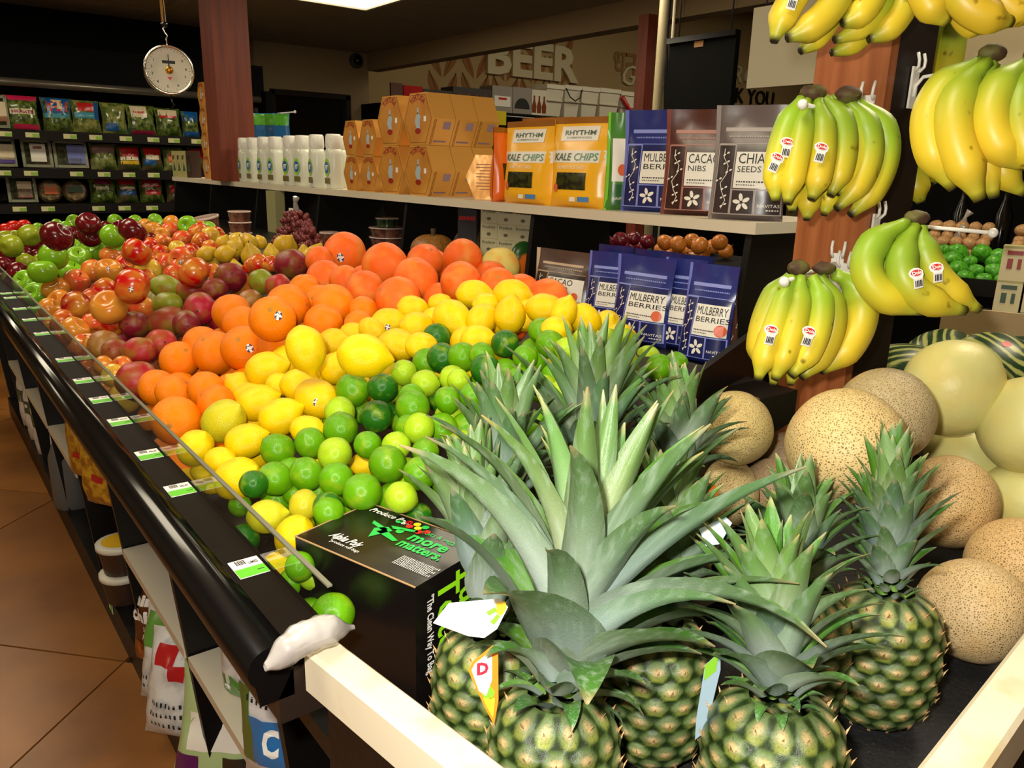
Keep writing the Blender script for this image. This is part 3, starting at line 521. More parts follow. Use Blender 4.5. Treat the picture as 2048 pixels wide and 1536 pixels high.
('a_',0.329,3.079,0.938,0.034,0,0,'r',5,1,3),('a_',0.977,3.129,1.126,0.033,0,0,'r',7,2,2),('a_',0.33,3.198,0.899,0.035,0,0,'g',1,1,3),('a_',0.534,3.244,1.03,0.033,0,0,'m',2,4,4),
('a_',0.978,3.255,1.13,0.036,0,0,'g',4,2,3),('a_',0.332,3.298,0.919,0.036,0,0,'g',2,3,3),('a_',0.332,3.363,0.938,0.037,0,0,'m',1,3,3),('a_',1.01,3.336,1.13,0.035,0,0,'g',4,3,3),
('a_',0.477,3.446,1.003,0.034,0,0,'g',3,4,4),('a_',1.013,3.456,1.127,0.035,0,0,'y',7,1,2),('a_',0.328,3.502,0.942,0.033,0,0,'m',1,2,3),('a_',0.48,3.505,0.983,0.032,0,0,'g',3,3,4),
('a_',0.331,3.579,0.947,0.036,0,0,'o',2,2,3),('a_',0.435,3.579,1.004,0.033,0,0,'o',3,1,4),('a_',0.917,3.622,1.124,0.034,0,0,'g',4,1,3),('a_',0.327,3.73,0.906,0.032,0,0,'o',2,1,3),
('a_',0.478,3.74,1.024,0.033,0,0,'o',3,2,4),('a_',0.329,3.793,0.915,0.034,0,0,'m',1,1,3),('a_',0.631,3.968,1.015,0.035,0,0,'m',2,3,4),('a_',0.475,4.016,0.974,0.037,0,0,'m',2,2,4),
('a_',0.375,4.183,0.968,0.032,0,0,'m',2,1,4),
]
# ---------------------------------------------------------------- fruit
def peel(name, rough, bump, objcol=True, spec=.5, **k): return mat(name, (255, 255, 255), rough, objcol=True, spec=spec, bump=bump, **k)
M_orange = peel('orange_peel', .36, (34, .35, .02), spec=.3, col2=(250, 124, 0), ns=2.0, na=(.5, .9))
M_lemon = peel('lemon_peel', .33, (26, .3, .02), spec=.35, col2=(214, 190, 20), ns=1.6, na=(.5, .95))
M_lime = peel('lime_peel', .24, (24, .2, .015), spec=.35, col2=(150, 176, 30), ns=1.3, na=(.52, .9))
M_grape = peel('grapefruit_peel', .38, (40, .25, .015), spec=.28, col2=(238, 140, 50), ns=1.3, na=(.45, .75))
M_mango = peel('mango_skin', .42, (50, .05, .01), spec=.35, col2=(140, 116, 36), ns=.9, na=(.46, .74))
M_mango2 = peel('mango_skin_green_blush', .42, (50, .05, .01), col2=(150, 60, 36), ns=1.1, na=(.45, .75))
M_pear = peel('pear_skin', .38, (60, .1, .01), col2=(170, 128, 30), ns=5, na=(.55, .8))
M_apred = peel('apple_skin_dark_red', .2, None, col2=(70, 6, 14), ns=3.0, na=(.4, .7), stretch=(3, 3, .6))
M_apgreen = peel('apple_skin_green', .22, None, col2=(150, 190, 60), ns=26, na=(.62, .75))
M_appink = peel('apple_skin_streaked', .22, None, col2=(212, 150, 50), ns=.9, na=(.38, .74), stretch=(1.5, 1.5, .7), det=2)
M_stem = mat('woody_stem', (70, 50, 25), .8)
M_navel = mat('navel_scar', (176, 120, 40), .7)
M_stickw = mat('sticker_white', (240, 238, 235), .35)
M_stickb = mat('sticker_print', (52, 48, 96), .4)
M_stickr = mat('sticker_red', (200, 40, 40), .4)
def spindle(fn, n=26, k=18, wob=0.0, lob=None, seed=0):
    mb = MB(); pr = []
    vs = []; fs = []
    for j in range(k+1):
        a = -PI/2+PI*j/k; r, z = fn(a)
        for i in range(n):
            t = 2*PI*i/n; q = r*(1+(lob(t, a) if lob else 0))
            v = Vector((q*math.cos(t), q*math.sin(t), z))
            if wob: v *= 1+wob*noise.noise(v*1.3+Vector((seed, 0, 0)))
            vs.append(v)
    fs = [(j*n+i, j*n+(i+1) % n, (j+1)*n+(i+1) % n, (j+1)*n+i) for j in range(k) for i in range(n)]
    mb.add(vs, fs, 0, True); return mb
def f_round(a): return math.cos(a), math.sin(a)
def f_orange(a): return math.cos(a)**.97 if math.cos(a) > 0 else 0, .96*math.sin(a)-.05*math.exp(-((PI/2-a)/.16)**2)
def f_lemon(a):
    c, s = max(math.cos(a), 0), math.sin(a)
    return .96*c**.92, 1.12*s + (.24*math.exp(-((PI/2-a)/.23)**2)) - .08*math.exp(-((PI/2+a)/.25)**2)+.04*s
def f_lime(a):
    c, s = max(math.cos(a), 0), math.sin(a)
    return c**.98, 1.03*s + .09*math.exp(-((PI/2-a)/.2)**2)
def f_mango(a):
    c, s = max(math.cos(a), 0), math.sin(a); return (.9+.07*s)*c, 1.17*s
def f_apple(a):
    c, s = max(math.cos(a), 0), math.sin(a)
    return (c**.85)*(1+.05*s), .86*s-.33*math.exp(-((PI/2-a)/.3)**2)+.16*math.exp(-((PI/2+a)/.3)**2)
def f_pear(a):
    c, s = max(math.cos(a), 0), math.sin(a); z = 1.22*s+.1
    return c**.8*(.93 if s < 0 else .93-.55*s*s*(3-2*s)*.98), z
ME = {}
ME['o'] = [spindle(f_orange, wob=.03, seed=q).mesh('orange', M_orange) for q in range(3)]
ME['g'] = [spindle(f_orange, wob=.035, seed=q+5).mesh('grapefruit', M_grape) for q in range(2)]
ME['l'] = [spindle(f_lemon, wob=.06, seed=q+9).mesh('lemon', M_lemon) for q in range(3)]
ME['i'] = [spindle(f_lime, wob=.05, seed=q+13).mesh('lime', M_lime) for q in range(3)]
ME['m'] = [spindle(f_mango, wob=.10, seed=q+17).mesh('mango', M_mango) for q in range(2)]
ME['mg'] = [spindle(f_mango, wob=.10, seed=q+19).mesh('mango', M_mango2) for q in range(2)]
ME['p'] = [spindle(f_pear, wob=.05, seed=q+23).mesh('pear', M_pear) for q in range(2)]
_lob = lambda t, a: .025*math.cos(5*t)*(.5-.5*math.sin(a))+.03*math.cos(2*t)*math.sin(a)
ME['am'] = [spindle(f_apple, lob=_lob, seed=q).mesh('apple', M_apred) for q in range(2)]
ME['ag'] = [spindle(f_apple, lob=_lob, seed=q).mesh('apple', M_apgreen) for q in range(2)]
ME['ap'] = [spindle(f_apple, lob=_lob, wob=.06, seed=q+3).mesh('apple', M_appink) for q in range(3)]
me_stem = MB().tube([(0, 0, .42), (.02, 0, .62), (.06, .02, .84)], [.035, .03, .045], 6).mesh('stem', M_stem)
me_pstem = MB().tube([(0, 0, 1.0), (.03, 0, 1.32), (.1, .02, 1.52)], [.05, .035, .05], 6).mesh('stem', M_stem)
me_mstem = MB().lathe([(.001, 1.10), (.07, 1.13), (.06, 1.17), (.02, 1.175)], 8).mesh('stem_scar', M_stem)
me_navel = MB().lathe([(.001, .91), (.09, .93), (.12, .905), (.13, .86)], 10).mesh('navel', M_navel)
me_calyx = MB().lathe([(.001, -1.1), (.09, -1.105), (.075, -1.14), (.02, -1.15)], 8).mesh('stem_button', M_stem)
def cap(a1, n=14, r=1.012):
    mb = MB(); vs = [Vector((0, 0, r))]; fs = []; ms = []
    for j in (1, 2, 3):
        a = a1*j/3; vs += [Vector((r*math.sin(a)*math.cos(2*PI*i/n), r*math.sin(a)*math.sin(2*PI*i/n)*.8, r*math.cos(a))) for i in range(n)]
    for i in range(n): fs.append((0, 1+i, 1+(i+1) % n)); ms.append(0)
    for j in range(2):
        for i in range(n):
            fs.append((1+j*n+i, 1+(j+1)*n+i, 1+(j+1)*n+(i+1) % n, 1+j*n+(i+1) % n)); ms.append(1 if (j == 1 and i % 7 in (1, 2, 4, 5)) or (j == 0 and i % 4 == 0) else 0)
    return mb.add(vs, fs, ms, True).mesh('sticker', [M_stickw, M_stickb])
me_stick = cap(.20)
me_stickm = cap(.15)
NAME = dict(o='orange', l='lemon', i='lime', g='grapefruit', m='mango', a='apple', p='pear')
ORD = ['zeroth', 'first', 'second', 'third', 'fourth', 'fifth', 'sixth', 'seventh', 'eighth', 'ninth', 'tenth', 'eleventh', 'twelfth', '13th', '14th', '15th', '16th', '17th', '18th', '19th', '20th']
def col(c, v=.08):
    k = random.uniform(1-v, 1+v); l = lin(c); return (min(l[0]*k, 1), min(l[1]*k*random.uniform(1-v/2, 1+v/2), 1), l[2]*k, 1)
LOOK = {'o': ('bright orange navel orange', (255, 136, 0)), 'g': ('large pinkish orange grapefruit', (250, 106, 26)),
        'l': ('yellow lemon', (252, 210, 4)), 'i': ('green lime', (96, 158, 10)), 'id': ('dark green lime', (38, 104, 20)), 'ip': ('pale yellowish green lime', (168, 204, 34)), 'iy': ('yellowing lime', (190, 182, 30)),
        'm': ('red mango', (168, 26, 40)), 'md': ('dark maroon mango', (128, 24, 40)), 'mc': ('crimson mango', (170, 18, 50)), 'mr': ('red blushed mango', (172, 38, 38)), 'mg': ('green mango', (130, 140, 24)), 'mb': ('brownish red mango', (140, 56, 32)), 'mt': ('tan green mango', (160, 112, 44)), 'ms': ('big red green mango with sticker', (160, 26, 34)),
        'ar': ('red apple', (200, 14, 16)), 'ac': ('deep crimson apple', (170, 8, 20)), 'ay': ('yellow and red apple', (214, 128, 40)), 'ap': ('pinkish orange apple', (218, 76, 44)), 'aY': ('mostly yellow apple', (222, 190, 60)), 'ag': ('bright green apple', (120, 176, 26)), 'ao': ('olive green apple', (138, 150, 30)), 'am': ('dark red apple', (104, 8, 20)), 'p': ('speckled yellow pear', (208, 170, 30))}
WHERE = dict(o='the orange heap', l='the lemon heap', i='the lime heap', g='the grapefruit pile', m='the mango row', p='the pear pile')
def dir_quat(axis, spin): return Vector(axis).to_track_quat('Z', 'Y') @ Euler((0, 0, spin)).to_quaternion()
for (kd, x, y, z, r, ww, hh, look, row, pos, cnt) in FRUIT:
    bur = kd.endswith('_'); k = kd[0]; pos3 = Vector((x, y, z)); lk = look if isinstance(look, str) else ''
    st = 's' in lk and k in 'oga' or (k == 'm' and lk == 's')
    cls = k + (lk.replace('s', '').replace('n', '')[:1] if k in 'iam' and lk != 's' else '')
    if k == 'm' and lk == 's': cls = 'ms'
    if k == 'a' and cls == 'a': cls = 'ap'
    name, c = LOOK.get(cls, LOOK[k if k != 'a' else 'ap'])
    mk = k
    if k == 'a': mk = {'ag': 'ag', 'ao': 'ag', 'am': 'am'}.get(cls, 'ap')
    if k == 'm': mk = 'mg' if cls in ('mg', 'mt') else 'm'
    o = obj(NAME[k], random.choice(ME[mk]), None, pos3)
    tocam = (CAM-pos3).normalized()
    o.rotation_mode = 'QUATERNION'
    if k == 'l' and not bur and not isinstance(look, str):
        ang = R_(look); q = max(ww, hh)/max(1, min(ww, hh)); tl_ = 0 if q > 1.15 else .55
        ax = (RT*math.cos(ang)+UP*math.sin(ang))*math.cos(tl_) + tocam*math.sin(tl_)*random.choice((1, -1))
        sc = r*(.95 if q > 1.15 else 1)
    elif k in 'og': ax = (Vector((random.uniform(-1, 1), random.uniform(-1, 1), random.uniform(-.3, 1))) if 'n' not in lk else tocam*.9-RT*.25-UP*.2); sc = r
    elif k == 'm': ax = Vector((random.uniform(-1, 1), random.uniform(-1, 1), random.uniform(-.4, .5)))*.7 + (RT*.9 if ww > 1.2*hh else tocam*.9); sc = r*1.0
    elif k == 'p': ax = RT*random.uniform(-1, 1)+UP*random.uniform(.2, 1)+tocam*random.uniform(-.2, .4); sc = r*.92
    elif k == 'a': ax = Vector((random.uniform(-.9, .9), random.uniform(-.9, .9), random.uniform(.1, 1))); sc = r*1.04
    else: ax = Vector((random.uniform(-1, 1), random.uniform(-1, 1), random.uniform(-1, 1))); sc = r*1.0
    o.rotation_quaternion = dir_quat(ax.normalized(), random.uniform(0, 6)); o.scale = (sc, sc, sc)
    o.color = col(c)
    if k == 'l' and not isinstance(look, str) and (ww, hh) in ((90, 80), (80, 66)): o.color = col((206, 200, 30)); name = 'greenish yellow lemon'
    if not bur or k in 'a':
        if k == 'a' and random.random() < .55: obj('stem', me_stem, o)
    if not bur:
        if k == 'o' or k == 'g': obj('navel', me_navel, o)
        if k == 'm': obj('stem_scar', me_mstem, o)
        if k == 'p': obj('stem', me_pstem, o)
        if k == 'l': obj('stem_button', me_calyx, o)
        if st or (k == 'l' and (ww, hh) in ((70, 60), (85, 78), (76, 62))):
            if k == 'l': name += ' with a sticker'
            s = obj('sticker', me_stick if k in 'ogl' else me_stickm, o); s.rotation_mode = 'QUATERNION'
            dv = (tocam+RT*random.uniform(-.25, .3)+UP*random.uniform(-.35, .25)).normalized()
            s.rotation_quaternion = o.rotation_quaternion.inverted() @ dir_quat(dv, random.uniform(-.4, .4)+PI/2)
            if k == 'l': s.scale = (1.02, 1.02, 1.02)
    where = WHERE.get(k) or {'ag': 'the green apples', 'am': 'the dark red apples'}.get(mk, 'the mixed red apples')
    pl = 'alone' if cnt == 1 else ('leftmost' if pos == 1 else 'rightmost' if pos == cnt else ORD[pos]+' from left')
    if st and 'sticker' not in name: name += ' with sticker'
    if bur: tag(o, 'buried %s, %s, %s sunken row of %s' % (name, pl, ORD[row], where), NAME[k], NAME[k]+'s under the top layer of the heap')
    else: tag(o, '%s, %s, %s row of %s' % (name, pl, ORD[row], where), NAME[k], NAME[k]+'s in the top layer of the heap')
# ---------------------------------------------------------------- pineapples
M_pbody = mat('pineapple_rind', (255, 255, 255), .32, vcol=True, bump=(260, .25), col2=(60, 70, 24), ns=60, na=(.52, .85))
M_pspike = mat('pineapple_bract', (206, 178, 118), .5, col2=(150, 104, 60), ns=90)
M_leafm = mat('pineapple_leaf', (255, 255, 255), .33, vcol=True, objcol=True, bump=(60, .2), stretch=(5, 5, .5), col2=(150, 168, 150), ns=5, na=(.48, .95))
NE, NR = 13, 9
def sm(a, b, x): t = min(1, max(0, (x-a)/(b-a))); return t*t*(3-2*t)
def mixc(a, b, t): return tuple(a[i]*(1-t)+b[i]*t for i in range(3))
def pine_r(v):                                                       # radius (diameter 1) along the height 0..1
    return .5*max(.02, (1-abs(2*v-1.02)**3.6))**.46 if 0 <= v <= 1 else 0
def pine_body(seed):
    nu, nv = NE*10, 88; rnd = random.Random(seed)
    jit = {}
    def eye(u, v):
        y = v*NR; best = None
        for row in (int(math.floor(y))-1, int(math.floor(y)), int(math.floor(y))+1):
            off = .5 if row % 2 else 0
            x = u*NE-off; cx = round(x)
            dx, dy = (x-cx), (y-(row+.5))*.95
            d = max(abs(dx)*1.02+abs(dy)*.58, abs(dy)*1.04)
            if best is None or d < best[0]: best = (d, dx, dy, row, cx % NE)
        return best
    GD, GM, GY, TN, GR = (.012, .026, .006), (.07, .12, .024), (.27, .29, .05), (.50, .36, .16), (.15, .20, .085)
    def fn(u, v):
        d, dx, dy, row, cx = eye(u, v); h = max(0, 1-(d/.56)**2)
        k = .030*h**.7+.012*sm(.25, .0, d)-.004
        vv = .5-.5*math.cos(PI*(.04+.92*v)); vv = .2*vv+.8*v
        r = pine_r(.012+.975*v)+k*(.3+.7*math.sin(PI*min(1, max(0, v))))
        a = 2*PI*u; return Vector((r*math.cos(a), r*math.sin(a), v*1.38))
    def cf(u, v):
        d, dx, dy, row, cx = eye(u, v)
        j = jit.setdefault((row, cx), (rnd.uniform(.75, 1.25), rnd.uniform(-.1, .1)))
        c = mixc(GD, GM, sm(.56, .46, d))
        low = sm(.1, -.35, dy)
        c = mixc(c, mixc(GR, GY, low), sm(.50, .34, d)*.9)
        c = mixc(c, TN, sm(.24, .08, math.hypot(dx*.8, dy*1.0-.06)))
        return tuple(q*j[0] for q in c)+(1,)
    mb = MB().grid(fn, nu, nv, 0, True, False, cf)
    me = mb.mesh('rind', M_pbody)
    sp = MB()
    for row in range(0, NR):
        for c in range(NE):
            u = (c+(.5 if row % 2 else 0))/NE; v = (row+.5)/NR
            p = fn(u, v); a = 2*PI*u; o = Vector((math.cos(a), math.sin(a), .35)).normalized(); t = Vector((-math.sin(a), math.cos(a), 0))
            z = Vector((0, 0, 1)); s = rnd.uniform(.7, 1.2)
            b0 = p-z*.022*s; tip = p+o*.030*s+z*.04*s+t*rnd.uniform(-.012, .012)
            sp.add([b0+t*.017*s-o*.004, b0-t*.017*s-o*.004, p+z*.012*s, tip], [(0, 1, 3), (1, 2, 3), (2, 0, 3)], 0, False)
    return me, sp.mesh('spikes', M_pspike)
PB = [pine_body(1), pine_body(2)]
def leaf_mesh(k, hw, ns=9):
    cen = [Vector((0, 0, 0))]; th = [0.0]
    for i in range(ns):
        s = (i+.5)/ns; a = k*s**1.25; cen.append(cen[-1]+Vector((math.sin(a), 0, math.cos(a)))/ns); th.append(k*((i+1)/ns)**1.25)
    mb = MB()
    for side in (0, 1):
        def fn(u, v):
            i = round(v*ns); s = i/ns; a = th[i]; N = Vector((math.cos(a), 0, -math.sin(a))); c = 2*u-1
            wd = hw*(.72+.28*min(1, s/.18))*max(0.015, 1-s**1.5)**.8
            q = cen[i]+Vector((0, c*wd, 0))-N*(.42*wd*c*c)
            return q + N*(.016*(1-abs(c))*(1-s*.8) if side == 0 else 0)
        def cf(u, v):
            s = v; c = abs(2*u-1)
            if side == 0: q = mixc((.29, .34, .31), (.10, .19, .07), sm(.1, .8, s))
            else: q = mixc((.17, .34, .04), (.05, .16, .02), sm(.05, .7, s))
            q = mixc(q, (.07, .12, .04), .55*sm(.75, 1, c))
            q = mixc(q, (.34, .25, .12), sm(.90, 1, s))
            return q+(1,)
        mb.grid(fn, 4, ns, 0, True, side == 1, cf)
    return mb.mesh('leaf', M_leafm)
LV = [(k, leaf_mesh(k, .16), leaf_mesh(k, .29)) for k in (.1, .45, .85, 1.35, 2.0)]
def pineapple(label, top, tip, dd, dia, n=40, core=.5, lmax=.62, spin=0, seed=0, bend=1.0, spread=1.0, group='pineapples in the end bin', lift=0):
    rnd = random.Random(seed+7); p = atz(top[0], top[1], ZR+lift); base = Vector((p.x, p.y, ZF+lift+.001))
    t = thing('pineapple', label, 'pineapple', base, 0, group)
    me, sp = PB[seed % 2]; hh = (ZR-ZF)/1.38
    b = obj('body', me, t, (0, 0, 0), (0, 0, spin), (dia, dia, hh)); s = tag(obj('spikes', sp, b), kind='stuff')
    top3 = Vector((0, 0, ZR-ZF-.012)); tp = at(tip[0], tip[1], depth(p)+dd)-base
    A = (tp-top3); H = A.length; A.normalize(); B1 = A.cross(Vector((.3, 1, .1))).normalized(); B2 = A.cross(B1)
    n = int(n*1.5)
    for i in range(n):
        f = i/(n-1); ph = i*2.39996+spin
        out = B1*math.cos(ph)+B2*math.sin(ph)
        L = H*lmax*(.24+.76*sm(.05, .5, f)) if f < .5 else H*(lmax+(1-core-lmax)*(f-.5)/.5)
        L *= rnd.uniform(.85, 1.18)*1.1
        tau = R_((88*(1-f)**.9+6)*rnd.uniform(.8, 1.15)*.66*spread)
        kk = (1.25*(1-f)+.15)*bend*rnd.uniform(.6, 1.3)
        v = min(LV, key=lambda q: abs(q[0]-kk))
        me_ = v[2] if f < .34 else v[1]
        Z = A*math.cos(tau)+out*math.sin(tau); Z = (Z+A.cross(out)*rnd.uniform(-.16, .16)).normalized(); Y = Z.cross(out*math.cos(tau)-A*math.sin(tau)).normalized(); X = Y.cross(Z)
        pos = top3+A*(H*core*f**1.1)+out*(.020*(1-f*.75))
        g = rnd.uniform(.78, 1.2); wsc = min(max(.155/ (L/ .1) ** .55, .10), .19)/.155 if False else 1
        W = L*(1.0 if f < .34 else min(1.25, max(.62, .125/L)))
        M = Matrix(((X.x*L, Y.x*W, Z.x*L, pos.x), (X.y*L, Y.y*W, Z.y*L, pos.y), (X.z*L, Y.z*W, Z.z*L, pos.z), (0, 0, 0, 1)))
        qx = [px_of(base+pos+Z*(L*s_)+X*(L*.3*kk*s_*s_)) for s_ in (.7, 1.0)]
        if f < .7 and any(600 < a < 905 and 1010 < b < 1230 for a, b in qx): continue
        o = obj('leaf', me_, t); o.matrix_local = M
        br = 1.0 if f < .72 else 1.25
        o.color = (g*br*rnd.uniform(.88, 1.05), g*br, g*rnd.uniform(.8, 1.1)*(1.0 if f < .6 else .8), 1)
    return t
PIN = {}
PIN['A'] = pineapple('foreground pineapple with big splayed crown and white hang tag at its left', (1112, 1392), (1222, 830), .05, .1185, 46, .50, .74, .4, 1, 1.1)
PIN['B'] = pineapple('pineapple right beside the black box, its crown fanning left over the limes', (982, 1262), (925, 850), .07, .117, 46, .62, .45, 1.2, 2, .7, .72)
PIN['C'] = pineapple('pineapple hidden behind the foreground crown, short blue backed tag by its side', (1318, 1240), (1345, 905), .04, .118, 34, .5, .58, 2.2, 3)
PIN['D'] = pineapple('front right pineapple with short bright green tipped crown, cut off by the lower frame', (1560, 1398), (1540, 1035), .03, .125, 42, .5, .6, .9, 4, 1.0)
PIN['E'] = pineapple('tall upright pineapple beside the cantaloupes at the right board', (1778, 1182), (1785, 862), .01, .125, 60, .66, .40, 1.7, 5, .6, .72)
PIN['F'] = pineapple('pineapple between and behind the two right hand pineapples, only its crown showing', (1612, 1180), (1590, 918), .03, .115, 44, .55, .55, 2.6, 6)
PIN['G'] = pineapple('pineapple behind the black box, crown rising before the lime heap', (1000, 1022), (1020, 735), .03, .11, 40, .5, .58, .2, 7, .8, .8, lift=.06)
PIN['H'] = pineapple('rearmost pineapple with the tallest crown reaching up to the pouches', (1178, 960), (1185, 655), .02, .112, 40, .45, .66, 3.2, 8, .7, .8, lift=.06)
PIN['I'] = pineapple('rear pineapple beside the round cantaloupe, dry brown tips on its crown', (1352, 965), (1362, 735), .02, .11, 38, .5, .6, 4.2, 9, .9, .85, lift=.06)

# hang tags tied to the pineapples: thin printed cards
def card(parent, name, pts, d, mats, prints=(), th=.0008, dgrad=(0, 0)):
    off = Vector(parent.location)
    c0 = sum((p[0] for p in pts))/len(pts); c1 = sum((p[1] for p in pts))/len(pts)
    P = lambda x, y, e=0: at(x, y, d+dgrad[0]*(x-c0)+dgrad[1]*(y-c1)-e)-off
    mb = MB(); mb.prism(pts, lambda u, v, k: P(u, v, 0 if k else -th), 0, 0)
    o = mb.build(name, mats[0], parent)
    for pm, pn, poly in prints:
        MB().prism(poly, lambda u, v, k: P(u, v, .0002+.0004*k), 0).build(pn, pm, o)
    return o, P
M_tagblue = mat('tag_pale_blue', (176, 200, 214), .4)
M_torange = mat('tag_orange', (240, 128, 24), .4); M_tyel = mat('tag_yellow', (244, 196, 40), .4); M_tgrn = mat('tag_leaf_green', (120, 178, 40), .4); M_tred = mat('tag_red', (206, 30, 56), .4)
dA = depth(PIN['A'].location+Vector((0, 0, .12)))
o, P = card(PIN['A'], 'hang_tag', [(866, 1246), (898, 1206), (1000, 1197), (1016, 1214), (994, 1258), (968, 1276), (936, 1272)], dA-.06, [M_paper],
     [(M_tyel, 'printed_flower', [(993, 1206), (1010, 1202), (1014, 1216), (1003, 1232), (992, 1226)]), (M_tgrn, 'printed_leaf', [(972, 1224), (990, 1214), (994, 1222), (978, 1232)]), (M_tgrn, 'printed_leaf', [(980, 1244), (994, 1228), (1002, 1232), (988, 1250)])])
mb = MB()
for k in range(5): mb.prism([(921+k*9, 1226+k*2.8), (928+k*9, 1228+k*2.8), (928+k*9, 1230+k*2.8), (921+k*9, 1228+k*2.8)], lambda u, v, k: P(u, v, .0002+.0003*k))
mb.build('print', M_tagblue, o)
o, P = card(PIN['B'], 'hang_tag', [(936, 1340), (946, 1322), (986, 1290), (996, 1300), (997, 1400), (988, 1450), (968, 1412)], dA-.035, [M_torange],
     [(M_paper, 'white_panel', [(943, 1340), (950, 1327), (984, 1300), (984, 1360), (972, 1392), (958, 1382)]), (M_tyel, 'printed_fruit', [(966, 1396), (990, 1396), (986, 1436), (974, 1414)]), (M_tgrn, 'printed_leaf', [(962, 1384), (980, 1372), (990, 1384), (984, 1398), (970, 1398)])])
mb = MB(); write(mb, 'D', 953, 1350, 32, lambda u, v: P(u, 2*1350-v+ (u-953)*-.15, .0011), bold=.05); mb.build('lettering', M_tred, o)
o, P = card(PIN['C'], 'hang_tag', [(1410, 1330), (1441, 1302), (1441, 1340), (1424, 1410), (1412, 1462), (1390, 1480), (1392, 1440)], dA+.02, [mat('tag_back_blue_grey', (140, 164, 178), .5)],
     [(M_tgrn, 'green_panel', [(1410, 1331), (1438, 1306), (1432, 1342), (1408, 1362)])])
o, P = card(PIN['I'], 'hang_tag', [(1398, 1058), (1452, 1034), (1464, 1046), (1440, 1088), (1412, 1092)], dA+.04, [mat('tag_pale_sky', (200, 226, 244), .4)], [(M_paper, 'white_panel', [(1404, 1061), (1430, 1050), (1424, 1080), (1412, 1086)])])
o, P = card(PIN['I'], 'hang_tag', [(1386, 955), (1410, 962), (1438, 975), (1436, 992), (1404, 985), (1388, 970)], depth(PIN['I'].location)+.0, [M_torange])

# ---------------------------------------------------------------- melons
def melon_mat(name, base, net, scale, th, blush=None):
    m = mat(name, base, .55); N, L, b = nodes(m)
    tc = N.new('ShaderNodeTexCoord'); nz = N.new('ShaderNodeTexNoise'); nz.inputs['Scale'].default_value = 6
    ad = N.new('ShaderNodeMixRGB'); ad.inputs[0].default_value = .06; L.new(tc.outputs['Object'], nz.inputs['Vector']); L.new(tc.outputs['Object'], ad.inputs[1]); L.new(nz.outputs['Color'], ad.inputs[2])
    v = N.new('ShaderNodeTexVoronoi'); v.feature = 'DISTANCE_TO_EDGE'; v.inputs['Scale'].default_value = scale; L.new(ad.outputs[0], v.inputs['Vector'])
    r = N.new('ShaderNodeMapRange'); r.inputs[1].default_value = th[0]; r.inputs[2].default_value = th[1]; L.new(v.outputs['Distance'], r.inputs[0])
    oi = N.new('ShaderNodeObjectInfo')
    mx = N.new('ShaderNodeMix'); mx.data_type = 'RGBA'; L.new(r.outputs[0], mx.inputs[0]); L.new(oi.outputs['Color'], mx.inputs[6]); mx.inputs[7].default_value = lin(base)
    n2 = N.new('ShaderNodeTexNoise'); n2.inputs['Scale'].default_value = .9; L.new(tc.outputs['Object'], n2.inputs['Vector'])
    r2 = N.new('ShaderNodeMapRange'); r2.inputs[1].default_value = .6; r2.inputs[2].default_value = .75; r2.inputs[4].default_value = .6; L.new(n2.outputs['Fac'], r2.inputs[0])
    m2 = N.new('ShaderNodeMix'); m2.data_type = 'RGBA'; L.new(r2.outputs[0], m2.inputs[0]); L.new(mx.outputs[2], m2.inputs[6]); m2.inputs[7].default_value = lin(blush or net)
    L.new(m2.outputs[2], b.inputs['Base Color'])
    bp = N.new('ShaderNodeBump'); bp.inputs['Strength'].default_value = .5; bp.inputs['Distance'].default_value = .02; bp.invert = True; L.new(r.outputs[0], bp.inputs['Height']); L.new(bp.outputs[0], b.inputs['Normal'])
    return m
M_cant = melon_mat('cantaloupe_netting', (138, 118, 66), (214, 190, 138), 24, (.16, .42), (206, 168, 108))
M_honey = mat('honeydew_rind', (214, 210, 136), .42, col2=(222, 206, 122), ns=1.4, na=(.4, .75), bump=(4, .08, .02))
M_hspot = mat('melon_scar', (150, 110, 50), .7)
me_cant = [spindle(lambda a: (math.cos(a), .98*math.sin(a)-.03*math.exp(-((PI/2-a)/.12)**2)), n=40, k=28, wob=.035, seed=q).mesh('cantaloupe', M_cant) for q in range(3)]
me_honey = [spindle(lambda a: (math.cos(a), 1.04*math.sin(a)), n=40, k=28, wob=.03, seed=q+31).mesh('honeydew', M_honey) for q in range(2)]
me_scar = MB().lathe([(.001, 1.0), (.05, .998), (.07, .985)], 10).mesh('stem_scar', M_hspot)
def melon(kind, px, py, wpx, dm, label, c=None, ax=None, z=None):
    d = FPX*dm/wpx; p = at(px, py, d)
    o = obj(kind, random.choice(me_cant if kind == 'cantaloupe' else me_honey), None, p, None, (dm/2,)*3)
    a = Vector(ax) if ax else Vector((random.uniform(-1, 1), random.uniform(-1, 1), random.uniform(-.5, 1)))
    o.rotation_mode = 'QUATERNION'; o.rotation_quaternion = dir_quat(a.normalized(), random.uniform(0, 6))
    o.color = lin(c or (208, 182, 126)); obj('stem_scar', me_scar, o); 
    if kind == 'honeydew': o.children[0].scale = (1.0, 1.0, 1.042)
    tag(o, label, 'melon', 'melons heaped in the end bin'); return o
melon('cantaloupe', 1470, 856, 150, .125, 'netted cantaloupe left of the wooden post behind the pineapple crowns', (206, 184, 120))
melon('cantaloupe', 1690, 893, 232, .152, 'big cantaloupe in front of the foot of the wooden post', (206, 180, 122))
melon('cantaloupe', 1768, 832, 192, .146, 'dull grey tan cantaloupe tucked behind the big one, left of a honeydew', (176, 158, 118))
melon('cantaloupe', 1946, 1220, 206, .134, 'cantaloupe lying on the black mat by the right board', (212, 182, 132))
melon('cantaloupe', 1898, 1002, 184, .148, 'orange blushed cantaloupe behind the crown of the tall right pineapple', (212, 178, 122))
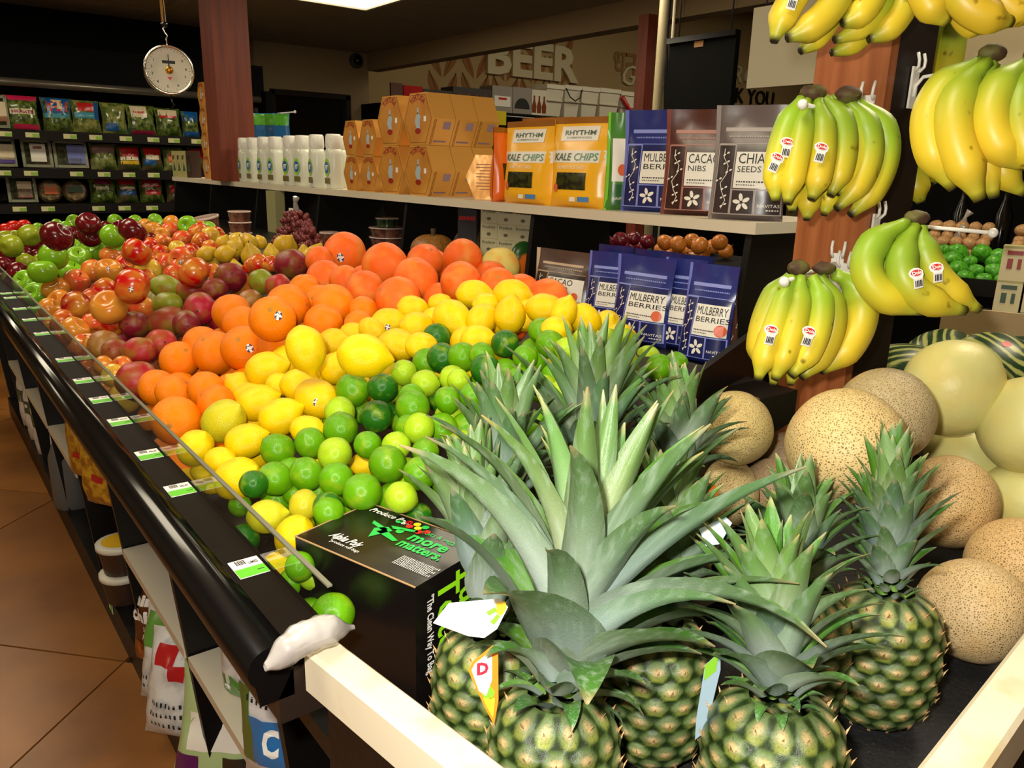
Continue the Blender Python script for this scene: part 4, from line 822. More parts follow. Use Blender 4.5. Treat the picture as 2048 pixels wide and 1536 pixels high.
melon('cantaloupe', 2040, 1135, 200, .146, 'cantaloupe cut off by the right edge of the picture', (208, 172, 116))
melon('cantaloupe', 1440, 985, 150, .128, 'cantaloupe half hidden under the pineapple crowns with an orange tag in front', (206, 184, 130))
melon('cantaloupe', 1570, 925, 125, .120, 'brownish cantaloupe deep between two cantaloupes below the post', (176, 150, 116))
melon('cantaloupe', 1545, 980, 130, .116, 'cantaloupe right behind the short middle pineapple crown', (190, 160, 122))
melon('honeydew', 1905, 776, 188, .165, 'smooth pale honeydew melon on top of the heap below the watermelons', ax=(.4, -.2, 1))
melon('honeydew', 2060, 852, 196, .165, 'honeydew with brown scuffs at the right edge, upper one')
melon('honeydew', 1930, 925, 150, .14, 'honeydew in shade below the top one, behind the blushed cantaloupe')
melon('honeydew', 2052, 1003, 170, .145, 'honeydew at the right edge, lower one')
melon('honeydew', 2070, 768, 140, .16, 'honeydew at the right edge, behind the scuffed one')
# watermelons in the bin behind
m = mat('watermelon_rind', (30, 58, 22), .35); N, L, b = nodes(m)
tc = N.new('ShaderNodeTexCoord'); wv = N.new('ShaderNodeTexWave'); wv.wave_type = 'BANDS'; wv.inputs['Scale'].default_value = 1.0; wv.inputs['Distortion'].default_value = 5; wv.inputs['Detail'].default_value = 3; wv.inputs['Detail Scale'].default_value = 1.6
mp = N.new('ShaderNodeMapping'); mp.inputs['Scale'].default_value = (1.7, 1.7, .35); L.new(tc.outputs['Object'], mp.inputs[0]); L.new(mp.outputs[0], wv.inputs['Vector'])
rp = N.new('ShaderNodeValToRGB'); rp.color_ramp.elements[0].position = .42; rp.color_ramp.elements[0].color = lin((26, 56, 22)); rp.color_ramp.elements[1].position = .8; rp.color_ramp.elements[1].color = lin((168, 170, 96)); L.new(wv.outputs['Fac'], rp.inputs[0]); L.new(rp.outputs[0], b.inputs['Base Color'])
M_wm = m
me_wm = spindle(lambda a: (math.cos(a), 1.2*math.sin(a)), n=36, k=24, wob=.03).mesh('watermelon', M_wm)
for q, (px, py, wp, dm, lb) in enumerate(((1800, 772, 170, .21, 'watermelon peeking over the honeydew beside the dark post'), (1752, 770, 160, .2, 'watermelon partly behind the dark side of the wooden post'), (1885, 742, 165, .21, 'small striped watermelon in the back row, middle one'), (1985, 756, 180, .22, 'striped watermelon with a red sticker behind the top honeydew'), (2046, 708, 165, .22, 'watermelon leaning on the cardboard at the right edge'))):
    k_ = (.93, 1.09, 1.06, .93, 1.08)[q]; dm *= k_/.93*.92; p = at(px, py, FPX*dm/wp*.93/.92)
    o = obj('watermelon', me_wm, None, p, (R_(80), R_(q*17), R_(40+q*33)), (dm/2,)*3); tag(o, lb, 'watermelon', 'watermelons behind the melon heap')
    if q == 3: 
        s = obj('sticker', MB().lathe([(.001, 0), (.10, -.008)], 12).mesh('sticker', M_stickr), o); tc_ = o.rotation_euler.to_quaternion().inverted() @ ((CAM-p).normalized()*.7+UP*.7+RT*.25).normalized()
        s.location = Vector((tc_.x*1.0, tc_.y*1.0, tc_.z*1.2))*1.0; s.rotation_mode = 'QUATERNION'; s.rotation_quaternion = tc_.to_track_quat('Z', 'Y')

mbn = thing('melon_bin', 'black bin full of watermelons behind the melon heap', 'display bin', (2.1, .8, 0)); MB().box((.05, -.16, .375), (.5, .58, .75)).box((.25, .2, .375), (.7, .9, .749)).build('case', M_black, mbn)
# ---------------------------------------------------------------- wooden display post with hooks and bananas
PX0, PXs, PY0, PY1 = 1.38, .155, .745, .885
pt = thing('banana_post', 'tall cherry wood post with dark side holding white hooks of bananas', 'post', (PX0, PY0, 0))
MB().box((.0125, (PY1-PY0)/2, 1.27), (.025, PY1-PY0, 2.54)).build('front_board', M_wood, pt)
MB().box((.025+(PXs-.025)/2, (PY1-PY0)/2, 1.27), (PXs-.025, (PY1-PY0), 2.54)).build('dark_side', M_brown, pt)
PL = Vector((PX0, PY0, 0))
def hook(p, axis, ln, label, drop=.02):                              # bracket on the post at p, rod along axis
    t = thing('banana_hook', label, 'hook', p); ax = Vector(axis); sd = Vector((ax.y, -ax.x, 0)); zz = Vector((0, 0, 1)); b = MB()
    b.bar(zz*-.05+ax*.003, zz*.02+ax*.003, .022, .004, up=ax); b.build('back_plate', M_whitepl, t)
    for q in (-1, 1): MB().tube([zz*.012+sd*.009*q+ax*.005, zz*.02+sd*.010*q+ax*.012, zz*.03+sd*.011*q+ax*.012, zz*.042+sd*.011*q+ax*.008], .0028, 6).build('prong', M_whitepl, t)
    MB().tube([zz*-.03+ax*.006, zz*-.012+ax*.007, zz*.002+ax*.018, zz*.004+ax*.04, zz*.001+ax*ln], .0032, 8).build('rod', M_whitepl, t)
    MB().ball(zz*.001+ax*ln, .008, 10, 8).build('ball_tip', M_whitepl, t); return t
W = (-1, 0, 0); S = (0, -1, 0)
def hk(px, py, face, ln, label):
    p = atx(px, py, PX0-.001) if face is W else aty(px, py, PY0-.001)
    return hook(p, face, ln, label)
hk(1737, 215, W, .20, 'white hook on the wood face holding the large middle bunches')
p0 = Vector((PX0-.001, .80, 1.505)); q0 = at(1605, 210, 1.19)-p0; hook(p0, q0.normalized(), q0.length, 'white hook whose ball tip pokes out of the large double bunch')
p0 = Vector((PX0-.001, .79, 1.245)); q0 = at(1568, 565, 1.165)-p0; hook(p0, q0.normalized(), q0.length, 'white hook whose ball tip pokes out of the lowest bunch')
hk(1690, 548, W, .19, 'white hook on the wood face holding the lowest bunch')
hk(1826, 158, S, .20, 'white hook on the dark side beside the big yellow bunch')
hk(1748, 450, S, .20, 'white hook on the dark side carrying the bunch before the green fruit')
# banana skin: coloured along its length from the green neck to the dark tip
M_ban = mat('banana_skin', (255, 255, 255), .42, vcol=True, objcol=True, col2=(120, 92, 16), ns=46, na=(.70, .78), det=1)
M_crown = mat('banana_crown', (96, 92, 40), .7, col2=(70, 46, 26), ns=40)
def bez(p, t): a = 1-t; return p[0]*a**3+p[1]*3*a*a*t+p[2]*3*a*t*t+p[3]*t**3
def bunch(label, d, crown, bananas, stick=(), ripe=.5, tint=(1, 1, 1)):
    cpos = at(crown[0][0], crown[0][1], d)
    t = thing('banana_bunch', label, 'bananas', cpos, 0, 'banana bunches on the hooks')
    for (cx, cy, cw, chh) in [c for c in crown if len(c) == 4]:
        c = at(cx, cy, d)-cpos; k = d/FPX
        mb = MB(); mb.ball(c, (cw*k/2, cw*k/2*.7, chh*k/2), 12, 8, M=Matrix.Rotation(-.66, 4, 'Z'))
        for i, v in enumerate(mb.v): mb.v[i] = tuple(Vector(v)+Vector((1, 1, 1))*.003*noise.noise(Vector(v)*160))
        mb.build('crown_stub', M_crown, t)
    for n_, (pts, rp, dz) in enumerate(bananas):
        P = [at(pts[2*i], pts[2*i+1], d+(dz*(.25 if i == 0 else 1 if i < 3 else .9)))-cpos for i in range(4)]
        K = 20; path = []; rad = []; cols = []; r = 1.06*rp*d/FPX
        rr = random.Random(n_*7+int(px_seed(pts)))
        yel, grn = (.72, .56, .03), (.26, .42, .025)
        g0 = .32+.22*rr.random()+(.5-ripe)*.5
        for i in range(K+1):
            s = i/K; path.append(bez(P, s))
            q = .40+.60*sm(.03, .26, s); q *= 1-.62*sm(.78, .975, s)
            if s > .97: q *= .8
            rad.append(r*q)
            c = mixc(grn, yel, sm(g0-.25, g0+.38, s)); c = mixc(c, (.22, .36, .03), .75*sm(.84, .94, s)*(1-ripe*.6)); c = mixc(c, (.016, .011, .008), sm(.955, .975, s))
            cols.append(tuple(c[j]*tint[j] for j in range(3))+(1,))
        side = (P[3]-P[0]).cross(UP); 
        mb = MB().tube(path, rad, 10, 0, cols, lambda a: 1+.055*math.cos(5*a), up=tuple(-FW))
        o = mb.build('banana', M_ban, t); k = rr.uniform(.9, 1.12); o.color = (k, k*rr.uniform(.96, 1.04), k, 1)
    for (sx, sy, ang, dd) in stick:
        c = at(sx, sy, d+dd)-cpos; k = d/FPX; ca, sa = math.cos(R_(ang)), math.sin(R_(ang))
        E = lambda u, v, e: c+RT*((u*ca-v*sa)*k)+UP*((u*sa+v*ca)*k)-FW*(e+.003-.000012*(u*u+v*v)*.9)
        pl = [(-9, -20), (9, -20), (9, -1), (13, 4), (14, 12), (8, 18), (0, 20), (-8, 18), (-14, 12), (-13, 4), (-9, -1)]
        so = MB().prism(pl, lambda u, v, q: E(u, v, .0006*q)).build('sticker', M_stickw, t)
        mb = MB(); mb.prism([(11*math.cos(2*PI*i/14), 10+6*math.sin(2*PI*i/14)) for i in range(14)], lambda u, v, q: E(u, v, .0007+.0003*q)); mb.build('red_oval', M_stickr, so)
        mb = MB(); write(mb, 'Dole', -9, 6.5, 9.5, lambda u, v: E(u, v, .0012), bold=.03); mb.build('lettering', M_stickw, so)
        mb = MB()
        for i in range(5): mb.prism([(-7+i*3, -17), (-5.4+i*3+.5*(i % 2), -17), (-5.4+i*3+.5*(i % 2), -5), (-7+i*3, -5)], lambda u, v, q: E(u, v, .0007+.0003*q))
        mb.build('barcode', M_ink, so)
    return t
def px_seed(p): return abs(p[0]*3+p[5])
bunch('large double bunch of ten yellow green bananas with three stickers, on the wood post', 1.235, [(1660, 190), (1626, 186, 56, 34), (1696, 190, 56, 34)],
  [((1604, 196, 1568, 250, 1543, 330, 1552, 404), 23, 0), ((1614, 200, 1602, 270, 1588, 340, 1574, 408), 23, -.012), ((1636, 200, 1656, 270, 1646, 345, 1622, 400), 24, -.016),
   ((1648, 196, 1706, 240, 1694, 330, 1660, 392), 24, -.006), ((1662, 196, 1742, 245, 1722, 345, 1672, 388), 22, .016), ((1694, 200, 1762, 260, 1752, 350, 1672, 418), 25, .012), ((1716, 206, 1812, 255, 1770, 372, 1700, 430), 25, .03),
   ((1612, 200, 1592, 300, 1584, 380, 1584, 424), 20, .035), ((1628, 204, 1632, 330, 1618, 395, 1613, 440), 22, .03), ((1650, 204, 1676, 330, 1662, 390, 1648, 430), 21, .034)],
  [(1573, 294, -8, -.022), (1551, 324, -22, -.022), (1641, 304, -12, -.042)], .45)
bunch('lower bunch of yellow bananas with two stickers, over the cantaloupe', 1.21, [(1620, 535), (1597, 536, 46, 30), (1648, 536, 50, 24)],
  [((1580, 552, 1535, 590, 1508, 680, 1520, 735), 23, .012), ((1584, 552, 1566, 610, 1534, 690, 1516, 760), 24, -.006), ((1602, 552, 1598, 620, 1578, 690, 1549, 760), 24, -.012), ((1624, 552, 1656, 610, 1640, 690, 1581, 752), 25, -.012),
   ((1640, 552, 1690, 620, 1668, 700, 1602, 756), 23, .012), ((1668, 548, 1760, 580, 1726, 690, 1640, 742), 30, .026), ((1600, 560, 1580, 650, 1560, 720, 1545, 770), 20, .03), ((1616, 560, 1606, 650, 1594, 720, 1580, 770), 20, .034)],
  [(1541, 669, -10, -.036), (1616, 672, -14, -.040)], .65)
bunch('small bunch of four bananas with two stickers before the green fruit', 1.12, [(1830, 442), (1834, 436, 52, 30)],
  [((1815, 446, 1690, 490, 1708, 600, 1846, 622), 29, -.004), ((1822, 450, 1766, 500, 1752, 580, 1826, 616), 22, .02), ((1832, 452, 1772, 540, 1800, 600, 1932, 622), 29, -.014), ((1842, 452, 1844, 520, 1866, 570, 1960, 620), 26, -.002)],
  [(1834, 556, 14, -.046), (1874, 544, 10, -.032)], .4)
bunch('big ripe yellow bunch on the right hook below the top right bananas', 1.08, [(1978, 118), (1985, 106, 56, 36)],
  [((1966, 122, 1846, 180, 1822, 270, 1908, 378), 33, .02), ((1974, 124, 1862, 220, 1910, 290, 1960, 402), 35, -.006), ((1986, 126, 1926, 220, 1966, 300, 1988, 396), 29, .008), ((1992, 126, 1960, 190, 1960, 260, 1990, 320), 22, .03)], (), .62, (.94, .9, .9))
bunch('yellow bunch cut off by the right edge of the picture', 1.06, [(2070, 118), (2072, 110, 50, 34)],
  [((2056, 126, 1960, 180, 1950, 290, 2054, 332), 34, .0), ((2072, 128, 2020, 200, 2030, 300, 2092, 340), 32, -.01), ((2050, 140, 1980, 250, 1970, 340, 2050, 386), 28, .03)], (), .62, (.94, .9, .9))
bunch('greenish yellow bunch at the top of the picture above the wood post', 1.19, [(1700, -120), (1700, -128, 70, 36)],
  [((1668, -112, 1622, -50, 1568, 10, 1548, 84), 27, -.004), ((1686, -112, 1706, -20, 1660, 50, 1573, 76), 28, -.02), ((1692, -110, 1690, 0, 1652, 70, 1600, 103), 24, .016), ((1706, -112, 1788, -40, 1740, 30, 1683, 46), 27, -.02), ((1716, -110, 1806, -20, 1760, 50, 1668, 80), 24, .004), ((1726, -110, 1862, -40, 1806, 60, 1736, 78), 26, .0), ((1716, -106, 1790, 20, 1730, 90, 1662, 106), 22, .026)],
  [(1586, -2, -14, -.032)], .4)
bunch('ripe bunch at the top right corner of the picture', 1.06, [(1920, -130), (1920, -136, 70, 36)],
  [((1890, -120, 1812, -60, 1838, 10, 1896, 46), 29, .0), ((1910, -120, 1880, 0, 1950, 40, 2024, 44), 32, -.014), ((1924, -110, 1900, 30, 1930, 54, 1970, 60), 24, .018), ((1950, -120, 1980, -20, 2020, 30, 2068, 34), 30, .0)], (), .72, (.92, .82, .8))
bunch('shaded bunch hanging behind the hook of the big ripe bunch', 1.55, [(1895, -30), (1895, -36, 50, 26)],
  [((1880, -26, 1862, 70, 1856, 140, 1842, 218), 24, .0), ((1902, -26, 1912, 80, 1896, 150, 1862, 224), 25, -.01)], (), .5, (.8, .78, .7))  # tint darkens the skins: shade painted into their colour
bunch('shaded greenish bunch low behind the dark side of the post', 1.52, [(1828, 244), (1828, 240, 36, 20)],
  [((1832, 244, 1808, 300, 1828, 370, 1842, 406), 24, -.008), ((1828, 246, 1868, 300, 1872, 350, 1862, 368), 20, .01), ((1818, 248, 1796, 340, 1800, 400, 1800, 442), 20, .006)], (), .5, (.8, .85, .7))  # darker tint paints the shade onto these bananas
# ---------------------------------------------------------------- printed stand-up pouches
def film(name, c, rough=.28, **k): return mat(name, c, rough, spec=.6, bump=(9, .25, .02), **k)
M_lab = mat('label_cream', (236, 232, 220), .4); M_seal = mat('seal_orange', (226, 104, 60), .4)
class Pouch:
    def __init__(s, name, label, cat, a, b, z0, h, m, puff=.03, lean=0, group=None, top=.9, seal=None, zig=False):
        a, b = Vector(a), Vector(b); s.w = (b-a).xy.length; s.h = h; s.puff = puff; s.top = top
        c = (a+b)/2; s.t = thing(name, label, cat, (c.x, c.y, z0), math.atan2(b.y-a.y, b.x-a.x), group); s.t.rotation_euler.x = R_(lean)
        mb = MB()
        for side in (-1, 1):
            mb.grid(lambda u, v: s.S(u-.5, v, 0, side), 12, 14, 0, True, side > 0)
        s.body = mb.build('pouch', m, s.t)
        if seal: s.panel('top_seal', -.5, top, .5, 1.0, seal, .0006)
    def bul(s, u, v):
        e = max(0, 1-(2*abs(u))**2.6)**.6
        p = sm(-.02, .06, v)*(1-sm(.25, s.top, v)*1.0)*.8+.2*sm(0, .05, v)*(1-sm(.6, s.top+.02, v))
        return s.puff*e*p + .0012
    def S(s, u, v, e=0, side=-1):
        wv = .004*math.sin(u*9+s.w*50)*sm(.7, 1, v)
        k = 1-.05*math.sin(PI*min(1, v))*1.0
        return Vector((u*s.w*k, side*(s.bul(u, v)+e)+wv, v*s.h))
    def panel(s, name, u0, v0, u1, v1, m, e=.0012, parent=None, nu=8, nv=8, r=0):
        def fn(a, b):
            u, v = u0+(u1-u0)*a, v0+(v1-v0)*b
            return s.S(u, v, e)
        return MB().grid(fn, nu, nv, 0, True).build(name, m, parent or s.t)
    def poly(s, mb, pts, e=.002):
        mb.add([s.S(u, v, e) for u, v in pts], [tuple(range(len(pts)))])
    def text(s, mb, st, u, v, size, e=.0024, width=None, **k):         # size in parts of the height
        asp = s.h/s.w
        write(mb, st, u, v, size, lambda x, z: s.S(u+(x-u)*asp if width is None else x, z, e), width=width, **k)
    def dots(s, mb, u0, u1, v, hgt, e=.002, n=None, rnd=random):
        x = u0
        while x < u1:
            wd = rnd.uniform(.012, .03); s.poly(mb, [(x, v), (x+wd, v), (x+wd, v+hgt), (x, v+hgt)], e); x += wd+.012
def leafy(p, mb, cu, cv, r, n, asp):                                 # little white plant picture
    for i in range(n):
        a = 2*PI*i/n+.5; c, s_ = math.cos(a), math.sin(a); pl = []
        for k in range(8):
            t = 2*PI*k/8; x = r*(.55+.42*math.cos(t)); y = r*.22*math.sin(t); pl.append((cu+(x*c-y*s_)*asp, cv+x*s_+y*c))
        p.poly(mb, pl, .0026)
def on(px, x, py=430): q = atx(px, py, x); return Vector((x, q.y, 0))
def superfood(label, a, b, z0, h, w1, w2, base, dark, light, edge, sub, group, lean=0, vine=True):
    p = Pouch('pouch', label, 'pouch', a, b, z0, h, film('pouch_film', base), .028, lean, group)
    asp = p.h/p.w; rr = random.Random(int(a[1]*1000)); MD = film('panel_dark', dark); MLt = mat('print_light', light, .4)
    p.panel('edge_strip', -.5, 0, -.44, 1, film('edge_film', edge), .0008, nu=2, nv=14)
    p.panel('pill_bar', -.36, .775, .40, .81, MLt, .001)
    mb = MB(); p.dots(mb, -.30, .40, .725, .014, rnd=rr); mb.build('small_print', MLt, p.t)
    p.panel('frame_line', -.42, .665, .47, .672, MLt, .0012, nv=1)
    for (u0, v0, u1, v1) in ((-.435, .05, -.185, .668), (-.183, .05, .135, .275), (.137, .05, .485, .275)): p.panel('light_outline', u0, v0, u1, v1, MLt, .0006)
    o = p.panel('plant_panel', -.42, .06, -.20, .655, MD, .0016)
    mb = MB()
    for i in range(7):
        v = .10+i*.075; u = -.31+.05*math.sin(i*1.7); leafy(p, mb, u+.03*(-1)**i, v+.03, .036, 2, asp)
        p.poly(mb, [(-.315+.05*math.sin(i*1.7), v), (-.305+.05*math.sin(i*1.7), v), (-.305+.05*math.sin((i+1)*1.7), v+.075), (-.315+.05*math.sin((i+1)*1.7), v+.075)], .0024)
    mb.build('plant_picture', M_lab, o)
    p.panel('dark_header', -.17, .60, .47, .655, MD, .001)
    o = p.panel('white_label', -.17, .285, .47, .60, M_lab, .0014)
    mb = MB(); p.text(mb, w1, -.14, .50, .125 if len(w1) < 6 else .115, bold=.0, width=.36 if len(w1) == 4 else .44 if len(w1) == 5 else .58); p.text(mb, w2, -.14, .425, .075, width=.09*len(w2) if len(w1) > 5 else .065*len(w2)); p.dots(mb, -.13, .30, .335, .012, .0024, rnd=rr); p.dots(mb, -.13, .12, .310, .007, .0024, rnd=rr)
    mb.build('lettering', M_ink, o)
    MB().add([p.S(.37+.07*math.cos(2*PI*i/18)*asp*.85, .352+.06*math.sin(2*PI*i/18), .0028) for i in range(18)], [tuple(range(18))]).build('orange_seal', M_seal, o)
    o = p.panel('icon_panel', -.17, .06, .12, .265, MD, .0016); mb = MB(); leafy(p, mb, -.03, .16, .085, 5, asp); mb.build('leaf_icon', M_lab, o)
    o = p.panel('name_panel', .15, .06, .47, .265, MD, .0016); mb = MB(); p.text(mb, 'NAVITAS', .18, .12, .04, width=.28, e=.0026); p.dots(mb, .30, .44, .09, .01, .0026, rnd=rr); mb.build('lettering', M_lab, o)
    return p
CH = ((104, 92, 90), (58, 48, 50), (176, 166, 160), (150, 140, 138))
CA = ((84, 44, 36), (54, 28, 24), (176, 120, 108), (128, 66, 54))
MU = ((38, 48, 120), (26, 32, 88), (140, 150, 220), (110, 120, 206))
CP = ((84, 66, 58), (50, 38, 34), (196, 168, 140), (200, 176, 148))
superfood('grey pouch of chia seeds standing rightmost on the white shelf', on(1416, 1.585), on(1566, 1.66), ST, .262, 'CHIA', 'SEEDS', *CH, '', 'superfood pouches on the shelf')
superfood('brown pouch of cacao nibs between the blue and grey pouches on the shelf', on(1320, 1.61), on(1462, 1.70), ST, .262, 'CACAO', 'NIBS', *CA, '', 'superfood pouches on the shelf')
superfood('blue mulberry pouch on the shelf beside the brown pouch', on(1240, 1.63), on(1368, 1.70), ST, .268, 'MULBERRY', 'BERRIES', *MU, '', 'superfood pouches on the shelf')
# green pouch turned sideways
p = Pouch('pouch', 'narrow green pouch turned half away between kale chips and the blue pouch', 'pouch', on(1206, 1.60), on(1256, 1.66), ST, .262, film('green_film', (70, 130, 44)), .02)
p.panel('cream_label', -.30, .30, .42, .74, M_lab); o = p.panel('name_panel', -.25, .05, .40, .27, film('dark_green', (30, 92, 38))); mb = MB(); p.text(mb, 'NAVITAS', -.2, .11, .04, width=.52); mb.build('lettering', M_lab, o)
MB().add([p.S(.12+.2*math.cos(2*PI*i/16), .42+.06*math.sin(2*PI*i/16), .003) for i in range(16)], [tuple(range(16))]).build('orange_seal', M_seal, p.t)
p.panel('lime_edge', -.5, 0, -.40, 1, film('lime_film', (130, 206, 60)), .001, nu=2)
p2 = Pouch('pouch', 'dark green pouch behind the narrow green pouch on the shelf', 'pouch', on(1212, 1.74), on(1262, 1.80), ST, .275, film('green_film_dark', (44, 96, 34)), .015)
# kale chip bags
M_kale = film('yellow_bag', (250, 186, 34)); M_ktop = film('brown_bag_top', (150, 92, 24)); M_kgreen = mat('print_dark_green', (52, 84, 60), .4); M_kmint = mat('print_mint', (96, 150, 120), .4); M_kwin = mat('bag_window', (60, 62, 24), .25, col2=(28, 30, 12), ns=60)
M_blue = mat('print_blue', (70, 130, 190), .4)
def kale(label, a, b, h, z0=None, front=True):
    p = Pouch('chip_bag', label, 'chip bag', a, b, ST, h, M_kale, .036, 0, 'yellow chip bags on the shelf', .93, M_ktop)
    if not front: return p
    o = p.panel('name_label', -.33, .74, .33, .90, M_lab, .0016); mb = MB()
    p.text(mb, 'RHYTHM', -.27, .805, .075, width=.54, bold=.015, e=.003); p.text(mb, 'SUPERFOODS', -.22, .765, .03, width=.44, e=.003); mb.build('lettering', M_kgreen, o)
    o = p.panel('white_band', -.5, .50, .5, .635, M_lab, .0014); mb = MB(); p.text(mb, 'KALE', -.40, .525, .115, width=.33, bold=.015, shear=.12, e=.003); mb.build('lettering', M_kgreen, o)
    mb = MB(); p.text(mb, 'CHIPS', -.02, .525, .115, width=.40, bold=.01, shear=.12, e=.003); mb.build('lettering', M_kmint, o)
    mb = MB(); p.text(mb, 'HONEY MUSTARD', -.30, .43, .055, width=.50, e=.002); mb.build('lettering', M_lab, p.t)
    p.panel('window', -.30, .20, .24, .39, M_kwin, .0014)
    MB().add([p.S(-.30+.05*math.cos(2*PI*i/10), .22+.05*math.sin(2*PI*i/10), .003) for i in range(10)], [tuple(range(10))]).build('honey_pot_print', M_seal, p.t)
    p.panel('emblem', -.02, .07, .08, .12, M_lab, .0016, nu=3, nv=3); p.panel('emblem', .12, .07, .30, .125, M_blue, .0016, nu=3, nv=3)
    return p
kale('yellow kale chip bag next to the narrow green pouch', on(1101, 1.60), on(1214, 1.63), .255)
kale('yellow kale chip bag next to the gold boxes and an orange bag', on(1010, 1.60), on(1106, 1.60), .25)
kale('second row yellow chip bag, only its brown top showing between the two front bags', on(1040, 1.70), on(1140, 1.73), .268, None, False)
p = Pouch('chip_bag', 'orange bag seen edge on between the last gold box and the kale chips', 'chip bag', on(984, 1.57), on(1018, 1.66), ST, .235, film('orange_bag', (232, 110, 22)), .03, 0, None, .93, M_ktop)
p.panel('window', -.25, .3, .3, .52, M_kwin); p.panel('emblem', -.1, .1, .3, .18, M_blue)
# pouches in the trough below the shelf
def low(px0, px1, x0, x1): return on(px0, x0, 620), on(px1, x1, 620)
zl = .9955
a, b = low(1062, 1170, 1.45, 1.47); superfood('brown pouch of cacao powder leaning behind the lemons below the shelf', a, b, zl+.0, .19, 'CACAO', 'POWDER', *CP, '', 'superfood pouches below the shelf', -6)
zs = [('blue mulberry pouch half covered, right next to the cacao powder', 1168, 1258, 1.46, 1.50, .200), ('blue mulberry pouch fully visible in the middle of the lower row', 1224, 1338, 1.40, 1.42, .210), ('blue mulberry pouch half covered between the middle one and the last one', 1316, 1402, 1.44, 1.46, .212), ('blue mulberry pouch last in the lower row beside the black end support', 1364, 1466, 1.375, 1.395, .216)]
for lb, q0, q1, x0, x1, h in zs:
    a, b = low(q0, q1, x0, x1); superfood(lb, a, b, zl, h, 'MULBERRY', 'BERRIES', *MU, '', 'superfood pouches below the shelf', -5)
a, b = low(1438, 1482, 1.40, 1.49); p = Pouch('pouch', 'brown pouch edge with white vines behind the last blue pouch', 'pouch', a, b, zl, .195, film('brown_film', (84, 44, 40)), .014, -5)
mb = MB()
for i in range(6): leafy(p, mb, .1+.12*(-1)**i, .15+i*.12, .05, 2, p.h/p.w*.6)
mb.build('plant_picture', M_lab, p.t)
for k, (q0, q1) in enumerate(((1190, 1262), (1262, 1340), (1335, 1420))):
    a, b = low(q0, q1, 1.52, 1.54); Pouch('pouch', ['blue pouch in the back row, left one, only its dark top showing', 'blue pouch in the back row, middle one, only its dark top showing', 'blue pouch in the back row, right one, only its dark top showing'][k], 'pouch', a, b, zl, .214, film('pouch_film', (30, 38, 100)), .02, 0, 'superfood pouches below the shelf')

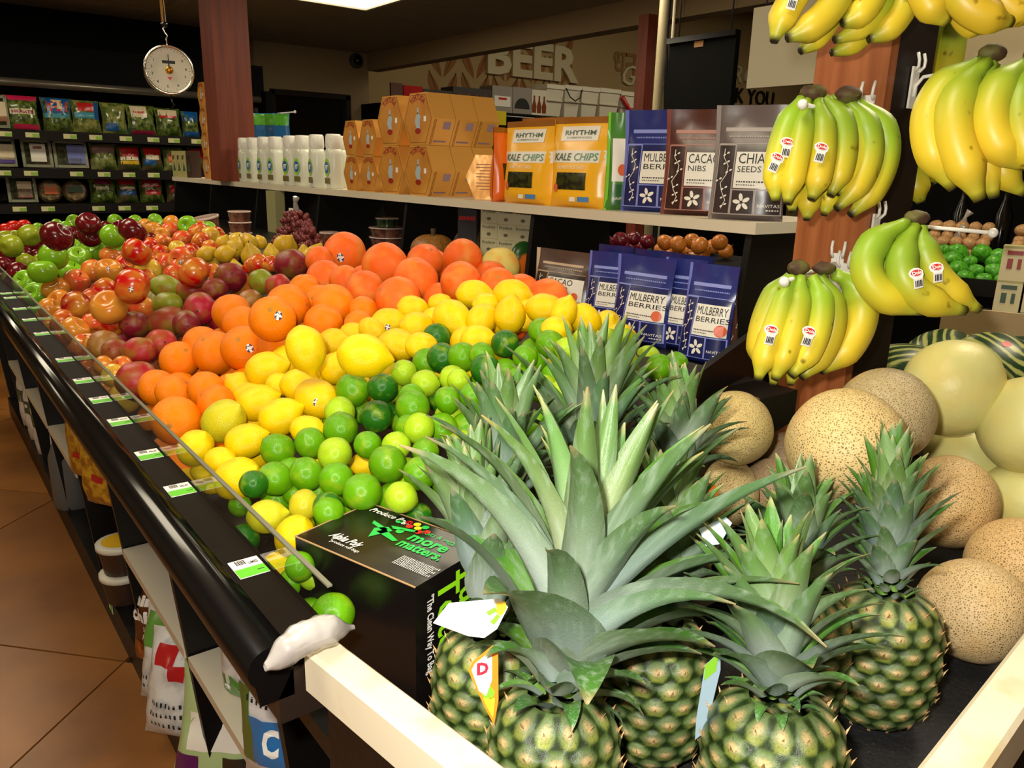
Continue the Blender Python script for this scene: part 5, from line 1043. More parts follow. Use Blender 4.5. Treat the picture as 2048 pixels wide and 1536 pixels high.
# ---------------------------------------------------------------- gold hexagonal cake boxes
M_gold = mat('gold_card', (222, 164, 78), .24, metal=.22, bump=(14, .12, .02)); M_goldface = mat('gold_printed_face', (194, 128, 50), .35, metal=.1, col2=(214, 152, 66), ns=5)
M_dred = mat('print_dark_red', (150, 34, 20), .4); M_pblue = mat('print_pale_blue', (170, 186, 196), .4); M_goldline = mat('print_brown_line', (126, 80, 24), .4)
def hexbox(label, x, y, z, w, h, dp, group, rz=0, face=True, side=True, back=False):
    t = thing('hexagonal_gift_box', label, 'gift box', (x, y, z), rz, group)
    H = [(-.28*w, 0), (.28*w, 0), (.5*w, h/2), (.28*w, h), (-.28*w, h), (-.5*w, h/2)]
    P = lambda u, v, k, s=1: Vector((k, -u*s, h/2+(v-h/2)*s))
    mb = MB(); mb.prism(H, lambda u, v, k: P(u, v, k*dp)); mb.build('carton', M_gold, t)
    if face:
        o = MB().prism(H, lambda u, v, k: P(u, v, -.0006*k, .95)).build('printed_face', M_goldface, t)
        mb = MB()
        for s_ in (.92,):
            for i in range(6):
                a, b = H[i], H[(i+1) % 6]; mb.add([P(*a, -.001, s_), P(*b, -.001, s_), P(*b, -.001, s_-.02), P(*a, -.001, s_-.02)], [(0, 1, 2, 3)])
        mb.build('border_line', M_goldline, o)
        mb = MB(); vs, fs = glyphs('TORTUGA', bold=.03); wd = max(q[0] for q in vs)
        q = []
        for v in vs:
            a = (v[0]/wd-.5)*1.75; r = .25*w+v[1]*.17*h; q.append(P(math.sin(a)*r, h*.60+math.cos(a)*r*.95, -.0012))
        mb.add(q, fs); mb.build('lettering', M_dred, o)
        mb = MB(); mb.prism([(.085*w*math.sin(2*PI*i/12)+.02*w*(i%3-1), h*.44+.19*h*math.cos(2*PI*i/12)) for i in range(12)], lambda u, v, k: P(u, v, -.0008-.0003*k)); mb.prism([(-.03*w, h*.6), (.03*w, h*.6), (.025*w, h*.72), (-.025*w, h*.72)], lambda u, v, k: P(u, v, -.0008-.0003*k)); mb.build('bottle_picture', M_pblue, o)
        MB().prism([(.1*w*math.sin(2*PI*i/10), h*.27+.06*h*math.cos(2*PI*i/10)) for i in range(10)], lambda u, v, k: P(u, v, -.0009-.0003*k)).build('fruit_picture', M_dred, o)
        MB().prism([(.2*w, h*.45), (.28*w, h*.45), (.28*w, h*.55), (.2*w, h*.55)], lambda u, v, k: P(u, v, -.0008-.0004*k)).build('price_sticker', M_paper, o)
    if side:
        mb = MB()
        A = lambda s_, k: P(.28*w+.22*w*s_, h/2*s_, k)+Vector((0, -.0008, -.0004))
        for i in range(4): mb.add([A(.12+i*.02, dp*.25+i*.0), A(.15, dp*.25), A(.15, dp*.8), A(.12+i*.02, dp*.8)], [(0, 1, 2, 3)])
        mb.add([A(.62, dp*.52), A(.90, dp*.52), A(.90, dp*.84), A(.62, dp*.84)], [(0, 1, 2, 3)]); mb.build('side_label', mat('print_mauve', (150, 130, 150), .4), t)
        mb = MB()
        for k in (.10, .16): mb.add([A(.02, dp*k), A(.98, dp*k), A(.98, dp*(k+.02)), A(.02, dp*(k+.02))], [(0, 1, 2, 3)])
        mb.build('border_line', M_goldline, t)
    if back:
        mb = MB()
        for i in range(9):
            v = h*(.22+.07*i); ww_ = w*(.26 if i % 3 else .18); mb.add([P(-ww_, v, -.001), P(ww_, v, -.001), P(ww_, v+.018*h, -.001), P(-ww_, v+.018*h, -.001)], [(0, 1, 2, 3)])
        mb.build('back_print', M_goldline, t)
    return t
def yat(px, x): return atx(px, 320, x).y
xf = 1.575; hb, wb = .182, .205
yA, yB = yat(836, xf), yat(776, xf)
yA0 = yA-.002; yB0 = yA0+wb+.004
G1 = 'large gold hexagonal boxes'
rows = ['lower', 'upper']
for r in (0, 1):
    z = ST+r*(hb+.001)
    hexbox('large gold hexagonal box, %s row, first of the two facing the fruit' % rows[r], xf, yA0, z, wb, hb, .098, G1)
    hexbox('large gold hexagonal box, %s row, second one toward the white bottles' % rows[r], xf, yB0, z, wb, hb, .098, G1, 0, True, False)
    hexbox('large gold hexagonal box, %s row, directly behind the front one' % rows[r], xf+.1, yA0, z, wb, hb, .098, G1, 0, False)
    if r: hexbox('large gold hexagonal box, upper row, last one at the back of the shelf', xf+.2, yA0, z, wb, hb, .098, G1, 0, False)
    else: hexbox('large gold hexagonal box, lower row, last one at the back', xf+.2, yA0, z, wb, hb, .098, G1, 0, False)
q = on(962, 1.60); hexbox('gold hexagonal box turned round with its printed back showing, beside the orange bag', 1.66, q.y+.05, ST, .15, .15, .06, G1, R_(58), False, False, True)
hs, ws = .142, .152; G2 = 'small gold hexagonal boxes'
for r in (0, 1):
    for k, px in enumerate((737, 703)):
        hexbox('small gold hexagonal box, %s row, %s' % (rows[r], ('next to the large ones', 'next to the white bottles')[k]), xf, yat(737, xf)+k*(ws+.004), ST+r*(hs+.001), ws, hs, .07, G2, 0, True, False)
yS = yat(412, 1.60)
for r in range(4):
    hexbox('small gold hexagonal box in the far stack by the post, %s' % ['bottom one', 'second from the bottom', 'third from the bottom', 'topmost'][r], 1.60, yS, ST+r*(hs+.001), ws, hs, .07, 'gold hexagonal boxes stacked by the far post')

# ---------------------------------------------------------------- white spray bottles
M_bottle = mat('frosted_bottle', (214, 216, 200), .3, bump=(5, .1)); M_btop = mat('shrink_wrap_white', (232, 230, 220), .3, bump=(30, .5, .01))
M_lgreen = mat('label_lime_green', (150, 206, 60), .4); M_lblue = mat('label_blue', (40, 90, 180), .4); M_lfruit = mat('label_fruit_strip', (150, 110, 50), .4, col2=(60, 90, 40), ns=90)
def bottle(x, y, label, lab):
    t = thing('spray_bottle', label, 'bottle', (x, y, ST), R_(random.uniform(-12, 4)), 'white spray bottles on the shelf')
    mb = MB(); n = 16
    def ring(wd, dp, z): return [Vector((dp*math.copysign(abs(math.sin(2*PI*i/n))**.6, math.sin(2*PI*i/n)), wd*math.copysign(abs(math.cos(2*PI*i/n))**.6, math.cos(2*PI*i/n)), z)) for i in range(n)]
    rs = [ring(.046, .032, 0), ring(.049, .034, .006), ring(.049, .034, .15), ring(.046, .032, .168), ring(.03, .026, .178)]
    vs = sum(rs, []); mb.add(vs, [(j*n+i, j*n+(i+1) % n, (j+1)*n+(i+1) % n, (j+1)*n+i) for j in range(4) for i in range(n)]+[tuple(range(n))[::-1]], 0, True); mb.build('body', M_bottle, t)
    mb = MB(); rs = [ring(.036, .028, .168), ring(.044, .032, .184), ring(.045, .030, .228), ring(.040, .026, .236)]
    vs = sum(rs, []); mb.add(vs, [(j*n+i, j*n+(i+1) % n, (j+1)*n+(i+1) % n, (j+1)*n+i) for j in range(3) for i in range(n)]+[tuple(range(3*n, 4*n))], 0, True); mb.build('wrapped_sprayer', M_btop, t)
    if lab:
        E = lambda u, v, e: Vector((-.0342-e, -u, v))
        o = MB().prism([(.038*math.cos(2*PI*i/18), .092+.04*math.sin(2*PI*i/18)) for i in range(18)], lambda u, v, k: E(u, v, .0006*k)).build('oval_label', M_lgreen, t)
        MB().prism([(.030*math.cos(2*PI*i/16), .092+.026*math.sin(2*PI*i/16)) for i in range(16)], lambda u, v, k: E(u, v, .0008+.0003*k)).build('blue_oval', M_lblue, o)
        mb = MB(); write(mb, 'FIT', -.022, .082, .028, lambda u, v: E(u, v, .0014), bold=.05, shear=.3, width=.044); mb.build('lettering', M_paper, o)
        MB().prism([(-.036, .022), (.036, .022), (.036, .048), (-.036, .048)], lambda u, v, k: E(u, v, .0006*k)).build('fruit_strip', M_lfruit, o)
    return t
bpos = [(668, 1.60, 1), (634, 1.585, 1), (606, 1.60, 1), (583, 1.585, 1), (552, 1.60, 1), (530, 1.585, 1), (508, 1.60, 1), (490, 1.59, 1), (472, 1.60, 1)]
ys = []
for k, (px, x, lab) in enumerate(bpos):
    y = yat(px, x)
    if ys and y < ys[-1]+.098: y = ys[-1]+.098
    ys.append(y)
    bottle(x, y, 'white spray bottle with green blue oval label, %s from the gold boxes' % ORD[k+1], lab)
for k, px in enumerate((655, 590, 535)):
    bottle(1.72, ys[k*2+1]+.03, 'white spray bottle in the back row behind the labelled ones, %s from the gold boxes' % ORD[k+1], 0)
# little cartons at the far end of the shelf
M_cart = mat('carton_cream_green', (176, 168, 110), .5); M_cart2 = mat('carton_brown', (62, 36, 26), .5)
yc = yat(400, 1.60)+.14
for k in range(4):
    t = thing('small_carton', ['dark brown small carton next to the far gold stack', 'cream small carton with a green tree print beside the dark brown one', 'cream green small carton, second last on the shelf end', 'cream green small carton at the far shelf end'][k], 'carton', (1.61, yc+.04+k*.112, ST), 0, 'small cartons at the far shelf end')
    MB().box((0, 0, .085), (.06, .105, .17)).build('box', M_cart2 if k == 0 else M_cart, t)
    mb = MB(); mb.prism([(-.03, .04), (.03, .04), (0, .1)], lambda u, v, q: Vector((-.0302-.0004*q, u, v))); mb.build('tree_print', M_kgreen, t)
    mb = MB(); write(mb, 'BIT', -.035, .115, .035, lambda u, v: Vector((-.0306, -u, v)), bold=.04); mb.build('lettering', M_ink, t)
# ---------------------------------------------------------------- black box of produce bags
zb, bh = ZF+.0008, .98-ZF
c = [atz(x, y, .98) for x, y in ((628, 1055), (775, 1010), (938, 1100), (790, 1187))]
cen = sum(c, Vector())/4; ex_ = (c[2]-c[3]).normalized(); ang = math.atan2(ex_.y, ex_.x)
bw, bl = (c[2]-c[3]).length, (c[0]-c[3]).length
bx = thing('produce_bag_box', 'black cardboard box with green lettering between the limes and the pineapples', 'box', (cen.x, cen.y, zb), ang)
M_card = mat('black_printed_card', (18, 14, 13), .26, bump=(20, .06)); M_cardedge = mat('raw_card_edge', (176, 140, 96), .7)
M_lime = mat('print_lime_green', (150, 226, 30), .4); M_pgreen = mat('print_green', (40, 190, 80), .4); M_pred = mat('print_red', (214, 40, 36), .4); M_pyel = mat('print_yellow', (226, 200, 40), .4)
MB().box((0, 0, bh/2-.001), (bw, bl, bh-.002)).build('carton', M_card, bx)
MB().box((0, 0, bh-.001), (bw, bl, .002)).build('top_flap', M_card, bx)
mb = MB(); mb.box((-bw/2, 0, bh), (.0016, bl, .0012)).box((bw/2, 0, bh), (.0016, bl, .0012)).box((0, bl/2, bh), (bw, .0016, .0012)); mb.build('worn_edges', M_cardedge, bx)
T = lambda u, v, e=.0006: Vector((u*0+v*0, 0, 0))
# top print reads along the long side, seen from the right: page u runs from back to front, page v from left to right
TP = lambda u, v: Vector((-bw/2+v*bw, bl/2-u*bl, bh+.0006))           # u 0..1 back to front, v 0..1 left to right
def tp(mb, s, u, v, size, width, **k): write(mb, s, 0, 0, size, lambda x, z: TP(u+x, v+z*bl/bw*1.0), width=width, **k)
mb = MB(); tp(mb, 'more', .56, .62, .15, .30, bold=.03); tp(mb, 'matters.', .56, .47, .13, .34, bold=.03); tp(mb, 'fruits & veggies', .57, .80, .065, .34); mb.build('lettering', M_pgreen, bx)
mb = MB(); mb.add([TP(u, v) for u, v in ((.22, .72), (.38, .66), (.38, .60), (.24, .66))], [(0, 1, 2, 3)]); mb.add([TP(u, v) for u, v in ((.36, .42), (.42, .66), (.36, .70), (.30, .60))], [(0, 1, 2, 3)]); mb.add([TP(u, v) for u, v in ((.40, .70), (.56, .78), (.55, .82), (.36, .74))], [(0, 1, 2, 3)]); mb.add([TP(u, v) for u, v in ((.34, .56), (.52, .50), (.54, .54), (.38, .64))], [(0, 1, 2, 3)]); mb.add([TP(.46+.028*math.cos(a*PI/6), .70+.045*math.sin(a*PI/6)) for a in range(12)], [tuple(range(12))]); mb.build('jumping_figure', M_pgreen, bx)
for k, (u, v, m_) in enumerate(((.36, .86, M_pgreen), (.42, .90, M_pred), (.48, .92, M_pyel), (.46, .84, M_pred), (.52, .86, M_pyel), (.55, .92, M_pgreen), (.56, .80, M_pred), (.60, .85, M_pred))):
    MB().add([TP(u+.026*math.cos(a*PI/5), v+.04*math.sin(a*PI/5)) for a in range(10)], [tuple(range(10))]).build('printed_fruit', m_, bx)
mb = MB(); tp(mb, 'Produce Bags', .08, .86, .075, .36, bold=.02, shear=.2); tp(mb, 'Alpha Poly', .16, .20, .10, .26, shear=.4, bold=.02); tp(mb, 'produce roll bags', .22, .13, .04, .24)
for i in range(5): tp(mb, 'iiiilliiilliiillliil', .70, .33-i*.035, .03, .28-.03*(i % 2))
mb.build('lettering', M_paper, bx)
# front (south) side print runs down the side
FP = lambda u, v: Vector((-bw/2+v*bw, -bl/2-.0006, bh*(1-u)))        # u 0..1 from top down, v from left to right
def fp(mb, s, u, v, size, width, **k): write(mb, s, 0, 0, size, lambda x, z: FP(u+x, v+z*bh/bw), width=width, **k)
mb = MB(); fp(mb, 'Tug', .03, .60, .26, .36, bold=.02); fp(mb, 'Tote', .05, .30, .26, .46, bold=.02); mb.build('lettering', M_lime, bx)
mb = MB(); fp(mb, '"The Clean Way To Bag"', .10, .15, .075, .50, bold=.02); fp(mb, 'Bags', .68, .30, .14, .24, bold=.03); mb.build('lettering', M_paper, bx)
# ---------------------------------------------------------------- crumpled clear bag roll on the rail end
M_bagfilm = mat('crumpled_film', (176, 172, 168), .2, bump=(26, .9, .01), col2=(120, 110, 102), ns=9, coat=.4)
a3, b3 = at(530, 1335, .70), at(708, 1254, .76)
ax = (b3-a3).normalized(); sd = ax.cross(Vector((0, 0, 1))).normalized(); up_ = sd.cross(ax); Lb = (b3-a3).length
def fn(u, v):
    s = u; an = 2*PI*v; e = (sm(-.02, .22, s)*.8+.25)*(1-sm(.72, 1.0, s)*.85); q = (1+.22*noise.noise(Vector((s*7, math.cos(an)*1.5, math.sin(an)*1.5))))
    return ax*(Lb*s)+sd*(.013*e*q*math.cos(an))+up_*(.015*e*q*math.sin(an)+.012*math.sin(PI*s))
mb = MB().grid(fn, 26, 16, 0, True); o = mb.build('plastic_bag_roll', M_bagfilm, None, a3); tag(o, 'crumpled clear plastic bag lying over the rail end beside the black box', 'plastic bag')

# ---------------------------------------------------------------- goods under the bin
def pillow(name, label, cat, p, w, h, d, m, rz, rx=0, group=None, seed=0, ry=0):
    t = thing(name, label, cat, p, rz, group); t.rotation_euler = (R_(rx), R_(ry), rz)
    S = lambda u, v, e=0, s=-1: Vector((u*w*(1-.10*math.sin(PI*v)), s*(d*.5*max(0, (1-(2*abs(u))**2.2)*(1-(abs(2*v-1))**2.6))**.55*(1+.25*noise.noise(Vector((u*5+seed, v*5, s)))) + e), v*h))
    mb = MB()
    for s in (-1, 1): mb.grid(lambda u, v: S(u-.5, v, 0, s), 12, 12, 0, True, s > 0)
    mb.build('bag', m, t); t_ = (t, S); return t_
def patch(t, S, name, u0, v0, u1, v1, m, e=.0015, s=-1): return MB().grid(lambda a, b: S(u0+(u1-u0)*a, v0+(v1-v0)*b, e, s), 6, 6, 0, True).build(name, m, t)
def ptext(t, S, name, st, u, v, size, width, m, parent=None, **k):
    mb = MB(); write(mb, st, u, v, size, lambda x, z: S(x, z, .003), width=width, **k); return mb.build(name, m, parent or t)
M_wf = film('white_bag', (216, 216, 214), .3, col2=(150, 156, 160), ns=22, na=(.5, .75)); M_gbag = film('green_bag', (96, 150, 60)); M_bbag = film('brown_chip_bag', (86, 44, 24)); M_yb = film('pasta_bag', (206, 160, 40), col2=(150, 96, 20), ns=40); M_redp = film('red_print', (180, 24, 30)); M_bl = film('blue_print', (28, 110, 176))
def zrest(px, py, z): return atz(px, py, z)
# on the floor base: bags standing in front of the plinth shelf
p = zrest(292, 1250, .23)
t, S = pillow('chip_bag', 'brown bag of seaweed rice chips standing under the bin by the tubs', 'chip bag', (p.x+.02, p.y, .101), .17, .26, .07, M_bbag, R_(-62), -6, None, 1)
ptext(t, S, 'lettering', 'mini', -.40, .70, .16, .62, M_paper, bold=.05, shear=.15); ptext(t, S, 'lettering', 'chips', -.40, .52, .18, .74, M_paper, bold=.05); ptext(t, S, 'lettering', 'SEAWEED', -.1, .42, .07, .5, M_paper); ptext(t, S, 'lettering', 'RICE', -.1, .34, .07, .3, M_paper)
patch(t, S, 'chip_picture', -.4, .06, .4, .28, film('cracker_print', (190, 110, 40), col2=(120, 60, 20), ns=30)); patch(t, S, 'mint_mark', -.3, .86, 0, .94, M_kmint)
def snack(px, py, label, seed, rz, m, parts, w=.17, h=.24, d=.10, rx=0, z=.101, dx=.0):
    p = zrest(px, py, z+.1); t, S = pillow('snack_bag', label, 'snack bag', (p.x+dx, p.y, z), w, h, d, m, R_(rz), rx, None, seed)
    for a in parts: patch(t, S, *a)
    return t, S
t, S = snack(330, 1335, 'white snack bag with green top print, low on the base shelf', 2, -55, M_wf, [('green_print', -.38, .62, .1, .95, M_gbag), ('green_print', -.1, .5, .15, .66, M_kgreen)], rx=-14); ptext(t, S, 'small_print', 'iillliiliil', -.35, .3, .06, .7, M_ink); ptext(t, S, 'small_print', 'lliilliliil', -.35, .2, .06, .7, M_ink)
t, S = snack(372, 1310, 'white bag with yellow green top, behind the green printed one', 3, -60, M_wf, [('green_print', -.3, .7, .35, .96, film('lime_print', (150, 190, 60)))], .15, .26, .08, -6, .101, .03)
t, S = snack(350, 1400, 'white snack bag with dark red print on the base shelf', 4, -50, M_wf, [('red_print', -.26, .72, .05, .90, M_redp), ('red_print', .0, .60, .22, .74, M_redp)], .18, .25, .12, -16); ptext(t, S, 'small_print', 'iillliiliil', -.3, .36, .06, .7, M_ink); ptext(t, S, 'small_print', 'liliillliil', -.3, .26, .06, .7, M_ink); ptext(t, S, 'small_print', 'iililliiil', -.3, .16, .06, .7, M_ink)
t, S = snack(432, 1500, 'green and white snack bag with a bowl picture at the lower edge', 5, -42, film('pale_green_bag', (176, 200, 140)), [('white_panel', -.30, .34, .36, .62, M_lab), ('bowl_picture', -.12, .66, .25, .86, film('bowl_print', (70, 60, 40), col2=(120, 140, 70), ns=40)), ('purple_print', -.45, .1, -.15, .3, film('purple_print', (90, 20, 90))), ('dark_print', .1, .1, .35, .3, film('dark_print', (50, 42, 30)))], .22, .27, .12, -24)
# on the white boards
p = zrest(486, 1370, .49)
t, S = pillow('snack_bag', 'silver white bag with green base standing on the near white board', 'snack bag', (p.x+.02, p.y, .4515), .14, .20, .08, M_wf, R_(-60), 0, None, 6); patch(t, S, 'green_band', -.48, .04, .48, .32, film('leaf_green_band', (60, 150, 50))); ptext(t, S, 'lettering', 'o o', -.3, .18, .1, .3, M_paper, bold=.04)
p = zrest(590, 1480, .451)
t, S = pillow('snack_bag', 'white and blue bag hanging over the board below the plastic bag', 'snack bag', (.37, 1.02, .452), .17, .23, .08, M_wf, R_(-58), 0, None, 7); o = patch(t, S, 'blue_panel', -.25, .25, .3, .62, M_bl); ptext(t, S, 'lettering', 'C', -.08, .36, .28, .16, M_paper, bold=.05); patch(t, S, 'green_panel', -.45, .2, -.25, .8, film('olive_green', (80, 110, 40))); ptext(t, S, 'small_print', 'lilliiliil', -.3, .72, .06, .6, M_ink); ptext(t, S, 'small_print', 'iilillilil', -.3, .82, .06, .6, M_ink)
# tubs stacked on the base
M_tub = mat('brown_tub', (60, 42, 30), .35); M_lid = mat('white_lid', (226, 222, 206), .35)
for k in range(2):
    p = zrest(238, 1200, .101); t = thing('food_tub', ['brown tub with white lid, lower one of the stack of two', 'brown tub with white and yellow lid on top of another tub'][k], 'tub', (p.x+.02, p.y+.0, .101+k*.098), 0, 'tubs under the bin')
    MB().lathe([(.05, 0), (.062, .08)], 20, 0).build('cup', M_tub, t); MB().lathe([(.064, .078), (.067, .08), (.067, .094), (.06, .097), (.001, .095)], 20).build('lid', M_lid, t)
    if k: MB().lathe([(.05, .0971), (.001, .0975)], 16).build('lid_label', M_tyel, t)
p = zrest(190, 975, .52); t, S = pillow('pasta_bag', 'clear bag of yellow pasta with red print on the white board', 'pasta bag', (p.x+.04, p.y+.0, .4515), .2, .22, .10, M_yb, R_(-60), 0, 'pasta bags', 8); patch(t, S, 'red_label', -.12, .42, .16, .5, M_redp)
t, S = pillow('pasta_bag', 'second clear bag of yellow pasta just behind the first', 'pasta bag', (p.x+.04, p.y+.24, .4515), .2, .21, .10, M_yb, R_(-64), 0, 'pasta bags', 9); patch(t, S, 'red_label', -.12, .42, .16, .5, M_redp)
p = zrest(135, 1010, .101); o = thing('grey_jug', 'grey plastic jug standing on the base under the bin', 'jug', (p.x+.03, p.y+.0, .101)); MB().lathe([(.07, 0), (.075, .02), (.075, .2), (.05, .27), (.022, .29)], 20).build('body', mat('grey_plastic', (92, 94, 94), .4), o); MB().lathe([(.024, .288), (.024, .32)], 14).build('cap', M_blackgloss, o)
for k in range(3):
    p = zrest(90, 925, .101); t, S = pillow('snack_bag', 'white green snack bag far along under the bin, %s' % ['nearest', 'middle', 'farthest'][k], 'snack bag', (p.x+.03, p.y+.05+k*.24, .101), .18, .30, .08, M_wf, R_(-66), 0, 'far snack bags under the bin', 20+k); patch(t, S, 'green_print', -.4, .5, .4, .7, M_kgreen)
p = atz(228, 1195, .1); o = thing('price_tag', 'price tag low on the base edge below the tubs', 'price tag', (.3585, p.y, .075)); MB().box((-.001, 0, 0), (.001, .05, .034)).build('card', M_paper, o); MB().box((-.0018, -.012, 0), (.0006, .024, .034)).build('green_band', M_green, o)
# ---------------------------------------------------------------- open cooler with bagged salads at the far end
CY = 7.0
M_case = mat('cooler_black', (3, 3, 3), .7, spec=.1); M_lip = mat('cooler_shelf_brown', (20, 15, 12), .5, spec=.2); M_tagc = mat('cooler_tag', (206, 204, 150), .5); M_tagg = mat('cooler_tag_green', (140, 180, 70), .5)
ck = thing('open_cooler', 'black open cooler with three shelves of bagged salads at the far end', 'cooler', (.9, CY+.3, 0))
O = Vector((.9, CY+.3, 0))
def cb(name, c, d, m): return MB().box(Vector(c)-O, d, 0).build(name, m, ck)
cb('back_panel', (.8, 7.66, CZ/2), (3.9, .1, CZ-.002), M_case); cb('side_panel', (2.72, 7.33, 1.0), (.06, .66, 2.0), M_case)
cb('base', (.8, 7.28, .25), (3.84, .64, .5), M_case); cb('canopy', (.8, 7.36, 2.08), (3.84, .5, .26), M_case)
MB().tube([Vector((-1.0, 7.1, 1.93))-O, Vector((2.68, 7.1, 1.93))-O], .03, 10).build('light_tube', mat('dark_tube', (120, 112, 98), .3, metal=.6), ck)
SHZ = [1.585, 1.31, 1.05]
for z in SHZ:
    cb('shelf', (.8, 7.31, z-.0), (3.84, .60, .02), M_lip)
    cb('shelf_lip', (.8, 7.0, z-.025), (3.84, .015, .07), M_lip)
    cb('clear_guard', (.8, 7.012, z+.05), (3.84, .004, .08), M_glass)
for row, (py, pxs) in enumerate(((271, (10, 65, 140, 191, 251, 306, 347, 393)), (346, (8, 62, 153, 208, 258, 307)), (423, (40, 97, 198, 250, 305)))):
    for px in pxs:
        x = aty(px, py, 6.99).x; o = cb('price_tag', (x, 6.989, SHZ[row]-.025), (.09, .004, .035), M_tagc); MB().box(Vector((x+.022, 6.9865, SHZ[row]-.028))-O, (.045, .002, .025)).build('green_band', M_tagg, o)
M_sal = film('bagged_greens', (112, 128, 56), .16, col2=(52, 70, 24), ns=26); M_sal2 = film('bagged_pale_greens', (150, 150, 84), .16, col2=(80, 100, 40), ns=22); M_salr = film('bagged_red_greens', (104, 84, 64), .16, col2=(60, 80, 34), ns=24)
M_pink = film('pink_print', (206, 36, 84)); M_sred = film('salad_red', (190, 30, 30)); M_sblue = film('salad_blue', (20, 86, 156)); M_scream = film('salad_cream', (222, 206, 170)); M_smar = film('salad_maroon', (140, 24, 60)); M_sor = film('salad_orange', (222, 110, 50)); M_spur = film('salad_purple', (84, 60, 140)); M_teal = film('salad_teal', (70, 150, 170))
M_clam = mat('clear_tub_greens', (66, 72, 44), .12, col2=(30, 36, 20), ns=30, coat=.6); M_tan_t = mat('tub_tan', (150, 130, 92), .15, col2=(90, 70, 50), ns=24, coat=.6)
def xs(px): return aty(px, 300, 7.2).x
def salad(row, p0, p1, h, label, m, parts, kind='salad_bag', word=None):
    x0, x1 = xs(p0), xs(p1); w_ = (x1-x0)*1.06; z = SHZ[row]+.0102
    if kind == 'salad_bag':
        t, S = pillow('salad_bag', label, 'salad bag', ((x0+x1)/2, 7.15, z), w_, h, .10, m, 0, -8, 'bagged salads in the cooler', p0)
        for a in parts: patch(t, S, *a)
        if word: ptext(t, S, 'lettering', word[0], word[1], word[2], word[3], word[4], word[5], bold=.05)
        return
    t = thing('salad_tub', label, 'salad tub', ((x0+x1)/2, 7.16, z), 0, 'clear tubs in the cooler'); t.rotation_euler.x = R_(-10)
    if kind == 'clam':
        MB().box((0, 0, h/2), (w_*.94, .09, h), taper=.94).build('tub', m, t); b = MB(); b.box((0, -.045, h-.01), (w_, .012, .02)).box((0, -.045, .01), (w_*.9, .012, .02)).box((-w_*.46, -.045, h/2), (.02, .012, h)).box((w_*.46, -.045, h/2), (.02, .012, h)); b.build('rim', mat('clear_rim', (150, 150, 130), .15, coat=.5), t)
    else:
        MB().lathe([(w_*.42, -.04), (w_*.5, .0), (w_*.5, .02), (w_*.40, .04)], 24, 0, Matrix.Translation((0, 0, w_*.5))@Matrix.Rotation(PI/2, 4, 'X')).build('tub', m, t)
    for (n, u0, v0, u1, v1, mm) in parts:
        MB().box(((u0+u1)/2*w_, -.0525, (v0+v1)/2*h), (abs(u1-u0)*w_, .003, abs(v1-v0)*h)).build(n, mm, t)
H1, H2, H3 = .235, .205, .20
salad(0, -30, 22, H1, 'clear tub with orange and cream label, top shelf, at the left edge', M_clam, [('label', -.2, .2, .45, .8, M_scream), ('red_band', -.2, .2, .45, .36, M_sor)], 'clam')
salad(0, 20, 84, .25, 'lettuce bag with bright pink top and base and a white maroon banner', M_sal, [('pink_top', -.48, .84, .48, .99, M_pink), ('pink_base', -.3, .02, .45, .16, M_pink), ('banner', -.40, .44, .40, .60, M_scream)], word=('HEARTS', -.35, .47, .12, .7, M_smar))
salad(0, 92, 150, .25, 'blue salad bag with red and white diamond sign, top shelf', M_sal, [('blue_top', -.48, .5, .48, .98, M_sblue), ('teal_band', -.46, .38, .4, .52, M_teal), ('red_sign', -.35, .58, .36, .88, M_sred), ('white_sign', -.2, .64, .2, .92, M_scream)])
salad(0, 150, 204, .245, 'blue salad bag with small red sign, right of the diamond one', M_sal2, [('teal_band', -.44, .42, .3, .6, M_teal), ('red_sign', -.3, .64, .3, .9, M_sred), ('blue_side', .3, .4, .48, .95, M_sblue)])
salad(0, 208, 256, .24, 'plain green salad bag with blue corner print, top shelf', M_sal2, [('blue_corner', -.4, .08, .1, .32, M_sblue)])
salad(0, 258, 312, .235, 'green salad bag with cream label and maroon base, top shelf', M_sal, [('cream_label', -.38, .56, .2, .95, M_scream), ('maroon_base', -.4, .02, .46, .14, M_smar)], word=('FARMS', -.3, .7, .1, .42, M_sred))
salad(0, 314, 362, .225, 'green salad bag with red and cream header, top shelf', M_sal, [('cream_header', -.4, .70, .35, .92, M_scream), ('red_header', -.38, .62, .3, .72, M_sred)])
salad(0, 365, 398, .21, 'blue topped salad bag next to the gold boxes, top shelf', M_sal, [('blue_top', -.48, .6, .48, .98, M_sblue), ('blue_base', -.45, .02, .45, .2, M_sblue)])
salad(1, -28, 26, H2, 'clear tub with cream orange purple label, middle shelf at the left edge', M_clam, [('label', -.1, .25, .45, .8, M_scream), ('purple_band', -.1, .12, .45, .32, M_spur)], 'clam')
salad(1, 42, 98, H2, 'clear tub with white label and small red mark, middle shelf', M_clam, [('label', -.22, .2, .30, .85, M_lab), ('red_mark', -.12, .66, .18, .76, M_sred)], 'clam')
salad(1, 105, 168, H2, 'clear tub with blue label, middle shelf', M_clam, [('label', -.10, .16, .42, .85, film('label_soft_blue', (110, 120, 190))), ('cream_mark', -.06, .18, .3, .36, M_scream)], 'clam')
salad(1, 177, 228, .2, 'beige and purple mottled salad bag, middle shelf', M_sal2, [('mauve_top', -.44, .6, .44, .9, film('mauve_print', (150, 110, 110)))])
salad(1, 230, 276, .2, 'salad bag with red oval and yellow band, middle shelf', M_salr, [('red_oval', -.4, .5, .42, .86, M_sred), ('cream_band', -.4, .36, .4, .5, M_scream), ('yellow_band', -.4, .2, .4, .34, M_tyel)])
salad(1, 279, 320, .19, 'red white and blue salad bag, middle shelf', M_salr, [('red_top', -.4, .6, .4, .95, M_sred), ('white_mid', -.35, .42, .3, .62, M_scream), ('blue_mid', -.44, .2, .1, .44, M_sblue)])
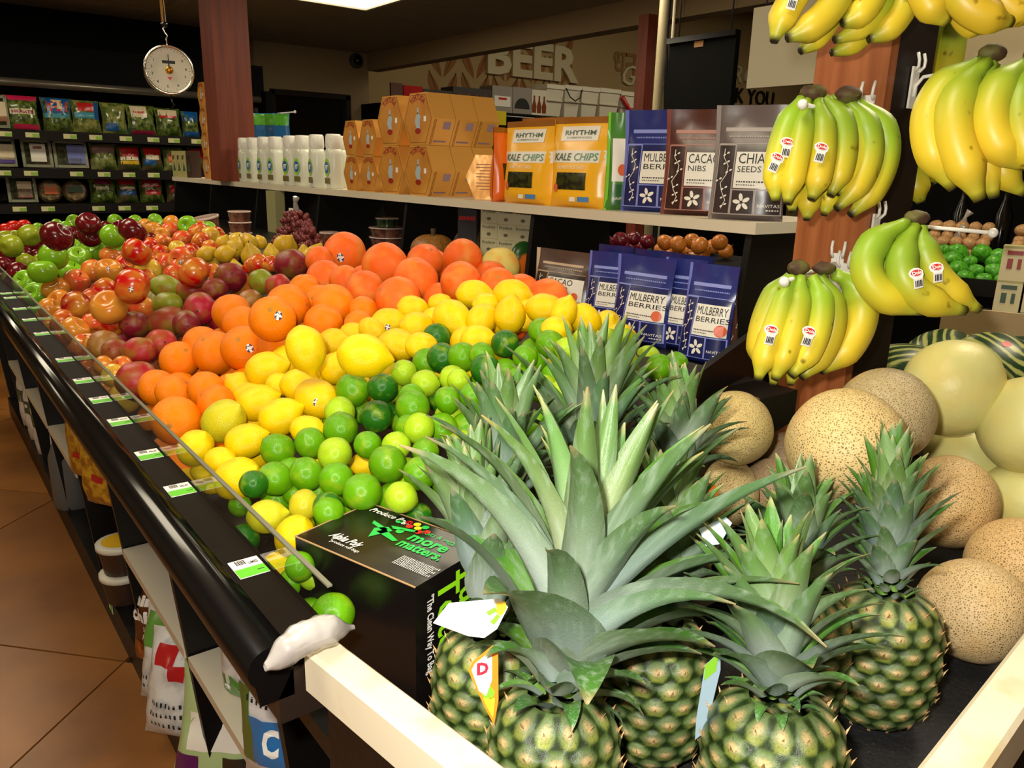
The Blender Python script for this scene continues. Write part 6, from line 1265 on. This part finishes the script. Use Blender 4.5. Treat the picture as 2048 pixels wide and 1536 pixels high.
salad(1, 322, 362, .19, 'orange marked salad bag, middle shelf behind the small cartons', M_sal2, [('orange_mark', -.3, .3, .3, .6, M_sor), ('red_mark', -.3, .6, .3, .7, M_sred)])
salad(1, 372, 405, .2, 'red salad bag next to the gold stack, middle shelf', M_salr, [('red_top', -.4, .5, .4, .9, M_sred)])
salad(2, 3, 58, .2, 'clear tub with maroon label, lowest shelf', M_clam, [('label', -.16, .2, .34, .78, M_scream), ('maroon_band', -.16, .16, .34, .5, M_smar)], 'clam')
salad(2, 62, 112, .2, 'round clear tub with orange label, lowest shelf', M_tan_t, [('label', -.22, .30, .28, .68, M_sor), ('cream_band', -.2, .6, .24, .7, M_scream)], 'round')
salad(2, 113, 162, .2, 'round clear tub with dark green label, lowest shelf', M_tan_t, [('label', -.26, .38, .28, .62, M_kgreen)], 'round')
salad(2, 168, 222, .2, 'salad bag with red and black top, lowest shelf', M_sal, [('red_top', -.3, .7, .3, .94, M_smar), ('cream_mark', -.3, .5, .2, .62, M_scream)])
salad(2, 222, 264, .2, 'salad bag with red and white striped front, lowest shelf', M_salr, [('red_top', -.4, .7, .4, .95, M_sred), ('white_mark', -.36, .52, .36, .62, M_scream), ('blue_band', -.4, .3, .4, .46, M_sblue)])
salad(2, 268, 316, .2, 'salad bag with large red sign, lowest shelf', M_sal, [('red_sign', -.4, .6, .4, .9, M_sred), ('red_sign', -.3, .3, .36, .5, M_sred)], word=('SALAD', -.3, .66, .14, .6, M_lab))
salad(2, 322, 352, .19, 'narrow red blue salad bag, lowest shelf beside the white shelf end', M_salr, [('red_mark', -.3, .4, .3, .7, M_sred)])

# ---------------------------------------------------------------- hanging dial scale
ps = at(338, 141, 2.75); sc = thing('hanging_scale', 'round chrome dial scale hanging above the fruit', 'scale', ps, face_yaw(ps, 4))
Mx = Matrix.Rotation(PI/2, 4, 'X'); Rd = 47*2.75/FPX
MB().lathe([(Rd*.9, -.05), (Rd, -.03), (Rd, .012), (Rd*.985, .022), (Rd*.90, .022), (Rd*.88, .010)], 40, 0, Mx).build('chrome_case', M_chrome, sc)
MB().lathe([(Rd*.885, .0108), (Rd*.5, .0109), (.001, .011)], 36, 0, Mx, True, False).build('dial', mat('dial_cream', (206, 200, 176), .4), sc)
mb = MB()
for n_, a in (('1', 146), ('2', 170), ('3', 194), ('4', 226), ('5', 262), ('6', 298), ('7', 338), ('8', 6), ('9', 36)):
    write(mb, n_, Rd*.68*math.cos(R_(a))-.004, Rd*.66*math.sin(R_(a))-.004, .012, lambda u, v: Vector((u, -.0112, v)), bold=.02)
for k in range(40):
    a = 2*PI*k/40; c_, s_ = math.cos(a), math.sin(a); q = .80 if k % 4 else .76
    mb.add([Vector((Rd*r*c_-.0006*s_*d, -.0112, Rd*r*s_+.0006*c_*d)) for r, d in ((q, -1), (.85, -1), (.85, 1), (q, 1))], [(0, 1, 2, 3)])
mb.box((0, -.0112, Rd*.32), (.042, .0006, .010)); mb.build('numerals', M_ink, sc)
MB().prism([(-.003, -.01), (.003, -.01), (.001, Rd*.62), (-.001, Rd*.62)], lambda u, v, k: Vector((u, -.0125-.001*k, v))).build('needle', M_ink, sc)
MB().lathe([(.013, .0105), (.013, .018), (.008, .021), (.001, .022)], 16, 0, Mx).build('brass_hub', mat('brass', (206, 150, 50), .25, metal=.9), sc)
MB().prism([(-.008, -.022), (.008, -.022), (0, -.034)], lambda u, v, k: Vector((u, -.0112-.001*k, v))).build('red_mark', M_tred, sc)
MB().tube([(0, 0, Rd-.005), (0, 0, Rd+.02), (.004, 0, Rd+.03), (-.004, 0, Rd+.04), (-.008, 0, Rd+.052), (0, 0, Rd+.060)], .0025, 6).build('hook', M_chrome, sc)
top = CZ-ps.z
MB().tube([(-.012, 0, top), (-.004, 0, Rd+.07)], .009, 8).build('hanging_tube', M_chrome, sc); MB().ball((-.003, 0, Rd+.066), .011, 10, 8).build('collar', M_blackgloss, sc)
MB().tube([(0, 0, -Rd), (0, 0, -Rd-.02), (.008, 0, -Rd-.03), (0, 0, -Rd-.04)], .003, 6).build('lower_hook', M_blackgloss, sc)

# ---------------------------------------------------------------- things hanging between the low ceiling and the beer side
def quadpanel(name, label, cat, px0, py0, px1, py1, x, th, m):
    a, b = atx(px0, py0, x), atx(px1, py0, x); z1 = (a.z); z0 = atx(px0, py1, x).z
    t = thing(name, label, cat, (x, (a.y+b.y)/2, z0)); MB().box((th/2, 0, (z1-z0)/2), (th, abs(a.y-b.y), z1-z0)).build('panel', m, t); return t, a, b, z0, z1
XB = 3.05
t, a, b, z0, z1 = quadpanel('black_sign', 'black rectangular panel hung on two cords in front of the beer wall', 'panel', 1340, 78, 1472, 245, XB, .03, mat('matt_black', (5, 5, 5), .8, spec=.1))
MB().box((-.008, 0, z1-z0-.012), (.016, abs(a.y-b.y)+.012, .024)).build('top_bar', M_blackgloss, t)
p = atx(1398, 88, XB); MB().box((-.0015, p.y-(a.y+b.y)/2, p.z-z0), (.002, .052, .026)).build('name_plate', M_lettertan, t)
for px in (1356, 1460):
    p = atx(px, 40, XB); MB().tube([(.015, p.y-(a.y+b.y)/2, z1-z0), (.015, p.y-(a.y+b.y)/2, CZ-z0)], .004, 6).build('cord', M_ink, t)
t, a, b, z0, z1 = quadpanel('pale_board', 'plain pale board hanging left of the top bananas, beside the MERCI letters', 'board', 1508, 16, 1700, 176, 2.7, .02, mat('pale_board', (188, 178, 150), .6))
for dy in (-.15, .15): MB().tube([(.01, dy, z1-z0), (.01, dy, CZ-z0)], .003, 6).build('cord', M_ink, t)
t, a, b, z0, z1 = quadpanel('pale_board', 'plain pale board behind the ripe bananas at the right edge', 'board', 1838, 40, 2160, 268, 2.5, .02, mat('pale_board', (186, 172, 138), .6))
MB().tube([(.01, .1, z1-z0), (.01, .1, CZ-z0)], .003, 6).build('cord', M_ink, t)
# conduit and cable next to the far post
p = atx(1322, 100, 3.2); t = thing('conduit', 'cream pipe running down beside the far wooden post', 'pipe', (3.2, p.y, 0)); MB().tube([(0, 0, 0), (0, 0, 1.95), (-.012, -.012, 2.0), (-.012, -.012, CZ)], .024, 10).build('pipe', mat('cream_pipe', (176, 164, 130), .5), t)
p = atx(1334, 100, 3.25); t = thing('cable', 'black cable sagging beside the cream pipe', 'cable', (3.25, p.y, 0)); MB().tube([(0, 0, 0), (.01, 0, .8), (0, -.02, 1.7), (.0, -.005, 1.9), (0, .01, 2.05), (0, 0, CZ)], .011, 8).build('cord', M_ink, t)
p = atx(1343, 100, 3.3); t = thing('conduit', 'thin grey rod between the black cable and the black panel', 'pipe', (3.3, p.y, 0)); MB().tube([(0, 0, 0), (0, 0, CZ)], .008, 8).build('pipe', M_trofframe, t)

# ---------------------------------------------------------------- beer cooler top and what stands on it
YC = 7.6
zc = aty(1100, 232, YC).z
bc = thing('beer_cooler', 'black beer cooler along the wall under the BEER sign', 'cooler', (7.5, YC+.4, 0))
x0, x1 = aty(760, 300, YC).x, 11.5
MB().box(((x0+x1)/2-7.5, 0, zc/2), (x1-x0, .8, zc-.001)).build('case', M_case, bc)
MB().tube([(x0-7.5, -.41, zc-.06), (x1-7.5, -.41, zc-.06)], .05, 12).build('front_rail', M_blackgloss, bc)
for k in range(6):
    xx = x0+.5+k*1.0; MB().box((xx-7.5, -.402, zc*.5), (.9, .004, zc*.75)).build('glass_door', M_blackgloss, bc)
p = aty(1040, 248, YC-.47); MB().box((p.x-7.5, -.47, zc-.07), (.22, .004, .15)).build('yellow_tag', mat('yellow_tag', (226, 206, 20), .5), bc)
def onbeer(p0, p1, pt, name, label, cat, m, dp=.25, taper=1.0, y=YC+.02, group=None):
    xa, xb = aty(p0, 230, y).x, aty(p1, 230, y).x; zt = aty((p0+p1)/2, pt, y).z
    t = thing(name, label, cat, ((xa+xb)/2, y, zc+.0), 0, group); o = MB().box((0, dp/2, (zt-zc)/2), (xb-xa, dp, zt-zc), taper=taper).build('body', m, t); return t, xb-xa, zt-zc
M_beer = mat('beer_box_grey', (58, 52, 48), .5); M_beer2 = mat('beer_box_light', (150, 142, 132), .5); M_amber = mat('bottle_amber', (130, 60, 16), .3); M_pail = mat('white_pail', (226, 218, 196), .4)
t, w_, h_ = onbeer(783, 806, 166, 'brown_board', 'brown board leaning at the left end of the beer cooler', 'board', mat('brown_board', (96, 58, 40), .6), .03)
t, w_, h_ = onbeer(808, 846, 172, 'red_bag', 'crumpled red bag behind the gold boxes', 'bag', M_sred, .2, .9)
for p0, p1, pt, lb, m_ in ((846, 905, 180, 'grey beer carton behind the gold boxes, left one', M_beer), (906, 982, 176, 'dark beer carton with printed amber bottles, above the gold boxes', M_beer), (984, 1024, 172, 'grey beer six pack with white red label', M_beer2), (1025, 1062, 175, 'light grey beer six pack with arched handle', M_beer2), (1063, 1092, 180, 'cream beer pack with three brown bottles printed', M_pail)):
    t, w_, h_ = onbeer(p0, p1, pt, 'beer_carton', lb, 'beer carton', m_, .25, 1, YC+.02, 'beer cartons on the cooler')
    n = 4 if p0 == 906 else 3 if p0 in (1063,) else 0
    for k in range(n):
        xx = -w_*.34+k*w_*.68/max(1, n-1); MB().lathe([(.03, .03), (.035, .12), (.012, .2), (.012, .26)], 10, 0, Matrix.Translation((xx, -.001, 0))@Matrix.Diagonal((1, .06, h_/.34, 1))).build('printed_bottle', M_amber, t)
    if p0 == 984: MB().box((0, -.003, h_*.42), (w_*.8, .004, h_*.4)).build('white_label', M_lab, t); MB().box((0, -.006, h_*.52), (w_*.4, .003, h_*.08)).build('red_mark', M_sred, t)
    if p0 == 1025: MB().prism([(w_*.4*math.cos(PI*k/10), h_*(.2+.4*math.sin(PI*k/10))) for k in range(11)], lambda u, v, k: Vector((u, -.004*k-.001, v))).build('arch_opening', M_ink, t)
for k, (p0, p1, pt, lb) in enumerate(((1092, 1128, 176, 'white bucket first from the beer packs, on the beer cooler'), (1128, 1162, 178, 'white bucket with wire handle, second from the beer packs'), (1162, 1198, 181, 'white bucket third from the beer packs'), (1198, 1240, 184, 'white bucket with wide rim, fourth from the beer packs'), (1240, 1275, 190, 'white bucket with red stripe partly behind the far post'))):
    t, w_, h_ = onbeer(p0, p1-2, pt, 'white_bucket', lb, 'bucket', M_pail, .3, .78, YC+.02, 'white buckets on the cooler')
    MB().box((0, .15, h_+.015), (w_*1.04, .32, .05)).build('rim', M_pail, t); MB().box((0, .148, h_*.55), (w_*.94, .30, .012)).build('ridge', M_trofframe, t)
    if k == 1: MB().tube([(-w_*.5, -.02, h_), (-w_*.3, -.04, h_-.1), (0, -.05, h_-.14), (w_*.3, -.04, h_-.1), (w_*.5, -.02, h_)], .008, 6).build('wire_handle', M_ink, t)
    if k == 4: MB().tube([(-w_*.5, -.02, h_*.9), (0, -.03, h_*.4), (w_*.5, -.03, h_*.1)], .03, 6).build('red_stripe', M_sred, t)

# ---------------------------------------------------------------- seen below the white shelf: goods on the rear ledge
zl2 = 1.0602
M_tubc = mat('deli_tub', (130, 84, 66), .15, col2=(84, 50, 40), ns=30, coat=.6); M_tubg = mat('deli_tub_green', (50, 70, 34), .15, col2=(26, 40, 18), ns=30, coat=.6); M_rim = mat('clear_tub_rim', (214, 184, 172), .15, coat=.5)
def tub(px, py, wpx, y_z, h, label, m, tilt=0):
    p = atz(px, py, zl2+.02); d = depth(p); r = wpx*d/FPX/2
    t = thing('deli_tub', label, 'tub', (p.x, p.y, y_z), 0, 'deli tubs on the rear ledge'); t.rotation_euler.y = R_(tilt)
    MB().lathe([(r*.88, 0), (r*.97, h*.9)], 24).build('cup', m, t); MB().lathe([(r*1.02, h*.88), (r*1.03, h*.95), (r*1.0, h), (r*.9, h*.98), (.001, h*.97)], 24).build('lid', M_rim, t); return t
tub(418, 462, 56, zl2, .09, 'large tilted deli tub at the far end of the rear ledge', M_tubc, -12)
for k, (px, py) in enumerate(((482, 478), (482, 470), (482, 455))): tub(px, 476, 44, zl2+k*.046, .045, 'clear deli tub beside the cream upright, %s of the stack' % ('lowest', 'middle one', 'topmost')[k], M_tubc)
for k in range(3): tub(775, 482, 72 if k < 2 else 46, zl2+k*.041, .04, 'deli tub behind the grapefruit, %s of the stack' % ('lowest', 'middle one', 'topmost, dark green')[k], M_tubg if k == 2 else M_tubc)
tub(660, 482, 40, zl2, .06, 'deli tub just left of the topmost grapefruit', M_tubc)
p = atz(470, 470, zl2); t = thing('cream_upright', 'cream coloured upright board standing at the far rear ledge', 'board', (p.x+.25, p.y+.1, zl2)); MB().box((0, 0, .103), (.05, .12, .206)).build('board', mat('dull_cream', (150, 146, 100), .6), t)
# bag of red grapes
M_gr = mat('red_grape', (104, 30, 52), .25, objcol=False, col2=(128, 60, 50), ns=7); me_g = MB().ball((0, 0, 0), .011, 10, 7).mesh('grape', M_gr)
pg = atz(592, 475, zl2+.05); t = thing('grape_bag', 'clear bag of red grapes in front of the black support left of the top grapefruit', 'grapes', (pg.x, pg.y, zl2))
rr = random.Random(4); n = 0
for k in range(260):
    u, v = rr.uniform(-1, 1), rr.uniform(0, 1)
    hx = .20*(1-.6*v); q = Vector((rr.uniform(-.05, .05)*(1-v*.5), -u*hx-.06*v, .012+v*.14*(1-.5*max(0, u))))
    o = obj('grape', me_g, t, q); o.scale = (1, 1, 1.15)
t_ = Vector((0, -.02, .15)); MB().tube([t_, t_+Vector((0, .01, .04)), t_+Vector((0, .0, .06))], [.016, .008, .014], 8).build('bag_neck', M_bagfilm, t)
MB().box((.0, .03, .15), (.004, .05, .03)).build('bag_tag', M_paper, t)
# pumpkin and a netted brown melon
M_pump = mat('pumpkin_skin', (172, 106, 32), .5, col2=(110, 84, 36), ns=5, stretch=(3, 3, .5))
me_pu = spindle(lambda a: (math.cos(a)**.9 if math.cos(a) > 0 else 0, .74*math.sin(a)-.12*math.exp(-((PI/2-a)/.25)**2)), 40, 20, lob=lambda t, a: .05*abs(math.cos(5*t))-.02).mesh('pumpkin', M_pump)
r = .078; p = atz(866, 500, zl2+r*.74); o = obj('pumpkin', me_pu, None, p, None, (r, r, r)); tag(o, 'ribbed orange brown pumpkin behind the grapefruit', 'pumpkin'); MB().tube([(0, 0, .56), (.02, 0, .75), (.04, .03, .95)], [.14, .10, .13], 8).build('stem', M_stem, o)
r = .066; p = atz(942, 490, zl2+r); o = obj('coconut', me_cant[0], None, p, None, (r, r, r)); o.data = o.data.copy(); o.data.materials[0] = mat('brown_husk', (104, 74, 44), .8, col2=(56, 40, 26), ns=5, stretch=(4, 4, .6), bump=(16, .6)); tag(o, 'shaggy dark brown coconut right of the pumpkin', 'coconut')
r = .058; p = atz(1000, 533, 1.125); o = obj('grapefruit', ME['g'][0], None, p, None, (r, r, r)); o.color = lin((228, 206, 110)); tag(o, 'pale yellow grapefruit beside the cream boxes at the rear', 'grapefruit')
o = MB().ball((0, 0, 0), (.05, .03, .06), 14, 10).build('squash', mat('green_orange_squash', (30, 74, 26), .3, col2=(220, 110, 30), ns=6, na=(.5, .55)), None, atz(1046, 520, 1.122)); tag(o, 'dark green and orange squash between the pale grapefruit and the black support', 'squash')
# stack of cream boxes
M_cbox = mat('cream_box', (186, 178, 140), .6); M_gprint = mat('grey_green_print', (84, 84, 60), .6)
for row in range(4):
    for k in range(3):
        a = at(978+k*34, 440, 2.72-k*.045); w0 = .062
        t = thing('cream_box', 'cream box with dark script lettering, %s column, %s row of the stack under the shelf' % (('left', 'middle', 'right')[k], ('bottom', 'second', 'third', 'top')[row]), 'box', (a.x, a.y, zl2+row*.0525), R_(-52), 'cream boxes stacked under the shelf')
        MB().box((0, .04, .026), (w0*.97, .08, .052)).build('carton', M_cbox, t); b = MB(); write(b, 'Produce', -.024, .036, .014, lambda u, v: Vector((u, -.0006, v)), bold=.02, width=.046); leafq = [(.008*math.cos(a_*PI/4), .016+.006*math.sin(a_*PI/4)) for a_ in range(8)]; b.prism(leafq, lambda u, v, q: Vector((u, -.0003-.0003*q, v))); b.build('lettering', M_gprint, t)
t = thing('black_carton', 'black carton with red lettering left of the cream boxes under the shelf', 'carton', (*at(938, 440, 2.85).xy, zl2), R_(-50)); MB().box((0, 0, .10), (.07, .05, .20)).build('box', M_ink, t); b = MB(); write(b, 'BERRIES', -.03, .16, .018, lambda u, v: Vector((u, -.0256, v)), bold=.04, width=.06); b.build('lettering', M_sred, t)
# onions on a table across the aisle
tb = thing('onion_table', 'dark table of onions across the aisle, seen under the shelf end', 'table', (2.9, 2.52, 0)); MB().box((0, 0, .5), (1.0, .84, 1.0)).build('case', M_case, tb); MB().box((-.5, 0, 1.02), (.03, .84, .06)).build('edge', M_blackgloss, tb)
M_onr = mat('red_onion', (116, 24, 40), .25, col2=(80, 14, 34), ns=4, stretch=(5, 5, .6)); M_ony = mat('yellow_onion', (206, 130, 50), .3, col2=(170, 92, 30), ns=4, stretch=(5, 5, .6))
f_on = lambda a: (max(math.cos(a), 0)**.95, .86*math.sin(a)+.22*math.exp(-((PI/2-a)/.22)**2))
me_on = [spindle(f_on, 20, 14).mesh('onion', m_) for m_ in (M_onr, M_ony)]
me_nk = MB().tube([(0, 0, 1.0), (.02, 0, 1.25)], [.08, .05], 6).mesh('dry_neck', M_stem)
rr = random.Random(3); n1 = n2 = 0; placed = []
for px, py, kind in [(1212, 470, 0), (1240, 465, 0), (1268, 462, 0), (1225, 486, 0), (1252, 484, 0), (1282, 480, 0), (1205, 490, 0), (1295, 468, 0), (1240, 500, 0), (1330, 470, 1), (1357, 473, 1), (1385, 468, 1), (1400, 476, 1), (1322, 486, 1), (1350, 490, 1), (1376, 490, 1), (1406, 492, 1), (1425, 480, 1), (1440, 470, 1), (1452, 488, 1), (1342, 500, 1), (1390, 502, 1)]:
    r = .038*rr.uniform(.92, 1.05); z = 1.0+r+(.062 if py < 478 else 0.0); p = atz(px, py+6, z+.02); p.z = z
    for q, rq in placed:
        dlt = p-q
        if dlt.length < (r+rq)*.96: p += dlt.normalized()*((r+rq)*.97-dlt.length); p.z = max(p.z, 1.0+r)
    placed.append((p.copy(), r))
    if not (2.42 < p.x < 3.38): p.x = min(max(p.x, 2.45), 3.36)
    o = obj('onion', me_on[kind], None, p, (rr.uniform(-1, 1), rr.uniform(-1, 1), 0), (r, r, r)); obj('dry_neck', me_nk, o)
    if kind: n2 += 1
    else: n1 += 1
    tag(o, '%s onion, %s from the left across the aisle' % (('red', 'yellow')[kind], ORD[n2 if kind else n1]), 'onion', ('red onions', 'yellow onions')[kind]+' across the aisle')

# ---------------------------------------------------------------- far right: potatoes, green fruit, jars
ft = thing('far_table', 'black tiered table of potatoes and green fruit in the far right', 'table', (3.3, 1.0, 0)); M_ft = M_case
pz = at(1930, 480, 3.2)
FT = Vector((3.3, 1.0, 0))
e1 = at(1860, 575, 2.85); e2 = at(2040, 600, 2.7)
ux = (e2-e1); ux.z = 0; ux.normalize(); uy = Vector((-ux.y, ux.x, 0)); 
if uy.dot(Vector((FW.x, FW.y, 0))) < 0: uy = -uy
az = math.atan2(ux.y, ux.x)
zg = at(1930, 570, 2.8).z-.01
MM = Matrix.Translation(Vector((e1.x, e1.y, 0))-FT+ux*.1) @ Matrix.Rotation(az, 4, 'Z')
MB().box((.1, .17, zg/2), (1.3, .36, zg), 0, MM).build('front_tier', M_ft, ft); MB().box((.1, .60, (zg+.07)/2), (1.3, .5, zg+.07), 0, MM).build('rear_tier', M_ft, ft); MB().box((.1, -.02, zg+.01), (1.3, .02, .06), 0, MM).build('front_edge', M_blackgloss, ft); MB().box((.1, 1.0, .9), (1.6, .06, 1.8), 0, MM).build('back_board', M_ft, ft)
M_gf = mat('green_fruit', (92, 176, 44), .35, col2=(60, 130, 30), ns=3); me_gf = spindle(lambda a: (math.cos(a), 1.45*math.sin(a)), 16, 12, wob=.08).mesh('green_fruit', M_gf)
WM = Matrix.Translation(FT) @ MM
rr = random.Random(8); n = 0
for row in range(4):
    for k in range(9):
        r = .028*rr.uniform(.9, 1.15); q = WM @ Vector((-.12+k*.062+rr.uniform(-.01, .01)+.02*(row % 2), .03+row*.058, zg+r+row*.026))
        o = obj('green_fruit', me_gf, None, q, (R_(70)*rr.uniform(.6, 1.2), rr.uniform(-.5, .5), rr.uniform(-1, 1)+az), (r, r, r)); n += 1
        tag(o, 'oval bright green fruit, %s in row %s, behind the small banana bunch' % (ORD[k+1]+' from left', ORD[row+1]), 'green fruit', 'oval green fruit on the far table')
M_pot = mat('tan_potato', (196, 156, 104), .5, col2=(170, 122, 76), ns=4); me_po = spindle(lambda a: (math.cos(a), 1.12*math.sin(a)), 14, 10, wob=.1).mesh('potato', M_pot)
M_net = mat('bag_film_clear', (230, 226, 214), .15, alpha=.12)
for b_ in range(2):
    for tier in range(2):
        org = WM @ Vector((-.08+b_*.30, .37+tier*.12, zg+.071+tier*.055))
        t = thing('potato_bag', 'clear tied bag of small tan potatoes, %s bag, %s row, above the green fruit' % (('left', 'right')[b_], ('front', 'back')[tier]), 'potato bag', org, az, 'bags of potatoes on the far table')
        for i in range(5):
            for j in range(2):
                for k in range(2):
                    o = obj('potato', me_po, t, (-.09+i*.046, j*.042-.02, .022+k*.04), (rr.uniform(0, 3), rr.uniform(0, 3), 0), (.023,)*3)
        MB().tube([(0, .03, .07), (.005, .03, .10), (.02, .03, .125)], [.02, .006, .016], 8).build('tied_neck', M_bagfilm, t)
M_jar = mat('jar_tan', (220, 206, 160), .4); M_jarb = mat('jar_brown', (84, 44, 22), .4)
pj = at(1985, 640, 2.25)
jt = thing('carton_board', 'beige cardboard sheet standing behind the watermelons', 'board', (*at(2000, 660, 2.2).xy, .751), az); zt = at(2000, 622, 2.2).z-.751; MB().box((.1, 0, zt/2), (.5, .012, zt)).build('sheet', mat('beige_board', (186, 160, 118), .7), jt)
js = thing('jar_stand', 'dark stand holding the small cartons behind the cardboard sheet', 'stand', (*at(2030, 640, 2.32).xy, .751), az); zj = at(2030, 632, 2.32).z; MB().box((.12, .05, (zj-.751)/2), (.42, .12, zj-.751)).build('case', M_case, js)
JM = Matrix.Translation((js.location.x, js.location.y, 0)) @ Matrix.Rotation(az, 4, 'Z')
for row in range(2):
    for k in range(4):
        q = JM @ Vector((-.03+k*.072, .03, zj+.0003+row*.1005))
        t = thing('small_carton', 'small printed carton at the right edge, %s row, %s from the left' % (('lower', 'upper')[row], ORD[k+1]), 'carton', q, az, 'small cartons at the right edge')
        MB().box((0, 0, .05), (.066, .06, .10)).build('box', M_jar if (row == 0 or k == 0) else M_jarb, t); b = MB(); b.box((0, -.031, .082), (.04, .002, .012)).box((-.01, -.031, .05), (.014, .002, .03)).box((.014, -.031, .05), (.01, .002, .03)); b.build('print', M_kgreen if row == 0 else M_dred, t); MB().box((0, 0, .0985), (.067, .061, .006)).build('lid', M_cart, t)
# dark bottles on the dark shelf behind
for k, px in enumerate((1880, 1925, 1965, 2020)):
    p = WM @ Vector((-.12+k*.16, .80, zg+.0703)); t = thing('dark_bottle', 'dark glossy bottle on the far table behind the potatoes, %s from the left' % ORD[k+1], 'bottle', p, 0, 'dark bottles on the far table'); MB().lathe([(.035, 0), (.038, .02), (.038, .16), (.014, .22), (.014, .27)], 16).build('glass', M_blackgloss, t); MB().lathe([(.016, .262), (.016, .29), (.001, .29)], 12).build('cap', M_chrome, t)

# ---------------------------------------------------------------- clip strip with hanging bags, tomatoes, tray
p = atx(548, 228, 2.0); t = thing('peg_rod', 'white peg rod holding green and blue bags above the white bottles', 'hook', (2.0, p.y, p.z)); 
e = atx(590, 228, 2.0); y9 = atx(512, 228, 2.0).y-p.y; MB().tube([(0, y9, 0), (0, e.y-p.y, 0)], .004, 8).build('rod', M_whitepl, t); MB().ball((0, e.y-p.y, 0), .009, 10, 8).build('ball_tip', M_whitepl, t); MB().box((0, y9, .025-p.z/2), (.02, .03, p.z+.05)).build('upright', M_black, t)
for k, px in enumerate((522, 545, 562)):
    q = atx(px, 228, 2.0); tt, S = pillow('hanging_bag', 'green and blue bag hanging on the white peg rod, %s' % ('farthest', 'middle one', 'nearest')[k], 'bag', (2.0, q.y, q.z-.16), .11, .165, .03, M_bl, face_yaw(q, -20), 0, 'bags on the peg rod', 40+k); patch(tt, S, 'green_top', -.48, .55, .48, .97, film('bag_green', (90, 190, 50)))
M_tom = mat('tomato_skin', (206, 30, 16), .2); me_t = spindle(lambda a: (math.cos(a), .86*math.sin(a)-.08*math.exp(-((PI/2-a)/.3)**2)), 18, 12).mesh('tomato', M_tom); me_tc = MB().add([Vector((.35*math.cos(a*PI/5)*(1 if a % 2 else .2), .35*math.sin(a*PI/5)*(1 if a % 2 else .2), .80)) for a in range(10)], [tuple(range(10))]).mesh('calyx', M_kgreen)
for k, (px, py) in enumerate(((12, 458), (28, 452), (48, 450))):
    q = atz(px, py, 1.09); q.z = .955+.036; q = at(px, py, depth(atz(px, py, 1.03))*.97); o = obj('tomato', me_t, None, q, None, (.036,)*3); obj('calyx', me_tc, o); tag(o, 'red tomato at the far left end of the bin, %s' % ('leftmost', 'middle one', 'rightmost')[k], 'tomato', 'tomatoes at the far end of the bin')
q = atz(30, 474, 1.0); o = MB().box((0, 0, -.055), (.22, .16, .13), taper=.8).build('white_tray', M_whitepl, None, q, (0, 0, -.2)); tag(o, 'white tray rim below the tomatoes at the far end of the bin', 'tray')
bpy.context.view_layer.update()
